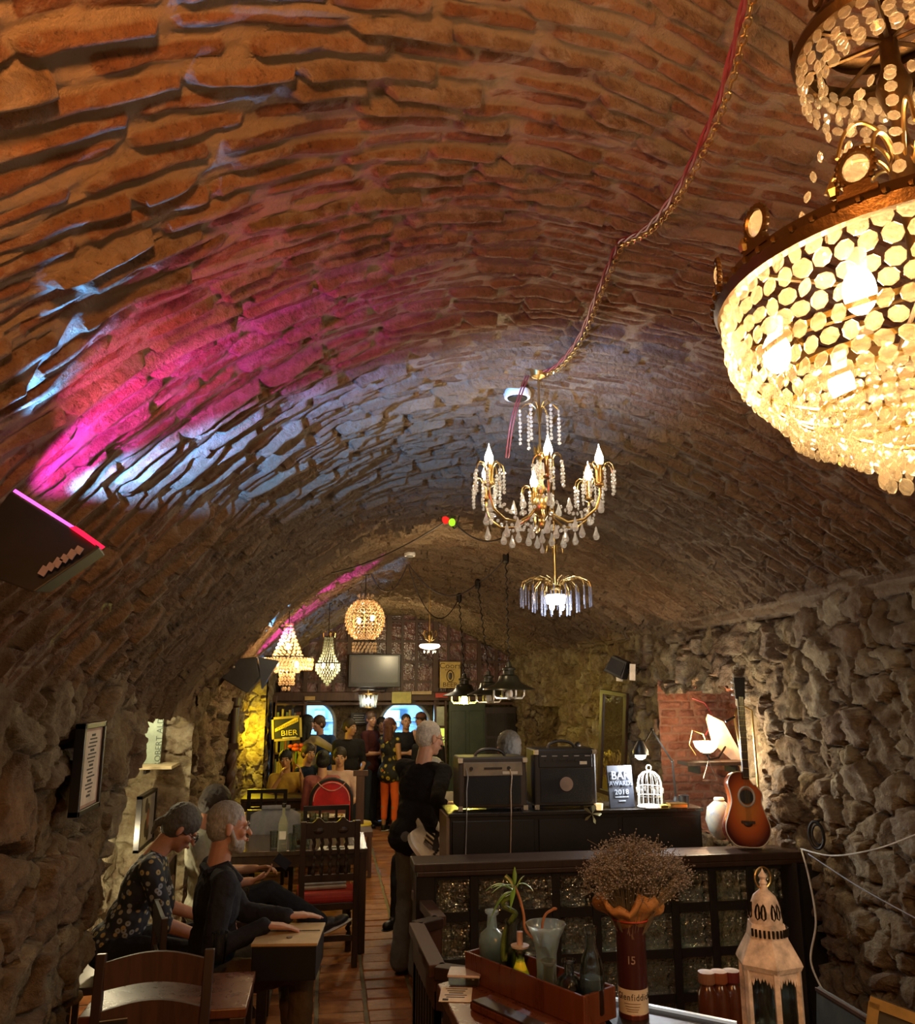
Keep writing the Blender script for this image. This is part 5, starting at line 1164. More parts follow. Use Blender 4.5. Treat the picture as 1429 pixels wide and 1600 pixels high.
b3 = bottle('small candlestick bottle filled with yellow oil', in_tray(-.105, -.1), [(.028, 0), (.034, .012), (.032, .04), (.014, .075), (.013, .095), (.022, .115)], GLASS, 'oil_bottle', liquid=([(0, .005), (.026, .007), (.03, .015), (.028, .045), (.012, .085), (0, .085)], simple('yellow_oil', (.75, .62, .03), .2, bump=0, emit=(.8, .65, .02), es=.06)))  # oil has a faint painted-in glow, though it is no lamp
t_ = thing('candle', 'pink candle stub in the neck of the yellow oil bottle', 'candle', in_tray(-.105, -.1)); MB().lathe([(0, .098), (.010, .1), (.010, .168), (0, .17)], 14).build('wax', simple('pink_wax', (.6, .42, .38), .5), t_, smooth=True); MB().lathe([(.008, .118), (.028, .122), (.03, .128), (.012, .13)], 16).build('drip_tray', simple('wax_pale', (.6, .5, .42), .5), t_)
b4 = bottle('tall flared crystal vase with a wavy rim in the middle of the tray', in_tray(.06, .12), [(.032, 0), (.036, .01), (.031, .06), (.033, .12), (.045, .165), (.062, .2), (.066, .205)], GLASSM, 'flared_vase', cat='vase', n=10)
b5 = bottle('tiny clear bottle with flared neck in front of the flared vase', in_tray(.16, -.2), [(.03, 0), (.034, .008), (.03, .04), (.016, .07), (.015, .105), (.026, .118)], GLASSM)
b6 = bottle('round-bellied clear bottle with a dark stopper lying by it', in_tray(.31, -.15), [(.036, 0), (.043, .015), (.043, .06), (.034, .085), (.015, .1), (.014, .125), (.022, .13), (.022, .138)], GLASS)
b7 = bottle('tall clear milk-type bottle, rightmost in the tray', in_tray(.435, .05), [(.033, 0), (.036, .01), (.036, .12), (.03, .15), (.016, .185), (.015, .215), (.019, .22), (.019, .238)], GLASS, liquid=([(0, .005), (.031, .008), (.031, .1), (0, .1)], glass('greyish', (.9, .93, .88), .2, 30, .5)))
t_ = thing('stopper', 'round black stopper at the foot of the round-bellied bottle', 'stopper', in_tray(.31, -.34)); MB().ell((0, 0, .028), (.024, .014, .024)).build('ball', M_BLACK, t_, smooth=True); MB().lathe([(.008, 0), (.01, .01)], 10).build('stem', M_BLACK, t_)
M_BAMB = simple('bamboo_green', (.10, .16, .03), .35, nscale=30, var=.5); M_LEAF = simple('leaf_green', (.14, .32, .04), .4, var=.4); M_TWIG = simple('twig_brown', (.34, .15, .07), .7)
def off(b, u, v): p = at(u, v, y=b.location.y); return p - b.location
lb = thing('lucky_bamboo', 'spiralling dark green bamboo stem rising from the slim vase with grassy leaves on top', 'plant', tuple(b2.location)); 
st = [Vector((0, 0, .01)), Vector((.0, 0, .1))] + [off(b2, u, v) for u, v in ((787, 1500), (789, 1462), (800, 1434), (804, 1425), (789, 1418), (787, 1408), (800, 1396), (799, 1380), (790, 1370))]
for i, p in enumerate(st[2:]): p.y += .012 * math.sin(i * 1.8)
MB().tube(dense(st, 5), .0085, 8).build('stem', M_BAMB, lb, smooth=True)
tw = thing('leafy_twig', 'reddish twig topped by bright green pointed leaves leaning out of the flared vase', 'plant', tuple(b4.location))
s2 = [Vector((0, 0, .03)), Vector((.0, 0, .12))] + [off(b4, u, v) for u, v in ((822, 1455), (818, 1430), (812, 1405), (804, 1385))]
MB().tube(dense(s2, 5), [.0042] * 26, 7).build('stem', M_TWIG, tw, smooth=True)
def leaf_mb(p, d, L, w, droop):
    m = MB(); d = d.normalized(); sd = d.cross(Vector((0, 0, 1))); sd = sd.normalized() if sd.length > .1 else Vector((1, 0, 0)); vs = []; fs = []; N = 7
    for i in range(N + 1):
        f = i / N; c = p + d * L * f + Vector((0, 0, -droop * L * f * f)); ww = w * math.sin(math.pi * min(.98, f * .92 + .08)) ; vs += [c - sd * ww, c + Vector((0, 0, -.15 * ww)), c + sd * ww]
        if i: b = (i - 1) * 3; fs += [(b, b + 1, b + 4, b + 3), (b + 1, b + 2, b + 5, b + 4)]
    return m.add(vs, fs)
tip = s2[-1]
for dx, dz, L, dr, dy in ((-.8, .8, .11, .5, -.2), (-.6, .3, .10, .9, -.3), (-.9, .9, .13, .7, .3), (.3, .8, .09, .4, 0), (.7, .7, .08, .8, -.2), (-.2, -.2, .07, .4, -.4), (-.6, 0, .09, 1.1, 0), (.05, 1, .06, .1, .2), (-1, .4, .08, .6, 0)):
    o_ = leaf_mb(tip + Vector((0, 0, rnd.uniform(-.02, .01))), Vector((dx, dy, dz)), L, .007, dr).build('leaf', M_LEAF, tw, smooth=True); sm = o_.modifiers.new('s', 'SOLIDIFY'); sm.thickness = .001
t2_ = thing('bare_twig', 'bare brown twig with a curled tip standing in the flared vase', 'plant', tuple(b4.location))
s3 = [Vector((-.02, 0, .02)), Vector((.01, .0, .09)), Vector((-.005, 0, .14))] + [off(b4, u, v) for u, v in ((846, 1462), (848, 1440), (853, 1428), (862, 1422), (866, 1420))]
MB().tube(dense(s3, 5), .0042, 7).build('stem', M_TWIG, t2_, smooth=True); MB().ell(s3[-1], (.009, .005, .005)).build('bud', M_TWIG, t2_)
# cards, ashtray, case lying on the sideboard
p = at(712, 1555, z=TZ); tb = thing('printed_card', 'cream printed card lying left of the tray', 'card', (p.x, p.y, TZ + .001), R_(-12)); MB().box((0, 0, .001), (.10, .12, .002)).build('card', M_PAPER, tb)
m = MB()
for i in range(5): m.box((-.0, .045 - i * .018, .0025), (.07 - .012 * (i % 3), .004, .001))
m.box((-.03, -.048, .0025), (.018, .014, .001)); tag(m.build('print', M_INK, tb), kind='stuff')
p = at(722, 1538, z=TZ); tb = thing('glass_ashtray', 'pinkish glass coaster box behind the printed card', 'ashtray', (p.x + .01, p.y + .01, TZ + .004), R_(-15))
MB().box((0, 0, .012), (.10, .08, .022)).build('base', GLASSM, tb, bevel=.004); MB().box((0, 0, .028), (.108, .088, .008)).build('lid', simple('pink_tint', (.4, .33, .32), .3), tb, bevel=.003)
p = at(800, 1590, z=TZ); tb = thing('folded_case', 'dark brown leather case lying in front of the tray', 'case', (p.x - .0, p.y - .03, TZ + .001), angt); MB().box((0, 0, .012), (.30, .09, .024)).build('body', M_REDWOOD, tb, bevel=.005); MB().box((.0, -.02, .026), (.28, .05, .006)).build('flap', M_DARKWOOD, tb, bevel=.003)
# whisky tube, kraft paper, dried bouquet
tp = at(990, 1585, z=TZ - .03); tu = thing('whisky_tube', 'tall dark red whisky gift tube with a cream label used as a vase', 'tube', (tp.x, tp.y, 1.0185))
k_ = (tp - CAM).dot(FW) / FPX; rt = 23 * k_; TH = (1588 - 1440) * k_ * 1.0
Mtube = simple('tube_maroon', (.05, .012, .012), .3, bump=0, var=.1)
MB().lathe([(rt * .98, 0), (rt, .004), (rt, TH)], 36).build('body', Mtube, tu, smooth=True); MB().lathe([(rt * 1.015, .0), (rt * 1.02, .012), (rt, .014)], 36).build('foot_ring', simple('tube_ring', (.12, .03, .02), .3, .5), tu)
MB().lathe([(rt * 1.008, .014), (rt * 1.012, .015), (rt * 1.012, .082), (rt * 1.008, .083)], 36).build('label_band', simple('label_cream', (.62, .56, .46), .6, bump=0), tu, smooth=True)
vdir = math.atan2(-tp.x, tp.y)
def wrap(s, size, z, mat, sx=1, a0=0):
    n_ = len(s); wch = [(.30 if c in 'il1' else .38 if c in 'ftr' else .62 if c in 'G' else .55) * size * sx for c in s]; tot = sum(wch); x = -tot / 2
    for ch, w_ in zip(s, wch):
        a = (x + w_ / 2) / rt + vdir + a0; x += w_; Mx = Matrix.Rotation(a, 4, 'Z') @ Matrix.Translation((0, -rt * 1.022, z)) @ Matrix.Rotation(R_(90), 4, 'X')
        if ch != ' ': text(ch, 'lettering', mat, size, Mx, tu, .0006, sx=sx)
wrap('Glenfiddich', .026, .062, M_INK, .85, .12); m = MB()
for i, z in enumerate((.045, .037, .03, .024)):
    pts = [(rt * 1.02 * math.sin(a + vdir), -rt * 1.02 * math.cos(a + vdir) * 1.0, z) for a in [R_(-35 + 7 * q + i * 3) for q in range(10 - i)]]; m.tube([(p[0] * 1, p[1], p[2]) for p in [(rt * 1.018 * math.cos(R_(-90) + vdir + R_(-35 + 7 * q + i * 3)), rt * 1.018 * math.sin(R_(-90) + vdir + R_(-35 + 7 * q + i * 3)), z) for q in range(10 - i)]], .0012, 4)
m.build('fine_print', simple('fine_print', (.2, .14, .1), .6), tu)
wrap('15', .032, .165, simple('tube_letter', (.28, .2, .17), .5, bump=0))
m = MB(); cpt = lambda a, z: (rt * 1.015 * math.cos(R_(-90) + vdir + a), rt * 1.015 * math.sin(R_(-90) + vdir + a), z)
for q in ([(-.2, .24), (-.05, .27), (.15, .255), (.25, .28), (.1, .29), (.18, .31)], [(-.05, .27), (-.12, .25), (-.05, .235), (.05, .24), (.1, .225)], [(.15, .255), (.12, .235), (.2, .225)]): m.tube([cpt(a, z) for a, z in q], .0015, 4)
m.build('antler_emblem', simple('emblem_bronze', (.25, .15, .1), .35, .6), tu)
kr = thing('kraft_paper', 'flared orange-brown kraft paper collar around the bouquet in the whisky tube', 'paper wrap', (tp.x, tp.y, 1.0185 + TH - .06))
m = MB(); n = 40; rows_ = [(1.04, .02), (1.2, .045), (1.7, .065), (2.3, .08), (2.5, .095), (2.2, .11)]; vs = []; fs = []
for i, (r, z) in enumerate(rows_):
    for k in range(n):
        a = k / n * 6.2832; f = i / 5; rr__ = rt * (r + .18 * f * math.sin(a * 5 + 1) + .12 * f * math.sin(a * 9)); vs.append((rr__ * math.cos(a), rr__ * math.sin(a) * .9, z + .022 * f * math.sin(a * 4 + .5) + .012 * f * math.sin(a * 11)))
for i in range(5):
    for k in range(n): fs.append((i * n + k, i * n + (k + 1) % n, (i + 1) * n + (k + 1) % n, (i + 1) * n + k))
m.add(vs, fs); o_ = m.build('paper', simple('kraft', (.42, .20, .06), .6, bump=.5, bscale=40, bd=.01), kr, smooth='all'); o_.modifiers.new('s', 'SOLIDIFY').thickness = .0015
MB().tube([(rt * 1.3 * math.cos(q), rt * 1.3 * math.sin(q), .045) for q in [i / 20 * 6.2832 for i in range(20)]], .003, 5, closed=True).build('ribbon', simple('red_ribbon', (.4, .04, .02), .6), kr)
bq = thing('dried_bouquet', 'big cloud of dried grey-brown flowers standing in the kraft collar', 'flowers', (tp.x, tp.y, 1.0185 + TH - .1))
stem = MB(); fl_ = MB(); rq = random.Random(3)
octv = [(1, 0, 0), (-1, 0, 0), (0, 1, 0), (0, -1, 0), (0, 0, 1), (0, 0, -1)]; octf = [(0, 2, 4), (2, 1, 4), (1, 3, 4), (3, 0, 4), (2, 0, 5), (1, 2, 5), (3, 1, 5), (0, 3, 5)]
for i in range(330):
    a = rq.uniform(0, 6.2832); rad = math.sqrt(rq.random()); ex = Vector((math.cos(a) * rad * .168 + .026, math.sin(a) * rad * .13, .17 + .14 * math.sqrt(max(0, 1 - rad ** 2)) * rq.uniform(.45, 1.05)))
    b0 = Vector((math.cos(a) * rad * .02, math.sin(a) * rad * .02, 0)); mid = b0.lerp(ex, .55) + Vector((0, 0, .03)); stem.tube([b0, mid, ex], .0011, 3, cap=False)
    for j in range(16):
        e = ex + Vector((rq.gauss(0, .017), rq.gauss(0, .017), rq.gauss(0, .014))); 
        if j % 2 == 0: stem.tube([mid.lerp(ex, .75), e], .0006, 3, cap=False)
        s_ = rq.uniform(.0014, .0034); fl_.add([(e.x + x * s_, e.y + y * s_, e.z + z * s_) for x, y, z in octv], octf)
tag(stem.build('stems', simple('dry_stem', (.18, .16, .12), .8), bq), kind='stuff'); tag(fl_.build('florets', simple('dry_floret', (.30, .28, .28), .85, var=.5, nscale=30), bq), kind='stuff')
# lantern
lp_ = at(1205, 1560, y=2.6); kz = (lp_ - CAM).dot(FW) / FPX; LR = 50 * kz; zt_ = at(1197, 1395, y=2.6).z; LZ = .78
ln = thing('lantern', 'distressed white and copper hexagonal lantern with domed pierced top at the bottom right', 'lantern', (lp_.x, 2.6, LZ), R_(14)); TT = zt_ - LZ
MW_ = simple('chipped_white', (.66, .57, .52), .5, .0, nscale=24, var=.45, bump=.4)
box_thing('plant_stand', 'black stand under the white lantern', 'stand', (lp_.x, 2.6, 0), [('top', M_BLACKWOOD, [((0, 0, .765), (.3, .3, .028))]), ('leg', M_BLACKWOOD, [((sx * .12, sy * .12, .375), (.03, .03, .75)) for sx in (-1, 1) for sy in (-1, 1)])]); S6 = 6
zr1 = at(1205, 1500, y=2.6).z - LZ; zr2 = at(1205, 1468, y=2.6).z - LZ; zn = at(1205, 1440, y=2.6).z - LZ; zd = at(1205, 1420, y=2.6).z - LZ
MB().lathe([(LR * 1.0, 0), (LR * 1.0, .02), (LR * .9, .03)], S6).build('base', MW_, ln)
MB().lathe([(LR * .97, zr1 - .015), (LR * 1.05, zr1), (LR * 1.0, zr1 + .012), (LR * .66, zr2 + .012), (LR * .62, zr2 + .03), (LR * .58, zn)], S6).build('roof', MW_, ln)
MB().lathe([(LR * .50, zn), (LR * .50, zn + .01), (LR * .46, zn + .05), (LR * .34, zn + .078), (LR * .14, zn + .095), (LR * .1, zn + .11)], 18).build('dome', MW_, ln, smooth=True)
for k in range(6):
    a = k * 1.0472 + .52; r_ = LR * .5; m = MB()
    for s2_ in (-1, 1): m.tube([(r_ * math.cos(a + s2_ * (.2 + .13 * math.cos(q_ * .785) * (1 - .3 * math.sin(q_ * .785)))) * (.96 - .10 * max(0, math.sin(q_ * .785))), r_ * math.sin(a + s2_ * (.2 + .13 * math.cos(q_ * .785) * (1 - .3 * math.sin(q_ * .785)))) * (.96 - .10 * max(0, math.sin(q_ * .785))), zn + .036 + .022 * math.sin(q_ * .785)) for q_ in range(8)], .0035, 4, closed=True); m.build('pierced_scroll', M_IRON, ln)
    for j in range(5):
        b_ = a - .42 + j * .21; MB().box((LR * .63 * math.cos(b_), LR * .63 * math.sin(b_), zr2 + .03), (.005, .005, .022)).build('slot', M_IRON, ln) if k in (3, 4, 5) else None
MB().lathe([(.008, zn + .105), (.013, zn + .115), (.008, zn + .125), (.014, zn + .135), (.004, zn + .15), (0, zn + .16)], 12).build('finial', MW_, ln, smooth=True)
MB().tube([(.032 * math.cos(q / 20 * 6.2832), 0, zn + .13 + .032 * math.sin(q / 20 * 6.2832)) for q in range(20)], .0025, 5, closed=True).build('ring', M_OLDGOLD, ln)
for k in range(6):
    a = k * 1.0472; x, y = LR * .86 * math.cos(a), LR * .86 * math.sin(a); MB().box((x, y, zr1 / 2), (.016, .016, zr1 - .02), (0, 0, a)).build('corner_post', MW_, ln)
    a2 = a + 1.0472; x2, y2 = LR * .86 * math.cos(a2), LR * .86 * math.sin(a2); m = MB(); N = 8
    for j in range(N):
        f0, f1 = j / N, (j + 1) / N; dz = .045 if j in (0, 7) else .032 if j in (1, 6) else .018 + .006 * (j % 2)
        m.add([(x + (x2 - x) * f0, y + (y2 - y) * f0, zr1 - .01), (x + (x2 - x) * f1, y + (y2 - y) * f1, zr1 - .01), (x + (x2 - x) * f1, y + (y2 - y) * f1, zr1 - .018 - dz * .7), (x + (x2 - x) * (f0 + f1) / 2, y + (y2 - y) * (f0 + f1) / 2, zr1 - .025 - dz)  , (x + (x2 - x) * f0, y + (y2 - y) * f0, zr1 - .018 - dz * .7)], [(0, 1, 2, 3, 4)])
    m.build('scalloped_trim', MW_, ln).modifiers.new('s', 'SOLIDIFY').thickness = .003
    mx, my = (x + x2) / 2 * .97, (y + y2) / 2 * .97; MB().box((mx, my, zr1 / 2), (((x2 - x) ** 2 + (y2 - y) ** 2) ** .5 - .015, .002, zr1 - .04), (0, 0, math.atan2(y2 - y, x2 - x))).build('pane', glass('lantern_pane', (.75, .8, .78), .04), ln)
# red-labelled bottles standing low between counter and lantern
for i in range(3):
    p = at(1116 + i * 20, 1590, y=3.2); t_ = thing('liqueur_bottle', ('short bottle with tan cap, leftmost of three behind the pale-edged counter', 'short bottle with orange cap, middle of three behind the pale-edged counter', 'short bottle with dark red cap beside the lantern post')[i], 'bottle', (p.x, 3.25, .72))
    MB().lathe([(.035, 0), (.037, .01), (.037, .14), (.02, .17)], 16).build('body', simple('amber_dark', (.10, .03, .01), .15), t_, smooth=True); MB().lathe([(.03, .17), (.032, .175), (.032, .21), (0, .212)], 16).build('cap', simple('cap_%d' % i, ((.30, .14, .08), (.32, .10, .04), (.16, .02, .02))[i], .5), t_)
sh_ = box_thing('low_shelf', 'low black shelf carrying three short bottles behind the counter', 'shelf', (at(1136, 1590, y=3.2).x, 3.25, 0), [('board', M_BLACKWOOD, [((0, 0, .707), (.5, .2, .025))]), ('side', M_BLACKWOOD, [((-.24, 0, .35), (.02, .2, .7)), ((.24, 0, .35), (.02, .2, .7))])])

# ---- left side: framed menu, framed picture, poster shelf, column
def lframe(u0, v0, u1, v1, x, label, pic, wk=.62):
    a = at(u0, v0, x=x); b = at(u1, v1, x=x); W = abs(b.y - a.y); zc_ = (at((u0 + u1) / 2, v0, x=x).z + at((u0 + u1) / 2, v1, x=x).z) / 2; H = abs(at((u0 + u1) / 2, v0, x=x).z - at((u0 + u1) / 2, v1, x=x).z)
    W *= wk
    t = thing('picture_frame', label, 'picture', (x, (a.y + b.y) / 2, zc_)); t.rotation_euler = (0, 0, R_(90))   # local -y faces +x
    m = MB()
    for sx in (-1, 1): m.box((sx * W / 2, 0, 0), (.022, .04, H + .022)); m.box((0, 0, sx * H / 2), (W + .022, .04, .022))
    m.build('frame', M_BLACKWOOD, t, bevel=.002); MB().box((0, -.002, 0), (W - .01, .012, H - .01)).build('sheet', pic, t)
    return t, W, H
t_, W, H = lframe(117, 1134, 156, 1262, -.99, 'black-framed reddish menu sheet on the near left stone wall', simple('menu_sheet', (.34, .20, .14), .7))
m = MB(); rq = random.Random(5)
MB().box((0, -.0085, 0), (W * .74, .002, H * .86)).build('panel', simple('menu_cream', (.55, .45, .34), .7), t_)
for i in range(17): wl2 = W * .5 * (rq.random() * .5 + .3 if i % 4 else .35); m.box((rq.uniform(-.01, .01), -.0105, H * .38 - i * H * .045), (wl2, .001, H * (.018 if i % 4 else .028)))
tag(m.build('print', M_INK, t_), kind='stuff'); MB().box((0, .06, 0), (.05, .12, .05)).build('peg', M_IRON, t_)
t_, W, H = lframe(216, 1242, 238, 1318, -1.30, 'small framed photo of dark-haired figures at the opening of the left bay', simple('photo_pale', (.45, .42, .36), .5, nscale=3, var=.5), .8)
m = MB()
for x, z, r in ((-.04, .1, .05), (.03, .06, .045), (-.02, -.06, .06), (.05, -.1, .05)): m.ell((x, -.008, z), (r, .003, r * 1.1), 10, 6)
m.build('print', simple('photo_dark', (.06, .04, .04), .5), t_); m = MB().ell((.02, -.009, .0), (.035, .004, .08), 10, 6); m.build('print_figure', simple('photo_red', (.32, .1, .07), .5), t_)
kp = at(250, 1196, y=6.6); sh_ = box_thing('bay_shelf', 'stone-coloured shelf board in the lit left bay', 'shelf', (-1.36, 6.72, kp.z), [('board', simple('shelf_stone', (.5, .42, .25), .8), [((0, 0, -.012), (.46, .36, .024))]), ('bracket', M_IRON, [((0, .1, -.05), (.02, .16, .05))])])
p0 = at(228, 1158, y=6.75); W_ = at(254, 1158, y=6.75).x - at(228, 1158, y=6.75).x; Hp = at(240, 1118, y=6.75).z - kp.z
ps = thing('poster', 'pale green concert poster with vertical lettering standing on the shelf of the left bay', 'poster', (at(238, 1150, y=6.75).x, 6.75, kp.z + .001)); ps.rotation_euler = (R_(-3), 0, 0)
MB().box((-.06, 0, Hp / 2), (W_ + .14, .008, Hp)).build('sheet', simple('mint_card', (.42, .52, .40), .6, bump=0), ps)
text('ROBERT ALDA', 'lettering', simple('grey_green_ink', (.12, .17, .14), .6, bump=0), .062, Matrix.Translation((.052, -.007, Hp / 2)) @ Euler((R_(90), R_(-90), 0)).to_matrix().to_4x4(), ps, sx=1.0)
m = MB().ell((-.10, -.006, .16), (.03, .003, .05), 10, 6).tube([(-.12, -.006, .1), (-.08, -.006, .14), (-.07, -.006, .1)], .006, 5); m.build('printed_figure', simple('poster_brown', (.3, .16, .12), .6), ps)
# dark twisted column on the left wall
u_ = at(362, 1100, y=8.9); cl = thing('twisted_column', 'dark wooden column with a rope-twisted lower half against the left wall', 'column', (u_.x + .02, 8.9, 0))
m = MB(); m.box((-.03, .03, .9), (.16, .1, 1.8)); m.build('backboard', M_BLACKWOOD, cl)
m = MB(); n = 16; N = 60; vs = []; fs = []
for i in range(N + 1):
    z = .3 + 1.1 * i / N
    for k in range(n): a = 2 * math.pi * k / n + i * .22; r = .042 + .010 * math.cos(3 * (a - i * .22)); vs.append((.02 + r * math.cos(a), -.06 + r * math.sin(a), z))
for i in range(N):
    for k in range(n): fs.append((i * n + k, i * n + (k + 1) % n, (i + 1) * n + (k + 1) % n, (i + 1) * n + k))
m.add(vs, fs); m.build('twisted_shaft', wood('column_wood', (.05, .03, .02), (.12, .07, .045), .4), cl, smooth=True)
MB().box((.02, -.06, .15), (.12, .1, .3)).box((.02, -.06, 1.42), (.11, .1, .06)).lathe([(.035, 1.45), (.03, 1.8), (.05, 1.82), (.055, 1.9)], 14, (.02, -.06, 0)).build('base_and_capital', M_DARKWOOD, cl)
# bookcase and beer sign on the left far side
u0 = at(428, 1100, y=11.9); u1 = at(476, 1100, y=11.9); W = u1.x - u0.x
bk = thing('bookcase', 'dark wooden rack of books and bottles behind the black beer sign', 'bookcase', ((u0.x + u1.x) / 2, 12.1, 0))
for sx in (-1, 1): MB().box((sx * W / 2, 0, .9), (.03, .28, 1.8)).build('side', M_BEAM, bk)
MB().box((0, .13, .9), (W, .02, 1.8)).build('back', M_DARKWOOD, bk)
for i in range(6): MB().box((0, 0, .12 + i * .33), (W, .26, .025)).build('shelf', M_BEAM, bk)
OR = 'first second third fourth fifth sixth seventh eighth ninth tenth eleventh twelfth thirteenth fourteenth fifteenth sixteenth seventeenth eighteenth nineteenth'.split()
colr = [(.3, .28, .2), (.12, .16, .1), (.25, .08, .04), (.35, .33, .3), (.08, .1, .16), (.4, .32, .1)]; nb = 0
for i in range(5):
    x = -W / 2 + .04; kb = -1
    while x < W / 2 - .05:
        th_ = rnd.uniform(.018, .035); hh = rnd.uniform(.18, .27); b_ = rnd.choice(colr); kb += 1
        t_ = thing('book', '%s book, %s from the left on the %s shelf of the dark rack' % (('drab', 'green', 'rust-red', 'grey', 'navy', 'sand')[colr.index(b_)], OR[kb], ('lowest', 'second', 'third', 'fourth', 'fifth')[i]), 'book', (bk.location.x + x + th_ / 2, 12.05, .133 + i * .33 + .0), 0, 'books on the dark rack')
        MB().box((0, 0, hh / 2), (th_, .14, hh)).build('cover', simple('book_%d' % colr.index(b_), b_, .6), t_); MB().box((0, .003, hh / 2), (th_ * .8, .138, hh * .96)).build('pages', M_PAPER, t_); x += th_ + .004 + (.03 if rnd.random() < .15 else 0)
s, W, H = sign('beer_sign', 427, 469, 1121, 1155, 11.6, (.010, .012, .010), [('BIER', .08, -.22, .34, (.75, .62, .05), 1.2)], 'black and yellow beer sign hanging tilted at the left far side', simple('sign_rim', (.35, .28, .08), .5))
s.rotation_euler = (0, R_(-4), 0)
m = MB().add([(-W * .42, -.012, H * .02), (W * .3, -.012, H * .45), (W * .42, -.012, H * .45), (W * .42, -.012, H * .28), (-W * .42, -.012, -H * .12)], [(4, 3, 2, 1, 0)]); m.build('yellow_flash', simple('flash_yellow', (.8, .62, .03), .5), s)
text('Wagamer', 'lettering', simple('flash_dark', (.25, .2, .02), .6, bump=0), H * .22, Matrix.Translation((0, -.014, H * .17)) @ Euler((R_(90), R_(-20), 0)).to_matrix().to_4x4(), s, sx=1.2, shear=.3)
MB().box((.03, -.012, -H * .43), (W * .5, .003, H * .05)).build('small_print', simple('flash_pale', (.55, .5, .35), .6, bump=0), s)
fw = thing('red_flowers', 'bunch of red-orange flowers hanging on the rack below the beer sign', 'flowers', tuple(at(463, 1169, y=11.6)))
for k in range(7): MB().ell((rnd.uniform(-.08, .1), rnd.uniform(-.04, .04), rnd.uniform(-.03, .04)), (.04, .03, .028), 8, 5).build('bloom', simple('orange_red', (.65, .10, .02), .6), fw, smooth=True)
MB().tube([(0, 0, -.2), (0, 0, 0)], .01, 5).build('stem', M_LEAF, fw)
# timber frame at left of the rack
for u, lab in ((419, 'slim dark timber upright at the left edge of the bookcase'),): 
    p = at(u + 8, 1150, y=12.0); tag(MB().box((0, 0, .95), (.06, .08, 1.9)).box((0, 0, .03), (.1, .12, .06)).build('timber_post', M_BEAM, loc=Vector((p.x, 12.0, 0)), bevel=.005), lab, 'post')

# ---- tables
def table(label, x0, x1, y0, y1, h, mat=M_DARKWOOD, leg=.06, group=None):
    t = thing('table', label, 'table', ((x0 + x1) / 2, (y0 + y1) / 2, 0)); w_, d_ = x1 - x0, y1 - y0
    MB().box((0, 0, h - .018), (w_, d_, .036)).build('tabletop', mat, t, bevel=.005); MB().box((0, 0, h - .08), (w_ - .08, d_ - .08, .09)).build('apron', M_DARKWOOD, t)
    for sx in (-1, 1):
        for sy in (-1, 1): MB().box((sx * (w_ / 2 - leg * .6), sy * (d_ / 2 - leg * .6), (h - .036) / 2), (leg, leg, h - .036)).build('leg', M_DARKWOOD, t, bevel=.004)
    return t
p1 = at(415, 1462, z=.75); p2 = at(394, 1512, z=.75)
table('small red-brown table beside the blazered man', -.92, p2.x + .02, 3.68, 4.12, .75, M_REDWOOD)
table('near red-brown tabletop at the bottom left corner', -1.0, -.36, 2.35, 3.0, .75, M_REDWOOD)
table('long dark table with bottle and glasses behind the carved chair', -.85, .345, 6.86, 7.62, .76, wood('table_top2', (.05, .035, .022), (.09, .06, .04), .18), .07)
table('dark table crowded with plates in front of the red-backed chair', -.85, .22, 8.35, 9.0, .76)
table('small dark table by the woman resting her cheek', -.95, -.1, 10.0, 10.5, .76)
MB()
# ---- chairs
def ladder_chair(label, loc, rz):
    c = thing('ladder_back_chair', label, 'chair', loc, rz)   # faces +y, the back at -y
    MB().box((0, .0, .45), (.44, .42, .035)).build('seat', M_BEAM, c, bevel=.01)
    for sx in (-1, 1):
        MB().bar((sx * .2, -.19, 0), (sx * .2, -.2, .5), .038, .038).bar((sx * .2, -.2, .5), (sx * .205, -.255, .98), .038, .032).build('back_leg', M_DARKWOOD, c, bevel=.004); MB().box((sx * .19, .18, .225), (.04, .04, .45)).build('front_leg', M_DARKWOOD, c, bevel=.004)
        MB().box((sx * .19, 0, .2), (.022, .34, .022)).build('stretcher', M_DARKWOOD, c)
    for z, h in ((.90, .10), (.74, .085), (.60, .06)):
        m = MB(); N = 10; vs = []; fs = []; yb = -.2 - .055 * (z - .5) / .48
        for i in range(N + 1):
            f = i / N; x = -.19 + .38 * f; bow = .028 * math.sin(math.pi * f); vs += [(x, yb - .02 * math.sin(math.pi * f) - .009, z - h / 2 + bow * .7), (x, yb - .02 * math.sin(math.pi * f) - .009, z + h / 2 + bow), (x, yb - .02 * math.sin(math.pi * f) + .009, z + h / 2 + bow), (x, yb - .02 * math.sin(math.pi * f) + .009, z - h / 2 + bow * .7)]
            if i: b = (i - 1) * 4; fs += [(b + j, b + (j + 1) % 4, b + 4 + (j + 1) % 4, b + 4 + j) for j in range(4)]
        fs += [(3, 2, 1, 0), (N * 4, N * 4 + 1, N * 4 + 2, N * 4 + 3)]; m.add(vs, fs).build('back_slat', M_BEAM, c, smooth=True)
    return c
ladder_chair('dark ladder-back wooden chair at the near left table', (-.64, 3.40, 0), R_(180))
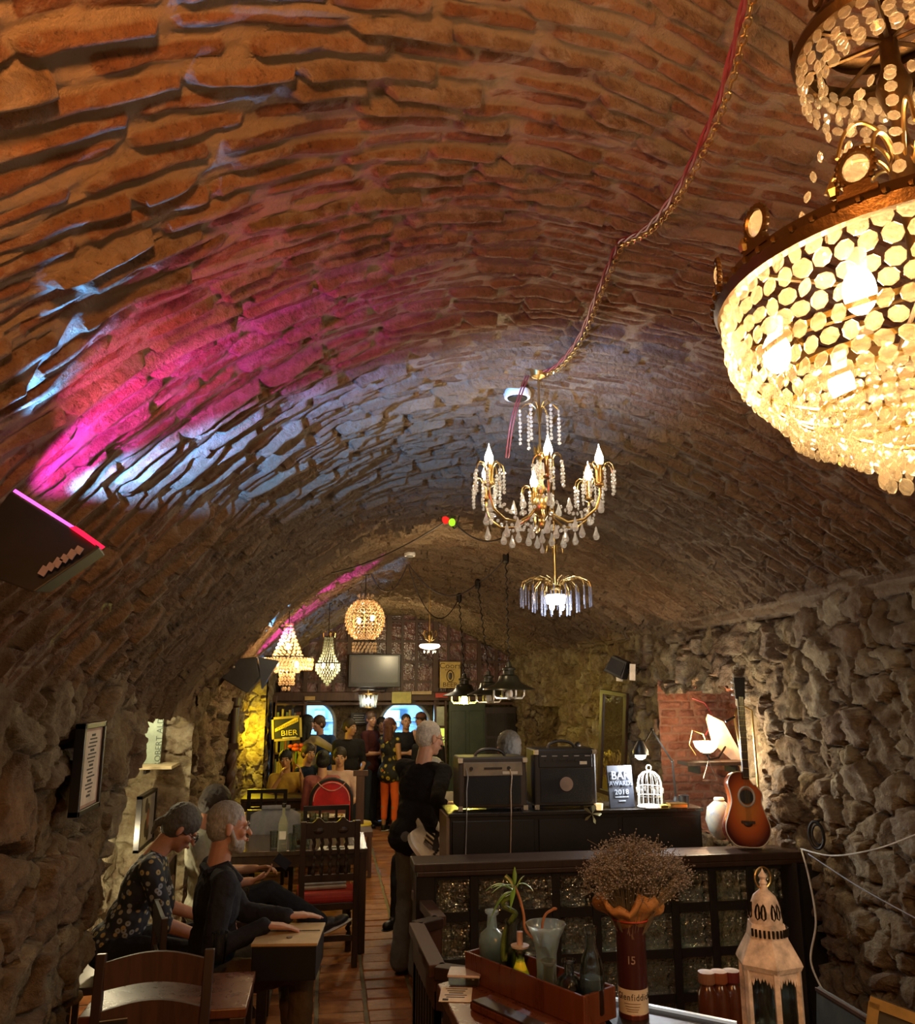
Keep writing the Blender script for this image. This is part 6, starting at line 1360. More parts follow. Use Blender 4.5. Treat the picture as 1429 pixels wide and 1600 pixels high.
def carved_chair(label, loc, rz, seat=M_REDV):
    c = thing('carved_chair', label, 'chair', loc, rz)
    MB().box((0, 0, .42), (.44, .42, .05)).build('seat_frame', M_DARKWOOD, c, bevel=.004)
    m = MB().box((0, 0, .475), (.43, .42, .07)); m.build('seat_cushion', seat, c, bevel=.025)
    for sx in (-1, 1):
        MB().bar((sx * .2, -.2, 0), (sx * .2, -.21, 1.02), .042, .042).build('back_post', M_DARKWOOD, c, bevel=.004)
        m = MB().box((sx * .19, .18, .36), (.045, .045, .12)).box((sx * .19, .18, .04), (.045, .045, .08)); m.tube([(sx * .19 + .005 * math.cos(i), .18 + .005 * math.sin(i), .08 + .23 * i / 24) for i in range(25)], [.018 + .005 * math.sin(i * 1.6) for i in range(25)], 8); m.build('front_leg', M_DARKWOOD, c)
    MB().box((0, -.2, .2), (.38, .025, .035)).build('stretcher', M_DARKWOOD, c)
    m = MB(); P = []; N = 24
    for i in range(N + 1):
        f = i / N; x = -.18 + .36 * f; z = 1.0 + .035 * abs(math.sin(2 * math.pi * f)) + .012 * math.cos(8 * math.pi * f); P.append((x, z))
    vs = []; fs = []
    for x, z in P: vs += [(x, -.225, .90), (x, -.225, z), (x, -.20, z), (x, -.20, .90)]
    for i in range(N): b = i * 4; fs += [(b + j, b + (j + 1) % 4, b + 4 + (j + 1) % 4, b + 4 + j) for j in range(4)]
    m.add(vs, fs); [m.ell((s_ * .09, -.228, .955), (.04, .012, .025), 10, 6) for s_ in (-1, 1)]; m.build('carved_crest', M_DARKWOOD, c)
    MB().box((0, -.21, .62), (.36, .024, .05)).build('lower_rail', M_DARKWOOD, c); MB().box((0, -.21, .80), (.36, .02, .03)).build('middle_rail', M_DARKWOOD, c)
    for x in (-.12, -.06, 0, .06, .12): MB().tube([(x + .004 * math.cos(i * 1.5), -.212, .64 + .27 * i / 20) for i in range(21)], [.010 + .006 * abs(math.sin(i * .9)) for i in range(21)], 7).build('turned_spindle', M_DARKWOOD, c, smooth=True)
    return c
carved_chair('carved dark chair with turned spindles and red seat at the long table', (.035, 6.75, 0), R_(4))
t_ = thing('folded_cloth', 'folded pale grey cloth lying on the red seat of the carved chair', 'cloth', (.0, 6.78, .512), R_(6)); MB().box((0, .0, .016), (.34, .26, .03)).build('lower_fold', simple('pale_cloth', (.4, .38, .36), .9, bump=.4), t_, bevel=.012); MB().box((.01, 0, .042), (.32, .24, .022)).build('upper_fold', simple('pale_cloth', (.4, .38, .36)), t_, bevel=.01)
def cross_chair(label, loc, rz):
    c = thing('lattice_chair', label, 'chair', loc, rz); MB().box((0, 0, .45), (.42, .42, .04)).build('seat', M_BLACKWOOD, c, bevel=.006)
    for sx in (-1, 1): MB().bar((sx * .19, -.19, 0), (sx * .19, -.22, .95), .035, .035).build('back_post', M_BLACKWOOD, c); MB().box((sx * .18, .18, .22), (.038, .038, .44)).build('front_leg', M_BLACKWOOD, c)
    m = MB().box((0, -.22, .93), (.40, .028, .04)).box((0, -.21, .76), (.38, .02, .025)).box((0, -.205, .62), (.38, .02, .025)).box((-.06, -.213, .78), (.022, .02, .32)).box((.09, -.213, .78), (.022, .02, .32)); m.build('lattice', M_BLACKWOOD, c); return c
cross_chair('black lattice-back chair nearest behind the bottle, under the grey jacket', (at(425, 1300, y=8.0).x, 7.95, 0), R_(0))
cross_chair('black lattice-back chair tucked in front of the red chair', (at(505, 1300, y=8.2).x, 8.12, 0), R_(6))
cross_chair('black lattice-back chair below the woman resting her cheek', (at(422, 1260, y=9.5).x, 9.45, 0), R_(-5))
# red upholstered arched chair
p = at(516, 1290, y=9.5); c = thing('arched_chair', 'high arched chair upholstered in red with pale piping', 'chair', (p.x, 9.45, 0))
def arch_slab(w_, z0, z1, y, th): 
    pts = [(-w_, z0)] + [(w_ * math.cos(R_(180 - a * 10)), z1 - w_ + w_ * math.sin(R_(180 - a * 10))) for a in range(19)] + [(w_, z0)]; n = len(pts)
    return MB().add([(x, y - th / 2, z) for x, z in pts] + [(x, y + th / 2, z) for x, z in pts], [tuple(range(n))[::-1], tuple(range(n, 2 * n))] + [(i, (i + 1) % n, n + (i + 1) % n, n + i) for i in range(n)])
zt_c = at(516, 1214, y=9.3).z
arch_slab(.235, .40, zt_c, -.20, .05).build('back_frame', M_BLACKWOOD, c, bevel=.01); arch_slab(.20, .42, zt_c - .035, -.235, .05).build('back_pad', simple('bright_red', (.52, .012, .014), .6), c, bevel=.015)
MB().tube([(.19 * math.cos(R_(180 - a * 10)), -.264, zt_c - .235 + .19 * math.sin(R_(180 - a * 10))) for a in range(19)], .005, 5).tube([(x, -.266, zt_c - .11 + 8 * x * x * .5 - .02) for x in [-.15 + .03 * i for i in range(11)]], .005, 5).build('piping', simple('pink_piping', (.6, .3, .28), .6), c)
MB().box((0, 0, .43), (.46, .44, .09)).build('seat', simple('bright_red', (.52, .012, .014)), c, bevel=.02)
for sx in (-1, 1):
    for sy in (-1, 1): MB().box((sx * .2, sy * .18, .2), (.045, .045, .4)).build('leg', M_BLACKWOOD, c)
box_thing('high_back_chair', 'plain dark high-backed chair right of the red arched chair', 'chair', (at(562, 1250, y=9.2).x + .01, 9.62, 0), [('back', M_BEAM, [((0, -.2, .8), (.09, .04, .5)), ((0, -.2, 1.08), (.16, .045, .06))]), ('seat', M_BEAM, [((0, 0, .44), (.3, .4, .05))]), ('leg', M_BEAM, [((-.12, -.18, .21), (.04, .04, .42)), ((.12, -.18, .21), (.04, .04, .42)), ((-.12, .18, .21), (.04, .04, .42)), ((.12, .18, .21), (.04, .04, .42))])])
# yellow round seat
p = at(563, 1292, z=.45); st_ = thing('yellow_stool', 'round yellow-topped stool beside the plate table', 'stool', (p.x - .02, p.y + .2, 0)); MB().lathe([(0, .43), (.15, .43), (.16, .45), (.15, .475), (0, .48)], 24).build('seat', simple('yellow_seat', (.6, .45, .05), .5), st_, smooth=True)
for k in range(4): MB().tube([(.1 * math.cos(k * 1.57), .1 * math.sin(k * 1.57), .43), (.15 * math.cos(k * 1.57), .15 * math.sin(k * 1.57), 0)], .012, 6).build('leg', M_BEAM, st_)
# jacket over the chair back
jk = thing('draped_jacket', 'grey jacket draped over a black lattice-back chair', 'jacket', (at(430, 1260, y=7.9).x + .02, 7.72, .93))
m = MB(); N = 18; vs = []; fs = []
for i in range(N + 1):
    f = i / N; x = -.21 + .42 * f
    for j, (y, z) in enumerate([(.03, -.06), (.02, .02), (-.03, .035), (-.055, -.02), (-.065, -.14), (-.06, -.30)]): vs.append((x * (1 + .06 * j / 5), y - .018 * math.sin(f * 21 + j * .4) * (j / 5), z - .05 * abs(2 * f - 1) ** 3 * (1 if j < 5 else 1.6)))
for i in range(N):
    for j in range(5): a = i * 6 + j; fs.append((a, a + 1, a + 7, a + 6))
o_ = m.add(vs, fs).build('cloth', simple('jacket_grey', (.17, .17, .18), .85, bump=.4), jk, smooth='all'); o_.modifiers.new('s', 'SOLIDIFY').thickness = .008; MB().tube([(-.12, -.03, .04), (0, -.05, .045), (.12, -.03, .04)], .02, 7).build('collar', simple('jacket_grey', (0, 0, 0)), jk, smooth=True)
# table wares
def ware(kind, u, v, z, label, **k):
    p = at(u, v, z=z); p.z = z + .001
    if kind == 'glass':
        h = k.get('h', .13); r = k.get('r', .033); t = thing('drinking_glass', label, 'glass', tuple(p)); MB().lathe([(r * .8, 0), (r, h), (r - .003, h), (r * .8 - .003, .01), (0, .01)], 20).build('glass', GLASS, t, smooth=True)
        if 'liq' in k: MB().lathe([(0, .011), (r * .8 - .005, .012), (r * .9 - .004, h * k['lv']), (0, h * k['lv'])], 18).build('drink', k['liq'], t, smooth=True)
        if 'foam' in k: MB().lathe([(0, h * k['lv']), (r * .9 - .004, h * k['lv']), (r * .91 - .004, h * k['lv'] + .018), (0, h * k['lv'] + .018)], 18).build('foam', M_CREAM, t)
        return t
ware('glass', 457, 1330, .76, 'empty tumbler standing left of the clear bottle')
BEER = simple('beer', (.5, .22, .02), .2, bump=0)
ware('glass', 463 + 1, 1322, .76, 'pint glass with a little amber beer right of the clear bottle', h=.16, r=.042, liq=BEER, lv=.3)
ware('glass', 478, 1324, .76, 'narrow tumbler behind the carved chair crest', h=.11)
ware('glass', 423 + 4, 1326, .76, 'straight tumbler furthest left on the long table')
p = at(440, 1332, z=.76); bt = thing('water_bottle', 'tall square clear swing bottle on the long table', 'bottle', (p.x, p.y + .06, .761)); MB().lathe([(.045, 0), (.048, .01), (.048, .2), (.03, .25), (.015, .27), (.014, .31), (.018, .32)], 4, rot0=.5).build('glass', GLASSM, bt); MB().lathe([(.012, .32), (.018, .33), (.016, .35), (0, .352)], 12).build('stopper', M_IRON, bt); MB().box((0, -.04, .12), (.05, .002, .06)).build('label', M_PAPER, bt)
p = at(530, 1326, z=.76); t_ = thing('paper_menu', 'white paper menu lying on the right end of the long table', 'paper', (p.x, p.y, .761), R_(-6)); MB().box((0, 0, .003), (.32, .16, .005)).build('sheet', M_WHITEP, t_); MB().box((-.03, .0, .0065), (.14, .07, .001)).build('print', M_INK, t_)
for i, (u, v, lab, c_) in enumerate(((490, 1283, 'white plate left on the far plate table', M_WHITEP), (535, 1279, 'tan board of food on the far plate table', simple('food_tan', (.5, .28, .1), .6)), (465, 1281, 'plate of fries near the middle of the far plate table', simple('fries', (.65, .42, .1), .6)), (515, 1284, 'small white bowl on the far plate table', M_WHITEP))):
    p = at(u, v, z=.76); t_ = thing('plate', lab, 'plate', (max(-.8, min(.12, p.x)), min(max(p.y, 8.45), 8.9), .761)); MB().lathe([(.05, 0), (.09, .008), (.11, .02), (.108, .024), (.05, .01), (0, .01)], 24).build('dish', M_WHITEP, t_, smooth=True); 
    m = MB(); [m.ell((rnd.uniform(-.04, .04), rnd.uniform(-.04, .04), .022), (.025, .018, .014), 7, 5) for _ in range(5)]; tag(m.build('food', c_ if i else simple('greens', (.2, .25, .08), .6), t_), kind='stuff')
for i, u in enumerate((488, 508, 470)):
    ware('glass', u, 1292, .76, ('clear tumbler in front of the white plate', 'clear tumbler in the middle of the far plate table', 'clear tumbler at the left of the far plate table')[i], h=.12)
ware('glass', 378, 1430, .62, 'half-drunk dark beer glass with foam beside the blazered man', h=.15, r=.038, liq=simple('stout', (.03, .012, .006), .2), lv=.5, foam=1)
t_ = table('low side table between the blazered man and the crossed-leg man', -.66, -.30, 5.45, 5.78, .62)
ware('glass', 341, 1505, .75, 'short tumbler on the red-brown table behind the ladder-back chair', h=.13, r=.036)
p = at(378, 1470, z=.75); t_ = thing('beer_mat', 'pale printed beer mat at the far edge of the red-brown table', 'coaster', (p.x, p.y, .751), .3); MB().box((0, 0, .002), (.12, .09, .003)).build('mat', M_PAPER, t_); MB().box((0, 0, .004), (.07, .04, .001)).build('print', M_INK, t_)
p = at(180, 1592, z=.75); t_ = thing('coaster', 'dark coaster with pale edge at the bottom left', 'coaster', (p.x, p.y - .03, .751), .2); MB().box((0, 0, .003), (.10, .07, .005)).build('mat', M_BLACK, t_); MB().box((0, .0, .0065), (.10, .008, .001)).build('edge', M_CREAM, t_)
# box drum / case on the blazered man's knees
cj = thing('wooden_box', 'black-sided box with a pale wooden lid resting on the knees of the blazered man', 'box', (-.15, 4.42, .66), R_(-6))
MB().box((0, 0, .075), (.30, .34, .15)).build('body', M_BLACK, cj, bevel=.004); MB().box((0, 0, .156), (.31, .35, .012)).build('lid', simple('pale_ply', (.55, .38, .18), .5, nscale=3), cj, bevel=.002)
MB().box((.0, .02, .166), (.29, .003, .004)).build('lid_seam', M_DARKWOOD, cj); MB().lathe([(0, 0), (.014, .0), (.014, .003), (0, .003)], 12, (.01, -.08, .162)).build('badge', M_DARKWOOD, cj)

# ================================================================ PEOPLE
def skinmat(name, col):
    if name in MATS: return MATS[name]
    t = NT(name); co = t.coord(); c = t.mix(t.ramp(t.noise(co, 18, 3), (.3, 0), (.7, 1)), c4([x * .85 for x in col]), c4([min(1, x * 1.08) for x in col]))
    p = t.n('BsdfPrincipled', i_Base_Color=c, i_Roughness=.5); p.inputs['Subsurface Weight'].default_value = .08; p.inputs['Subsurface Radius'].default_value = (.02, .008, .004)
    t.set(p, 'Normal', t.bump(t.noise(co, 90, 3), .15, .002)); MATS[name] = t.finish(p.outputs[0]); return MATS[name]
def cloth(name, col, var=.2): return simple('cloth_' + name, col, .85, bump=.5, bscale=14, bd=.02, var=var, nscale=5, spec=.2)
def hairmat(name, col):
    if name in MATS: return MATS[name]
    t = NT(name); co = t.coord((9, 9, 2.0)); n = t.noise(co, 14, 5, .8); c = t.ramp(n, (.3, [x * .5 for x in col]), (.7, [min(1, x * 1.35) for x in col]))
    p = t.n('BsdfPrincipled', i_Base_Color=c, i_Roughness=.55); t.set(p, 'Normal', t.bump(n, .9, .006)); MATS[name] = t.finish(p.outputs[0]); return MATS[name]
def floral(name, base, c1, c2, sc=22):
    if name in MATS: return MATS[name]
    t = NT(name); co = t.coord(); v = t.n('TexVoronoi', i_Vector=co, i_Scale=sc); d = v.outputs[0]; k = t.n('SeparateColor', i_0=v.outputs[1]).outputs[0]
    c = t.mix(t.ramp(d, (.33, 1), (.42, 0)), c4(base), t.mix(t.ramp(k, (.4, 0), (.45, 1)), c4(c1), c4(c2)))
    c = t.mix(t.ramp(d, (.12, 1), (.16, 0)), c, c4([x * .3 for x in c1])); p = t.n('BsdfPrincipled', i_Base_Color=c, i_Roughness=.8); MATS[name] = t.finish(p.outputs[0]); return MATS[name]
SK1 = skinmat('skin_fair', (.56, .30, .19)); SK2 = skinmat('skin_warm', (.50, .26, .14)); SK3 = skinmat('skin_tan', (.42, .21, .11))
EYEW = simple('eye_white', (.7, .68, .64), .25, bump=0); EYEP = simple('pupil', (.03, .02, .015), .2, bump=0); LIP = simple('lip', (.36, .13, .09), .5, bump=0)

def V(*a): return Vector(a)
def blob(name, mb, mat, parent, vox, smooth=4, disp=0, dsc=.05):
    o = mb.build(name, mat, parent); r = o.modifiers.new('remesh', 'REMESH'); r.mode = 'VOXEL'; r.voxel_size = vox; r.use_smooth_shade = True
    if smooth: s = o.modifiers.new('smooth', 'SMOOTH'); s.iterations = smooth; s.factor = .5
    if disp:
        key = 'n%.3f' % dsc; tx = bpy.data.textures.get(key) or bpy.data.textures.new(key, 'CLOUDS'); tx.noise_scale = dsc
        d = o.modifiers.new('disp', 'DISPLACE'); d.texture = tx; d.strength = disp; d.mid_level = .5
    return o
def person(label, loc, rz, sit=None, lean=0, side=0, twist=0, head=(0, 0, 0), arms=None, legs=None, look=None, h=1.75, far=False, noface=False, lower=True):
    """facing +y, joints laid out by forward kinematics; vectors are directions in the body's frame"""
    L = dict(skin=SK1, top=cloth('black', (.015, .014, .016)), legs_m=cloth('jeans', (.03, .035, .05)), shoe=M_BLACK, hair='short', hairm=hairmat('hair_dark', (.03, .018, .01)), sleeve=1.0, girth=1.0, female=False)
    L.update(look or {}); s = h / 1.75; t = thing('person', label, 'person', loc, rz); vb = .011 if far else .0065; g = L['girth']
    A = {'L': ((-.12, .02, -1), (-.02, .25, -1)), 'R': ((.12, .02, -1), (.02, .25, -1))}; A.update(arms or {})
    G = {'L': ((-.05, .03, -1), (0, -.03, -1)), 'R': ((.05, .03, -1), (0, -.03, -1))}
    if sit: G = {'L': ((-.18, 1, -.05), (0, .05, -1)), 'R': ((.18, 1, -.05), (0, .05, -1))}
    G.update(legs or {})
    TL, SLn, UA, FA = .425 * s, .41 * s, .285 * s, .25 * s
    foot_h = .075 * s; hips = {}; kn = {}; an = {}
    for k, sx in (('L', -1), ('R', 1)):
        hips[k] = V(sx * .09 * s, 0, 0); kn[k] = hips[k] + V(*G[k][0]).normalized() * TL; an[k] = kn[k] + V(*G[k][1]).normalized() * SLn
    pz = sit + .095 * s if sit else foot_h - min(an[k].z for k in 'LR')
    P0 = V(0, 0, pz); 
    for dct in (hips, kn, an):
        for k in 'LR': dct[k] = dct[k] + P0
    RM = Matrix.Rotation(R_(-lean), 3, 'X') @ Matrix.Rotation(R_(side), 3, 'Y') @ Matrix.Rotation(R_(twist), 3, 'Z')
    up = lambda x, y, z: P0 + RM @ (V(x, y, z) * s)
    sw = .165 if L['female'] else .19
    neck0 = up(0, -.01, .50); hd = Euler((R_(head[1]), R_(head[2]), R_(head[0]))).to_matrix(); HM = Matrix.Rotation(R_(-lean * .5), 3, 'X') @ Matrix.Rotation(R_(twist), 3, 'Z') @ hd
    hc = neck0 + HM @ (V(0, .02, .165) * s); H = lambda x, y, z: hc + HM @ (V(x, y, z) * s)
    sh = {'L': up(-sw, -.01, .445), 'R': up(sw, -.01, .445)}; el = {}; wr = {}
    WI = (Matrix.Translation(loc) @ Matrix.Rotation(rz, 4, 'Z')).inverted()
    for k in 'LR':
        if A[k][0] == 'ik':   # reach a point given in the room
            T = WI @ Vector(A[k][1]); dv = T - sh[k]; D = min(dv.length, (UA + FA) * .985); dv.normalize(); T = sh[k] + dv * D
            ca_ = (UA ** 2 + D ** 2 - FA ** 2) / (2 * UA * D); pole = V(-.25 if k == 'L' else .25, -.2, -1); pole = (pole - dv * pole.dot(dv)).normalized()
            el[k] = sh[k] + dv * UA * ca_ + pole * UA * math.sqrt(max(0, 1 - ca_ ** 2)); wr[k] = T; A[k] = (0, 0) + tuple(A[k][2:])
        else: el[k] = sh[k] + V(*A[k][0]).normalized() * UA; wr[k] = el[k] + V(*A[k][1]).normalized() * FA
    def torso(m, e):
        m.ell(up(0, 0, .33), ((.160 * g + e) * s, (.105 * g + e) * s, (.175 + e) * s), 16, 12, RM); m.ell(up(0, .008 * g, .14), ((.145 * g + e) * s, (.105 * g + e) * s, (.17 + e) * s), 16, 12, RM)
        m.ell(up(0, -.01, .01), ((.165 * g + e) * s, (.12 * g + e) * s, (.12 + e) * s), 16, 12, RM); m.cap(sh['L'], (.056 + e) * s, sh['R'], (.056 + e) * s); m.cap(up(-.10, -.01, .40), (.075 + e) * s, up(.10, -.01, .40), (.075 + e) * s)
        if L['female']:
            for sx in (-1, 1): m.ell(up(sx * .07, .085, .33), (.06 * s + e, .05 * s + e, .06 * s + e), 10, 8)
    # ---- the body: one continuous skin
    b = MB(); torso(b, -.012)
    b.cap(up(0, -.02, .46), .058 * s, hc + HM @ (V(0, -.02, -.07) * s), .054 * s)
    b.ell(H(0, -.012, .032), (.074 * s, .092 * s, .086 * s), 16, 12, HM); b.ell(H(0, .022, -.035), (.058 * s, .064 * s, .08 * s), 16, 12, HM); b.ell(H(0, .058, -.088), (.026 * s, .024 * s, .022 * s), 8, 6, HM)
    b.cap(H(0, .086, .008), .008 * s, H(0, .108, -.026), .0125 * s, 8); b.cap(H(-.028, .078, .022), .011 * s, H(.028, .078, .022), .011 * s, 8); b.ell(H(0, .086, -.055), (.022 * s, .012 * s, .012 * s), 8, 6, HM)
    for sx in (-1, 1): b.ell(H(sx * .078, -.004, -.004), (.010 * s, .019 * s, .032 * s), 8, 8, HM @ Matrix.Rotation(sx * .35, 3, 'Z')); b.ell(H(sx * .042, .062, -.018), (.02 * s, .022 * s, .02 * s), 8, 6, HM)
    for k, sx in (('L', -1), ('R', 1)):
        b.cap(sh[k], .048 * s, el[k], .036 * s); b.cap(el[k], .038 * s, wr[k], .026 * s); d = (wr[k] - el[k]).normalized(); 
        hv = A[k][2] if len(A[k]) > 2 else None; hd_ = V(*hv).normalized() if hv else (d + V(0, .08, -.05)).normalized()
        n_ = V(*A[k][3]).normalized() if len(A[k]) > 3 else V(-sx, 0, 0); n_ = (n_ - hd_ * n_.dot(hd_)); n_ = n_.normalized() if n_.length > .1 else hd_.orthogonal().normalized(); w_ = hd_.cross(n_) * sx
        curl = A[k][4] if len(A[k]) > 4 else .45; fr_ = (.0085 if not far else .0105) * s
        pb = wr[k] + hd_ * .085 * s
        for q, wo in enumerate((-.028, -.0095, .0095, .028)):
            b.cap(wr[k] + hd_ * .01 * s + w_ * wo * .6 * s, .014 * s, pb + w_ * wo * s, .0115 * s, 8); ln_ = (.8, 1, .95, .75)[q] if sx > 0 else (.75, .95, 1, .8)[q]
            p = pb + w_ * wo * 1.05 * s; dr = hd_.copy()
            for sg_, l_ in enumerate((.042, .028, .022)):
                ax = dr * math.cos(curl * .9) + n_ * math.sin(curl * .9); ax.normalize(); nn = (n_ * math.cos(curl * .9) - dr * math.sin(curl * .9)).normalized(); p2 = p + ax * l_ * ln_ * s; b.cap(p, fr_ * (1 - .06 * sg_), p2, fr_ * (.94 - .08 * sg_), 7); p = p2; dr = ax; n__ = nn
        side_ = -w_ * sx if sx > 0 else w_ * sx
        side_ = w_ * (1 if (w_.dot(V(0, 1, .3)) > 0) else -1)
        tb = wr[k] + hd_ * .03 * s + side_ * .024 * s; t1 = tb + (side_ * .7 + hd_ * .8 + n_ * .3).normalized() * .04 * s; b.cap(tb, .014 * s, t1, .011 * s, 8); b.cap(t1, .011 * s, t1 + (hd_ + n_ * .4).normalized() * .03 * s, .0095 * s, 8)
        if lower: b.cap(hips[k], .075 * s, kn[k], .048 * s); b.cap(kn[k], .047 * s, kn[k].lerp(an[k], .3) + V(0, -.01, 0), .048 * s); b.cap(kn[k].lerp(an[k], .3) + V(0, -.01, 0), .047 * s, an[k], .032 * s); 
    blob('body', b, L['skin'], t, vb, 3)
    # ---- clothing
    c = MB(); torso(c, .006); c.cap(up(0, -.015, .44), .068 * s, up(0, -.012, .478), .060 * s)
    for k in 'LR':
        sl_ = L['sleeve']
        if sl_ <= 0: continue
        u_ = min(1, sl_ * 2); c.cap(sh[k], .062 * s, sh[k].lerp(el[k], u_), (.062 - .014 * u_) * s)
        if sl_ > .5: c.cap(el[k], .049 * s, el[k].lerp(wr[k], (sl_ - .5) * 2 * .97), .038 * s)
    if not L['female'] and lower and not sit: c.ell(up(0, .0, -.035), (.181 * s * g, .136 * s * g, .10 * s), 16, 10, RM)
    if L.get('hem'): c.cap(up(-.07, -.01, -.06), .13 * s * g, up(.07, -.01, -.06), .13 * s * g); c.ell(up(0, -.01, -.08), (.18 * s * g, .14 * s * g, .09 * s), 16, 8, RM)
    blob('shirt', c, L['top'], t, vb * 1.15, 4, .016 if not far else .01, .07)
    if lower:
        c = MB(); c.ell(P0 + V(0, -.01 * s, .0), (.168 * s * g, .125 * s * g, .115 * s), 16, 10)
        for k in 'LR':
            fl_ = L.get('flare', .058); lc = L.get('cut', 1.0); c.cap(hips[k], .088 * s, kn[k], .064 * s); e_ = kn[k].lerp(an[k], .97 * lc); c.cap(kn[k], .062 * s, e_, fl_ * s)
        blob('trousers', c, L['legs_m'], t, vb * 1.15, 4, .018 if not far else .008, .08)
        for k, sx in (('L', -1), ('R', 1)):
            fd = V(*(G[k][2] if len(G[k]) > 2 else (sx * .15, 1, 0))).normalized(); upv = V(0, 0, 1) if abs(fd.z) < .7 else V(0, -1, 0); sd = fd.cross(upv).normalized(); up2 = sd.cross(fd)
            FM = Matrix((sd, fd, up2)).transposed(); a = an[k]
            m = MB(); m.ell(a + fd * .03 * s - up2 * .03 * s, (.042 * s, .075 * s, .046 * s), 12, 8, FM); m.ell(a + fd * .11 * s - up2 * .042 * s, (.045 * s, .075 * s, .032 * s), 12, 8, FM); m.cap(a, .042 * s, a - up2 * .03 * s, .045 * s, 10)
            so = blob('shoe', m, L['shoe'], t, vb * 1.1, 2)
            m = MB(); m.ell(a + fd * .075 * s - up2 * .068 * s, (.048 * s, .125 * s, .014 * s), 14, 6, FM); m.build('sole', L.get('sole', M_BLACK), so, smooth=True)
    # ---- hair
    hs = L['hair']; c = MB(); hm = L['hairm']
    if hs != 'none':
        k = 1.0; top = .004 if hs in ('crop', 'bald') else .012
        if hs != 'bald': c.ell(H(0, -.020, .044), ((.076 + top) * s, (.091 + top * .9) * s, (.080 + top) * s), 16, 12, HM)
        c.ell(H(0, -.040, .006), ((.074 + top) * s, (.068 + top) * s, (.078 + top) * s), 16, 12, HM)
        if hs == 'fringe': c.ell(H(0, .045, .085), (.06 * s, .045 * s, .03 * s), 10, 8, HM)
        if hs in ('long', 'tail', 'bun'):
            if hs == 'long': c.cap(H(-.05, -.04, -.02), .05 * s, H(-.06, -.06, -.19), .04 * s); c.cap(H(.05, -.04, -.02), .05 * s, H(.06, -.06, -.19), .04 * s); c.cap(H(0, -.06, -.02), .06 * s, H(0, -.085, -.22), .05 * s)
            if hs == 'tail': c.cap(H(0, -.10, -.01), .026 * s, H(0, -.125, -.05), .02 * s); c.cap(H(0, -.125, -.05), .018 * s, H(0, -.11, -.11), .008 * s)
            if hs == 'bun': c.ell(H(0, -.09, .08), .045 * s)
        blob('hair', c, hm, t, vb * .9, 2, .010, .02)
    if L.get('beard'):
        c = MB(); c.ell(H(0, .030, -.070), (.057 * s, .060 * s, .052 * s), 14, 10, HM); c.ell(H(0, .062, -.092), (.032 * s, .03 * s, .032 * s), 10, 8, HM)
        for sx in (-1, 1): c.cap(H(sx * .068, .012, -.01), .011 * s, H(sx * .052, .035, -.07), .018 * s, 8)
        blob('beard', c, L['beard'], t, vb * .8, 2, .006, .02)
    if not noface:
        for sx in (-1, 1):
            e = MB().ell(H(sx * .031, .0835, .003), (.0125 * s, .009 * s, .0085 * s), 10, 8, HM).build('eye', EYEW, t, smooth=True); MB().ell(H(sx * .031, .0915, .003), (.0055 * s, .003 * s, .0058 * s), 8, 6, HM).build('pupil', EYEP, e)
            MB().tube([H(sx * .014, .0955, .021), H(sx * .031, .0945, .027), H(sx * .047, .084, .021)], [.003 * s, .0038 * s, .002 * s], 6).build('eyebrow', hm, t)
        MB().ell(H(0, .0975, -.051), (.021 * s, .006 * s, .004 * s), 10, 6, HM).ell(H(0, .0975, -.059), (.018 * s, .006 * s, .0045 * s), 10, 6, HM).build('mouth', LIP, t, smooth=True)
    if L.get('glasses'):
        m = MB()
        for sx in (-1, 1):
            m.tube([H(sx * (.032 + .021 * math.cos(q / 14 * 6.2832) * 1), .105, .002 + .016 * math.sin(q / 14 * 6.2832)) for q in range(14)], .0022, 4, closed=True); m.tube([H(sx * .054, .103, .006), H(sx * .082, .01, .010)], .0022, 4)
        m.tube([H(-.012, .106, .006), H(.012, .106, .006)], .0022, 4); m.build('glasses', M_INK, t)
    if L.get('cap'):
        m = MB().ell(H(0, -.012, .062), (.086 * s, .10 * s, .068 * s), 14, 10, HM); m.ell(H(0, .10, .045), (.06 * s, .06 * s, .010 * s), 12, 6, HM); m.build('cap', L['cap'], t, smooth=True)
    W2 = Matrix.Translation(loc) @ Matrix.Rotation(rz, 4, 'Z')
    return t, dict(up=up, H=H, wr=wr, el=el, sh=sh, kn=kn, an=an, W=W2, s=s, HM=HM)
def zrot(deg): return R_(deg)
gy = hairmat('hair_grey', (.34, .31, .27)); wh = hairmat('hair_white', (.62, .58, .50)); dk = hairmat('hair_dark', (.03, .018, .01)); br = hairmat('hair_brown', (.09, .045, .02)); bl = hairmat('hair_blond', (.55, .38, .10))
XP = -90   # facing +x

# standing guitarist seen from behind in the aisle
gpos = at(655, 1528, z=0)
ga = at(668, 1308, y=gpos.y - .16)
P, J = person('white-haired man in black sweater and grey jeans standing in the aisle', (gpos.x - .05, gpos.y, 0), zrot(-58), lean=11, twist=12, head=(-26, -4, 0), h=1.82,
    arms={'L': ((-.16, .50, -1), (.35, 1, -.12), (.5, .9, 0), (0, 0, -1), .6), 'R': ('ik', ga + Vector((.12, -.02, .10)), (-.5, .7, -.5), (0, -.2, -1), .5)},
    legs={'L': ((-.06, .06, -1), (0, -.10, -1)), 'R': ((.03, -.02, -1), (0, -.05, -1))},
    look=dict(hair='crop', hairm=wh, top=cloth('black_knit', (.012, .011, .011), .3), legs_m=cloth('grey_jeans', (.12, .125, .13), .3), skin=SK1, glasses=True, girth=1.13, flare=.075, shoe=simple('dark_shoe', (.02, .014, .01), .5)))
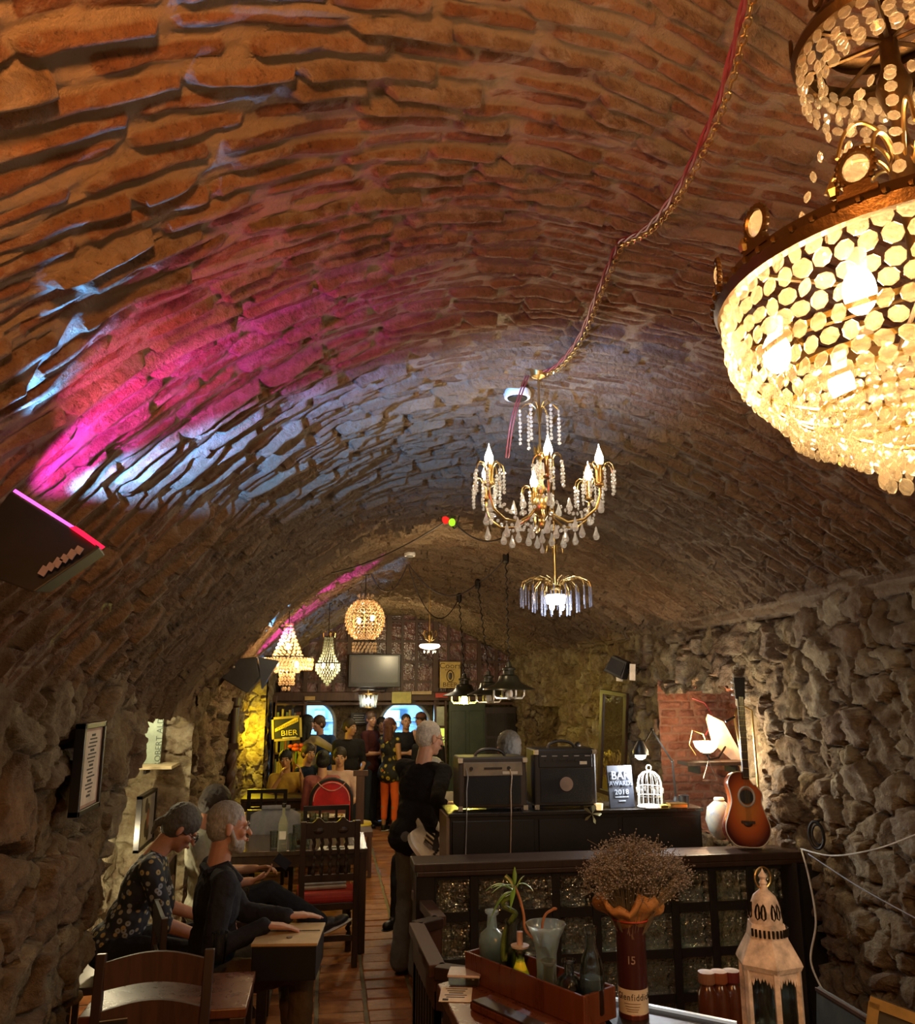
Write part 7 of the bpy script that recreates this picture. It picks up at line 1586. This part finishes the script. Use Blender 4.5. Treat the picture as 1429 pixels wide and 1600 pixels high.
# white electric guitar slung low in front of him
ga = at(668, 1308, y=gpos.y - .16)
eg = thing('electric_guitar', 'white electric guitar with a black pickguard hanging in front of the standing musician', 'guitar', tuple(ga)); 
zg = Vector((.25, .85, .45)).normalized(); yg = Vector((-.55, .60, -.55)); yg = (yg - zg * yg.dot(zg)).normalized(); xg = yg.cross(zg); eg.rotation_euler = Matrix((xg, yg, zg)).transposed().to_euler()
O = [(-.03, -.235), (.06, -.22), (.13, -.17), (.155, -.10), (.13, -.02), (.10, .03), (.105, .08), (.15, .17), (.14, .20), (.10, .17), (.05, .12), (.0, .12), (-.05, .13), (-.09, .18), (-.13, .20), (-.155, .15), (-.12, .06), (-.10, .01), (-.125, -.05), (-.15, -.12), (-.12, -.19)]
P3 = dense([V(x, 0, z) for x, z in O + O[:1]], 4)[:-1]; n = len(P3); rg_ = lambda y, q: [(p.x * q, y, p.z * q) for p in P3]
MB().add(rg_(-.02, .95) + rg_(-.014, 1) + rg_(.014, 1) + rg_(.02, .95), [tuple(range(n))] + [(q * n + i, (q + 1) * n + i, (q + 1) * n + (i + 1) % n, q * n + (i + 1) % n) for q in range(3) for i in range(n)] + [tuple(range(3 * n, 4 * n))[::-1]]).build('body', simple('guitar_white', (.72, .70, .62), .22, bump=0), eg, smooth=True)
PG = [(.02, -.12), (.08, -.10), (.10, -.03), (.07, .04), (.09, .11), (.05, .10), (-.03, .09), (-.07, .12), (-.08, .05), (-.03, .0), (-.03, -.08)]
MB().add([(x, -.024, z) for x, z in PG] + [(x, -.019, z) for x, z in PG], [tuple(range(11)), tuple(range(11, 22))[::-1]] + [(i, (i + 1) % 11, 11 + (i + 1) % 11, 11 + i) for i in range(11)]).build('pickguard', M_BLACK, eg)
for z in (-.06, -.01, .04): MB().box((0, -.026, z), (.075, .008, .016)).build('pickup', M_CREAM, eg)
MB().box((0, -.027, -.11), (.08, .01, .03)).build('bridge', simple('chrome', (.7, .68, .62), .25, 1), eg); MB().box((0, -.012, .42), (.045, .022, .60)).build('neck', simple('maple', (.5, .32, .14), .35), eg, bevel=.003)
MB().box((.01, -.01, .79), (.075, .015, .17)).build('headstock', simple('maple', (.5, .32, .14)), eg, bevel=.004)
for k in range(6): MB().ell((.055, -.008, .73 + .025 * k), (.010, .007, .007)).build('tuner', M_OLDGOLD, eg)
for k in range(3): MB().lathe([(.010, 0), (.010, .008), (0, .009)], 10, M=Matrix.Translation((.09 - .01 * k, -.022, -.08 - .03 * k)) @ Matrix.Rotation(R_(90), 4, 'X')).build('knob', M_BLACK, eg)
MB().tube([(-.14, 0, .19), (-.22, .12, .35), (-.2, .25, .6)], .012, 5).build('strap', M_LEATHER, eg)
# white-shirted man beyond him holding a microphone
p = at(695, 1250, y=7.6)
P2, J2 = person('man in a loose white shirt holding a microphone behind the guitarist, head hidden', (p.x - .08, 7.55, 0), zrot(150), sit=.5, lean=8, head=(20, -8, 0), h=1.78, arms={'L': ((.3, .5, -.9), (.3, .6, .7), (.2, .3, 1), (0, 1, 0), .9), 'R': ((.1, .4, -1), (-.3, .8, .1))},
    look=dict(hair='short', hairm=gy, top=cloth('white', (.60, .54, .38)), girth=1.3, skin=SK1))
box_thing('stool', 'dark stool under the man in the loose white shirt', 'stool', (p.x - .08, 7.55, 0), [('seat', M_LEATHER, [((0, 0, .455), (.34, .34, .05))]), ('leg', M_IRON, [((sx * .14, sy * .13, .215), (.03, .03, .43)) for sx in (-1, 1) for sy in (-1, 1)])])
mp = J2['W'] @ (J2['wr']['L'] + V(.0, .03, .1)); mc = thing('microphone', 'black handheld microphone in the hand of the white-shirted man', 'microphone', tuple(at(690, 1195, y=mp.y - .1)))
MB().tube([(0, 0, -.02), (.05, .03, -.14)], [.018, .012], 10).build('handle', M_BLACK, mc, smooth=True); MB().ell((0, 0, 0), (.026, .026, .03)).build('head', M_IRON, mc, smooth=True)
# man seated behind the amplifiers
p = at(790, 1180, y=6.5); person('grey-haired man in black seen from behind above the tan-panelled amplifier', (p.x, 6.35, 0), 0, sit=.74, lean=3, head=(2, 0, 0), h=1.84, noface=True, look=dict(hair='short', hairm=hairmat('hair_salt', (.09, .08, .065)), girth=1.1, skin=SK1))
bs_ = box_thing('bench_seat', 'black stool behind the stage cabinet carrying the grey-haired man', 'stool', (p.x, 6.35, 0), [('seat', M_LEATHER, [((0, 0, .68), (.36, .34, .06))]), ('leg', M_IRON, [((sx * .14, sy * .13, .32), (.03, .03, .65)) for sx in (-1, 1) for sy in (-1, 1)])])
p = at(743, 1200, y=8.6); person('blond person in a yellow top partly hidden left of the grey-haired man', (p.x - .02, 8.6, 0), zrot(-150), sit=.45, lean=12, head=(-10, -12, 0), h=1.72, far=True, look=dict(hair='long', hairm=bl, top=cloth('yellow', (.5, .36, .05)), female=True), lower=False)
p = at(820, 1200, y=8.9); person('fair-haired person peeking between the two amplifiers', (p.x, 8.9, 0), zrot(165), sit=.42, lean=10, head=(5, -8, 0), h=1.66, far=True, look=dict(hair='short', hairm=hairmat('hair_ash', (.4, .32, .2)), top=cloth('dusk', (.12, .12, .14))), lower=False)
tb_ = table('dark table at the foot of the far right wall', 1.35, 2.75, 9.0, 9.5, .76)
# far group in the aisle
p = at(607, 1300, z=0)
P, J = person('woman in orange leggings and black and yellow flowered top with a shoulder bag', (p.x, p.y, 0), zrot(-48), h=1.62, far=True, head=(-12, 4, 0), arms={'L': ((-.1, .2, -1), (.3, 1, -.35), (.3, 1, -.2), (0, 0, -1), .4), 'R': ((.15, .0, -1), (.0, .95, -.5), (0, 1, -.3), (0, 0, -1), .4)},
    look=dict(hair='long', hairm=hairmat('hair_auburn', (.10, .03, .018)), top=floral('floral_yellow', (.015, .014, .012), (.55, .42, .06), (.4, .3, .02), 12), legs_m=cloth('orange', (.85, .16, .04), .08), sleeve=0.0, girth=1.08, female=True, hem=True, flare=.048, cut=.72, skin=SK2, shoe=M_BLACK, sole=M_WHITEP))
bg = thing('shoulder_bag', 'dark green shoulder bag at the hip of the woman in orange leggings', 'bag', tuple(J['W'] @ J['up'](.22, .06, -.02))); MB().box((0, 0, -.03), (.22, .09, .2)).build('bag_body', simple('bag_green', (.06, .07, .035), .5), bg, bevel=.03); MB().tube([(-.08, 0, .06), (-.13, .0, .25), (-.2, -.02, .42)], .01, 5).build('strap', M_LEATHER, bg)
def stander(label, u, v_top, y, rz, h, **k):
    p = at(u, v_top, y=y); return person(label, (p.x, y, 0), zrot(rz), h=h, far=True, **k)
blackT = cloth('black', (.015, .014, .016))
stander('dark-haired young man in a black T-shirt standing left of the arches with one arm hanging', 546, 1118, 11.4, -155, 1.64, head=(22, 0, 0), arms={'R': ((.1, .05, -1), (.05, .1, -1)), 'L': ((-.15, .1, -1), (.5, .8, -.2))}, look=dict(sleeve=.45, skin=SK2))
stander('man in a dark maroon T-shirt standing with crossed arms', 580, 1107, 12.75, -120, 1.70, head=(-30, 0, 0), arms={'R': ((.15, .2, -1), (-.8, .9, .0)), 'L': ((-.15, .2, -1), (.8, .9, .05))}, look=dict(top=cloth('maroon', (.05, .012, .010)), sleeve=.45, hairm=br, skin=SK3))
stander('person with glasses in a black printed T-shirt facing the camera by the wider arch', 613, 1127, 13.05, 175, 1.55, arms={'R': ((.1, .2, -1), (-.3, .9, .1))}, look=dict(sleeve=.45, hair='crop', hairm=br, glasses=True, skin=SK1, legs_m=cloth('olive', (.05, .06, .03))))
stander('stout man in a black polo resting his hand on his face', 634, 1117, 12.75, -175, 1.66, lean=2, arms={'L': ((-.2, .4, -.9), (.55, .45, 1), (.2, .1, 1), (0, -1, 0), .5), 'R': ((.1, .3, -1), (-.9, .7, .1))}, look=dict(sleeve=.45, hair='crop', hairm=dk, girth=1.2, skin=SK2))
stander('man in a brown cap standing right of the stout man', 657, 1112, 12.8, 120, 1.68, head=(20, 0, 0), look=dict(sleeve=1, hair='short', cap=simple('cap_brown', (.14, .05, .03), .7), skin=SK3, top=cloth('darkred', (.08, .02, .02))))
stander('dark curly-haired person behind the white-haired guitarist', 669, 1128, 11.4, 0, 1.56, noface=True, look=dict(hair='fringe', hairm=br, top=blackT))
stander('man in a blue sweater leaning in before the smaller arch', 502, 1117, 12.3, -200, 1.66, lean=4, head=(-35, -6, 0), arms={'L': ((-.3, .4, -.8), (.5, .8, -.2)), 'R': ((.2, .5, -.8), (-.3, .9, -.2))}, look=dict(top=cloth('blue', (.03, .06, .16)), hairm=br, skin=SK1, girth=1.1))
stander('black-haired person with pale sleeves stretching an arm towards the man in blue', 481, 1115, 11.85, -40, 1.68, noface=True, head=(0, 0, 0), arms={'R': ((.6, .5, -.45), (.5, .6, -.5)), 'L': ((-.2, .1, -1), (0, .3, -1))}, look=dict(top=cloth('cream_knit', (.36, .30, .20)), hairm=hairmat('hair_black', (.008, .007, .007)), hair='long', legs_m=blackT))
stander('dark-clad man with his back turned behind the man in the black T-shirt', 596, 1120, 13.08, 170, 1.60, head=(10, 0, 0), look=dict(top=cloth('darkgreen', (.02, .04, .03)), hairm=dk, skin=SK2))
# seated at the far tables
p = at(447, 1190, y=10.6); person('woman in a yellow top resting her cheek on her hand at the far left table', (p.x - .02, 10.75, 0), zrot(-165), sit=.42, lean=14, head=(-20, 6, 8), h=1.66, far=True, arms={'L': ((-.1, .8, -.7), (.25, .2, 1)), 'R': ((.3, .6, -.75), (-.45, .2, .85), (-.2, .1, 1), (-1, 0, 0), .4)}, look=dict(hair='bun', hairm=hairmat('hair_black', (0, 0, 0)), top=cloth('mustard', (.42, .26, .05)), sleeve=.3, female=True, girth=1.1, skin=SK2))
p = at(470, 1200, y=10.9); person('person in a dark blue jacket with raised arm beside the woman resting her cheek', (p.x + .04, 11.15, 0), zrot(-120), sit=.42, lean=5, h=1.72, far=True, head=(-30, 0, 0), arms={'L': ((.2, .7, .3), (.9, .3, .35)), 'R': ((.2, .3, -1), (-.3, .9, 0))}, look=dict(hair='short', hairm=dk, top=cloth('navy', (.012, .018, .04)), skin=SK2))
p = at(508, 1195, y=9.7); person('person with black hair worn up, sitting in the red arched chair', (p.x - .03, 9.72, 0), 0, sit=.48, lean=2, h=1.62, far=True, noface=True, look=dict(hair='bun', hairm=hairmat('hair_black', (0, 0, 0)), top=cloth('rose', (.3, .1, .1)), female=True))
p = at(529, 1195, y=10.5); person('dark-haired woman in a pale pink shirt facing the camera beyond the red chair', (p.x + .02, 10.5, 0), zrot(170), sit=.44, lean=6, h=1.68, far=True, head=(8, 0, 0), arms={'L': ((-.25, .3, -.9), (.3, .8, -.3))}, look=dict(hair='short', hairm=dk, top=cloth('pale_pink', (.62, .42, .38)), sleeve=.6, female=True, skin=SK1))
# near group on the left
sk_near = skinmat('skin_near', (.50, .25, .16))
P, J = person('grey-bearded man in a dark blazer sitting in profile, hands on the pale-lidded box', (-.56, 4.62, 0), zrot(XP + 16), sit=.49, lean=5, head=(-6, -2, 0), h=1.84,
    arms={'L': ('ik', (-.17, 4.58, .86), (0, 1, -.05), (0, 0, -1), .12), 'R': ('ik', (-.27, 4.42, .86), (.1, 1, -.12), (0, 0, -1), .15)},
    legs={'L': ((-.12, 1, .06), (0, .12, -1)), 'R': ((.14, 1, .04), (0, .02, -1))},
    look=dict(hair='crop', hairm=gy, beard=hairmat('beard_grey', (.38, .34, .29)), top=cloth('blazer', (.022, .022, .028), .25), legs_m=cloth('khaki', (.10, .065, .03), .2), skin=sk_near, shoe=simple('brown_shoe', (.06, .03, .015), .5), girth=1.02))
m = MB(); m.tube([J['up'](-.07, -.075, .47), J['up'](-.075, .01, .505), J['up'](-.045, .09, .43)], .02, 7).tube([J['up'](.07, -.075, .47), J['up'](.075, .01, .505), J['up'](.045, .09, .43)], .02, 7).tube([J['up'](-.07, -.075, .47), J['up'](0, -.09, .485), J['up'](.07, -.075, .47)], .02, 7); m.build('collar', cloth('blazer', (0, 0, 0)), P, smooth=True)
def simple_chair(label, loc, rz): return box_thing('dining_chair', label, 'chair', loc, [('seat', M_DARKWOOD, [((0, 0, .385), (.42, .42, .04))]), ('back', M_DARKWOOD, [((-.19, -.24, .62), (.035, .03, .48)), ((.19, -.24, .62), (.035, .03, .48)), ((0, -.245, .80), (.38, .02, .12)), ((0, -.24, .62), (.38, .02, .06))]), ('leg', M_DARKWOOD, [((sx * .18, sy * .18, .185), (.035, .035, .37)) for sx in (-1, 1) for sy in (-1, 1)])], rz)
simple_chair('dark wooden chair under the man in the dark blazer', (-.56, 4.62, .065), zrot(XP + 16))
fl2 = floral('floral_shirt', (.02, .022, .03), (.42, .33, .14), (.30, .34, .36), 26)
P, J = person('ponytailed man with glasses in a flower-patterned shirt bending at the left bay', (-1.14, 5.15, 0), zrot(XP + 8), sit=.50, lean=24, head=(0, -26, 0), h=1.82,
    arms={'L': ((.1, .35, -1), (-.05, .9, -.35)), 'R': ((.1, .35, -1), (-.1, .9, -.4))}, look=dict(hair='tail', hairm=hairmat('hair_dim_grey', (.10, .09, .075)), top=fl2, legs_m=blackT, skin=sk_near, glasses=True, sleeve=.5))
simple_chair('dark wooden chair under the man with the flower-patterned shirt', (-1.14, 5.15, .06), zrot(XP + 8))
P, J = person('man in grey-green shirt and dark jeans sitting cross-legged with his phone', (-.78, 6.12, 0), zrot(XP + 2), sit=.44, lean=-6, head=(10, -30, 0), h=1.82,
    arms={'L': ((-.02, .55, -1), (.42, 1, .10), (.4, 1, .2), (.2, -.2, -1), .5), 'R': ((.05, .40, -1), (-.30, 1, .04), (-.2, 1, .25), (-.2, -.3, 1), .5)},
    legs={'L': ((-.05, 1, -.02), (0, .12, -1), (0, 1, 0)), 'R': ((-.10, 1, .26), (-.15, .95, -.62), (-.1, .9, .35))},
    look=dict(hair='short', hairm=dk, top=cloth('sage', (.28, .28, .22), .2), legs_m=cloth('dark_jeans', (.018, .022, .032), .3), skin=sk_near, sleeve=.62, shoe=simple('shoe_black', (.02, .02, .022), .5), sole=M_WHITEP))
simple_chair('dark wooden chair under the man with the phone', (-.78, 6.12, 0), zrot(XP + 2))
ph = thing('phone', 'black mobile phone held in both hands of the man with crossed legs', 'phone', tuple(at(441, 1346, y=6.1))); ph.rotation_euler = (R_(20), R_(-50), R_(10)); MB().box((0, 0, 0), (.065, .010, .13)).build('body', M_BLACK, ph, bevel=.003); MB().box((0, -.007, 0), (.058, .001, .118)).build('screen', simple('phone_screen', (.03, .035, .05), .1), ph)
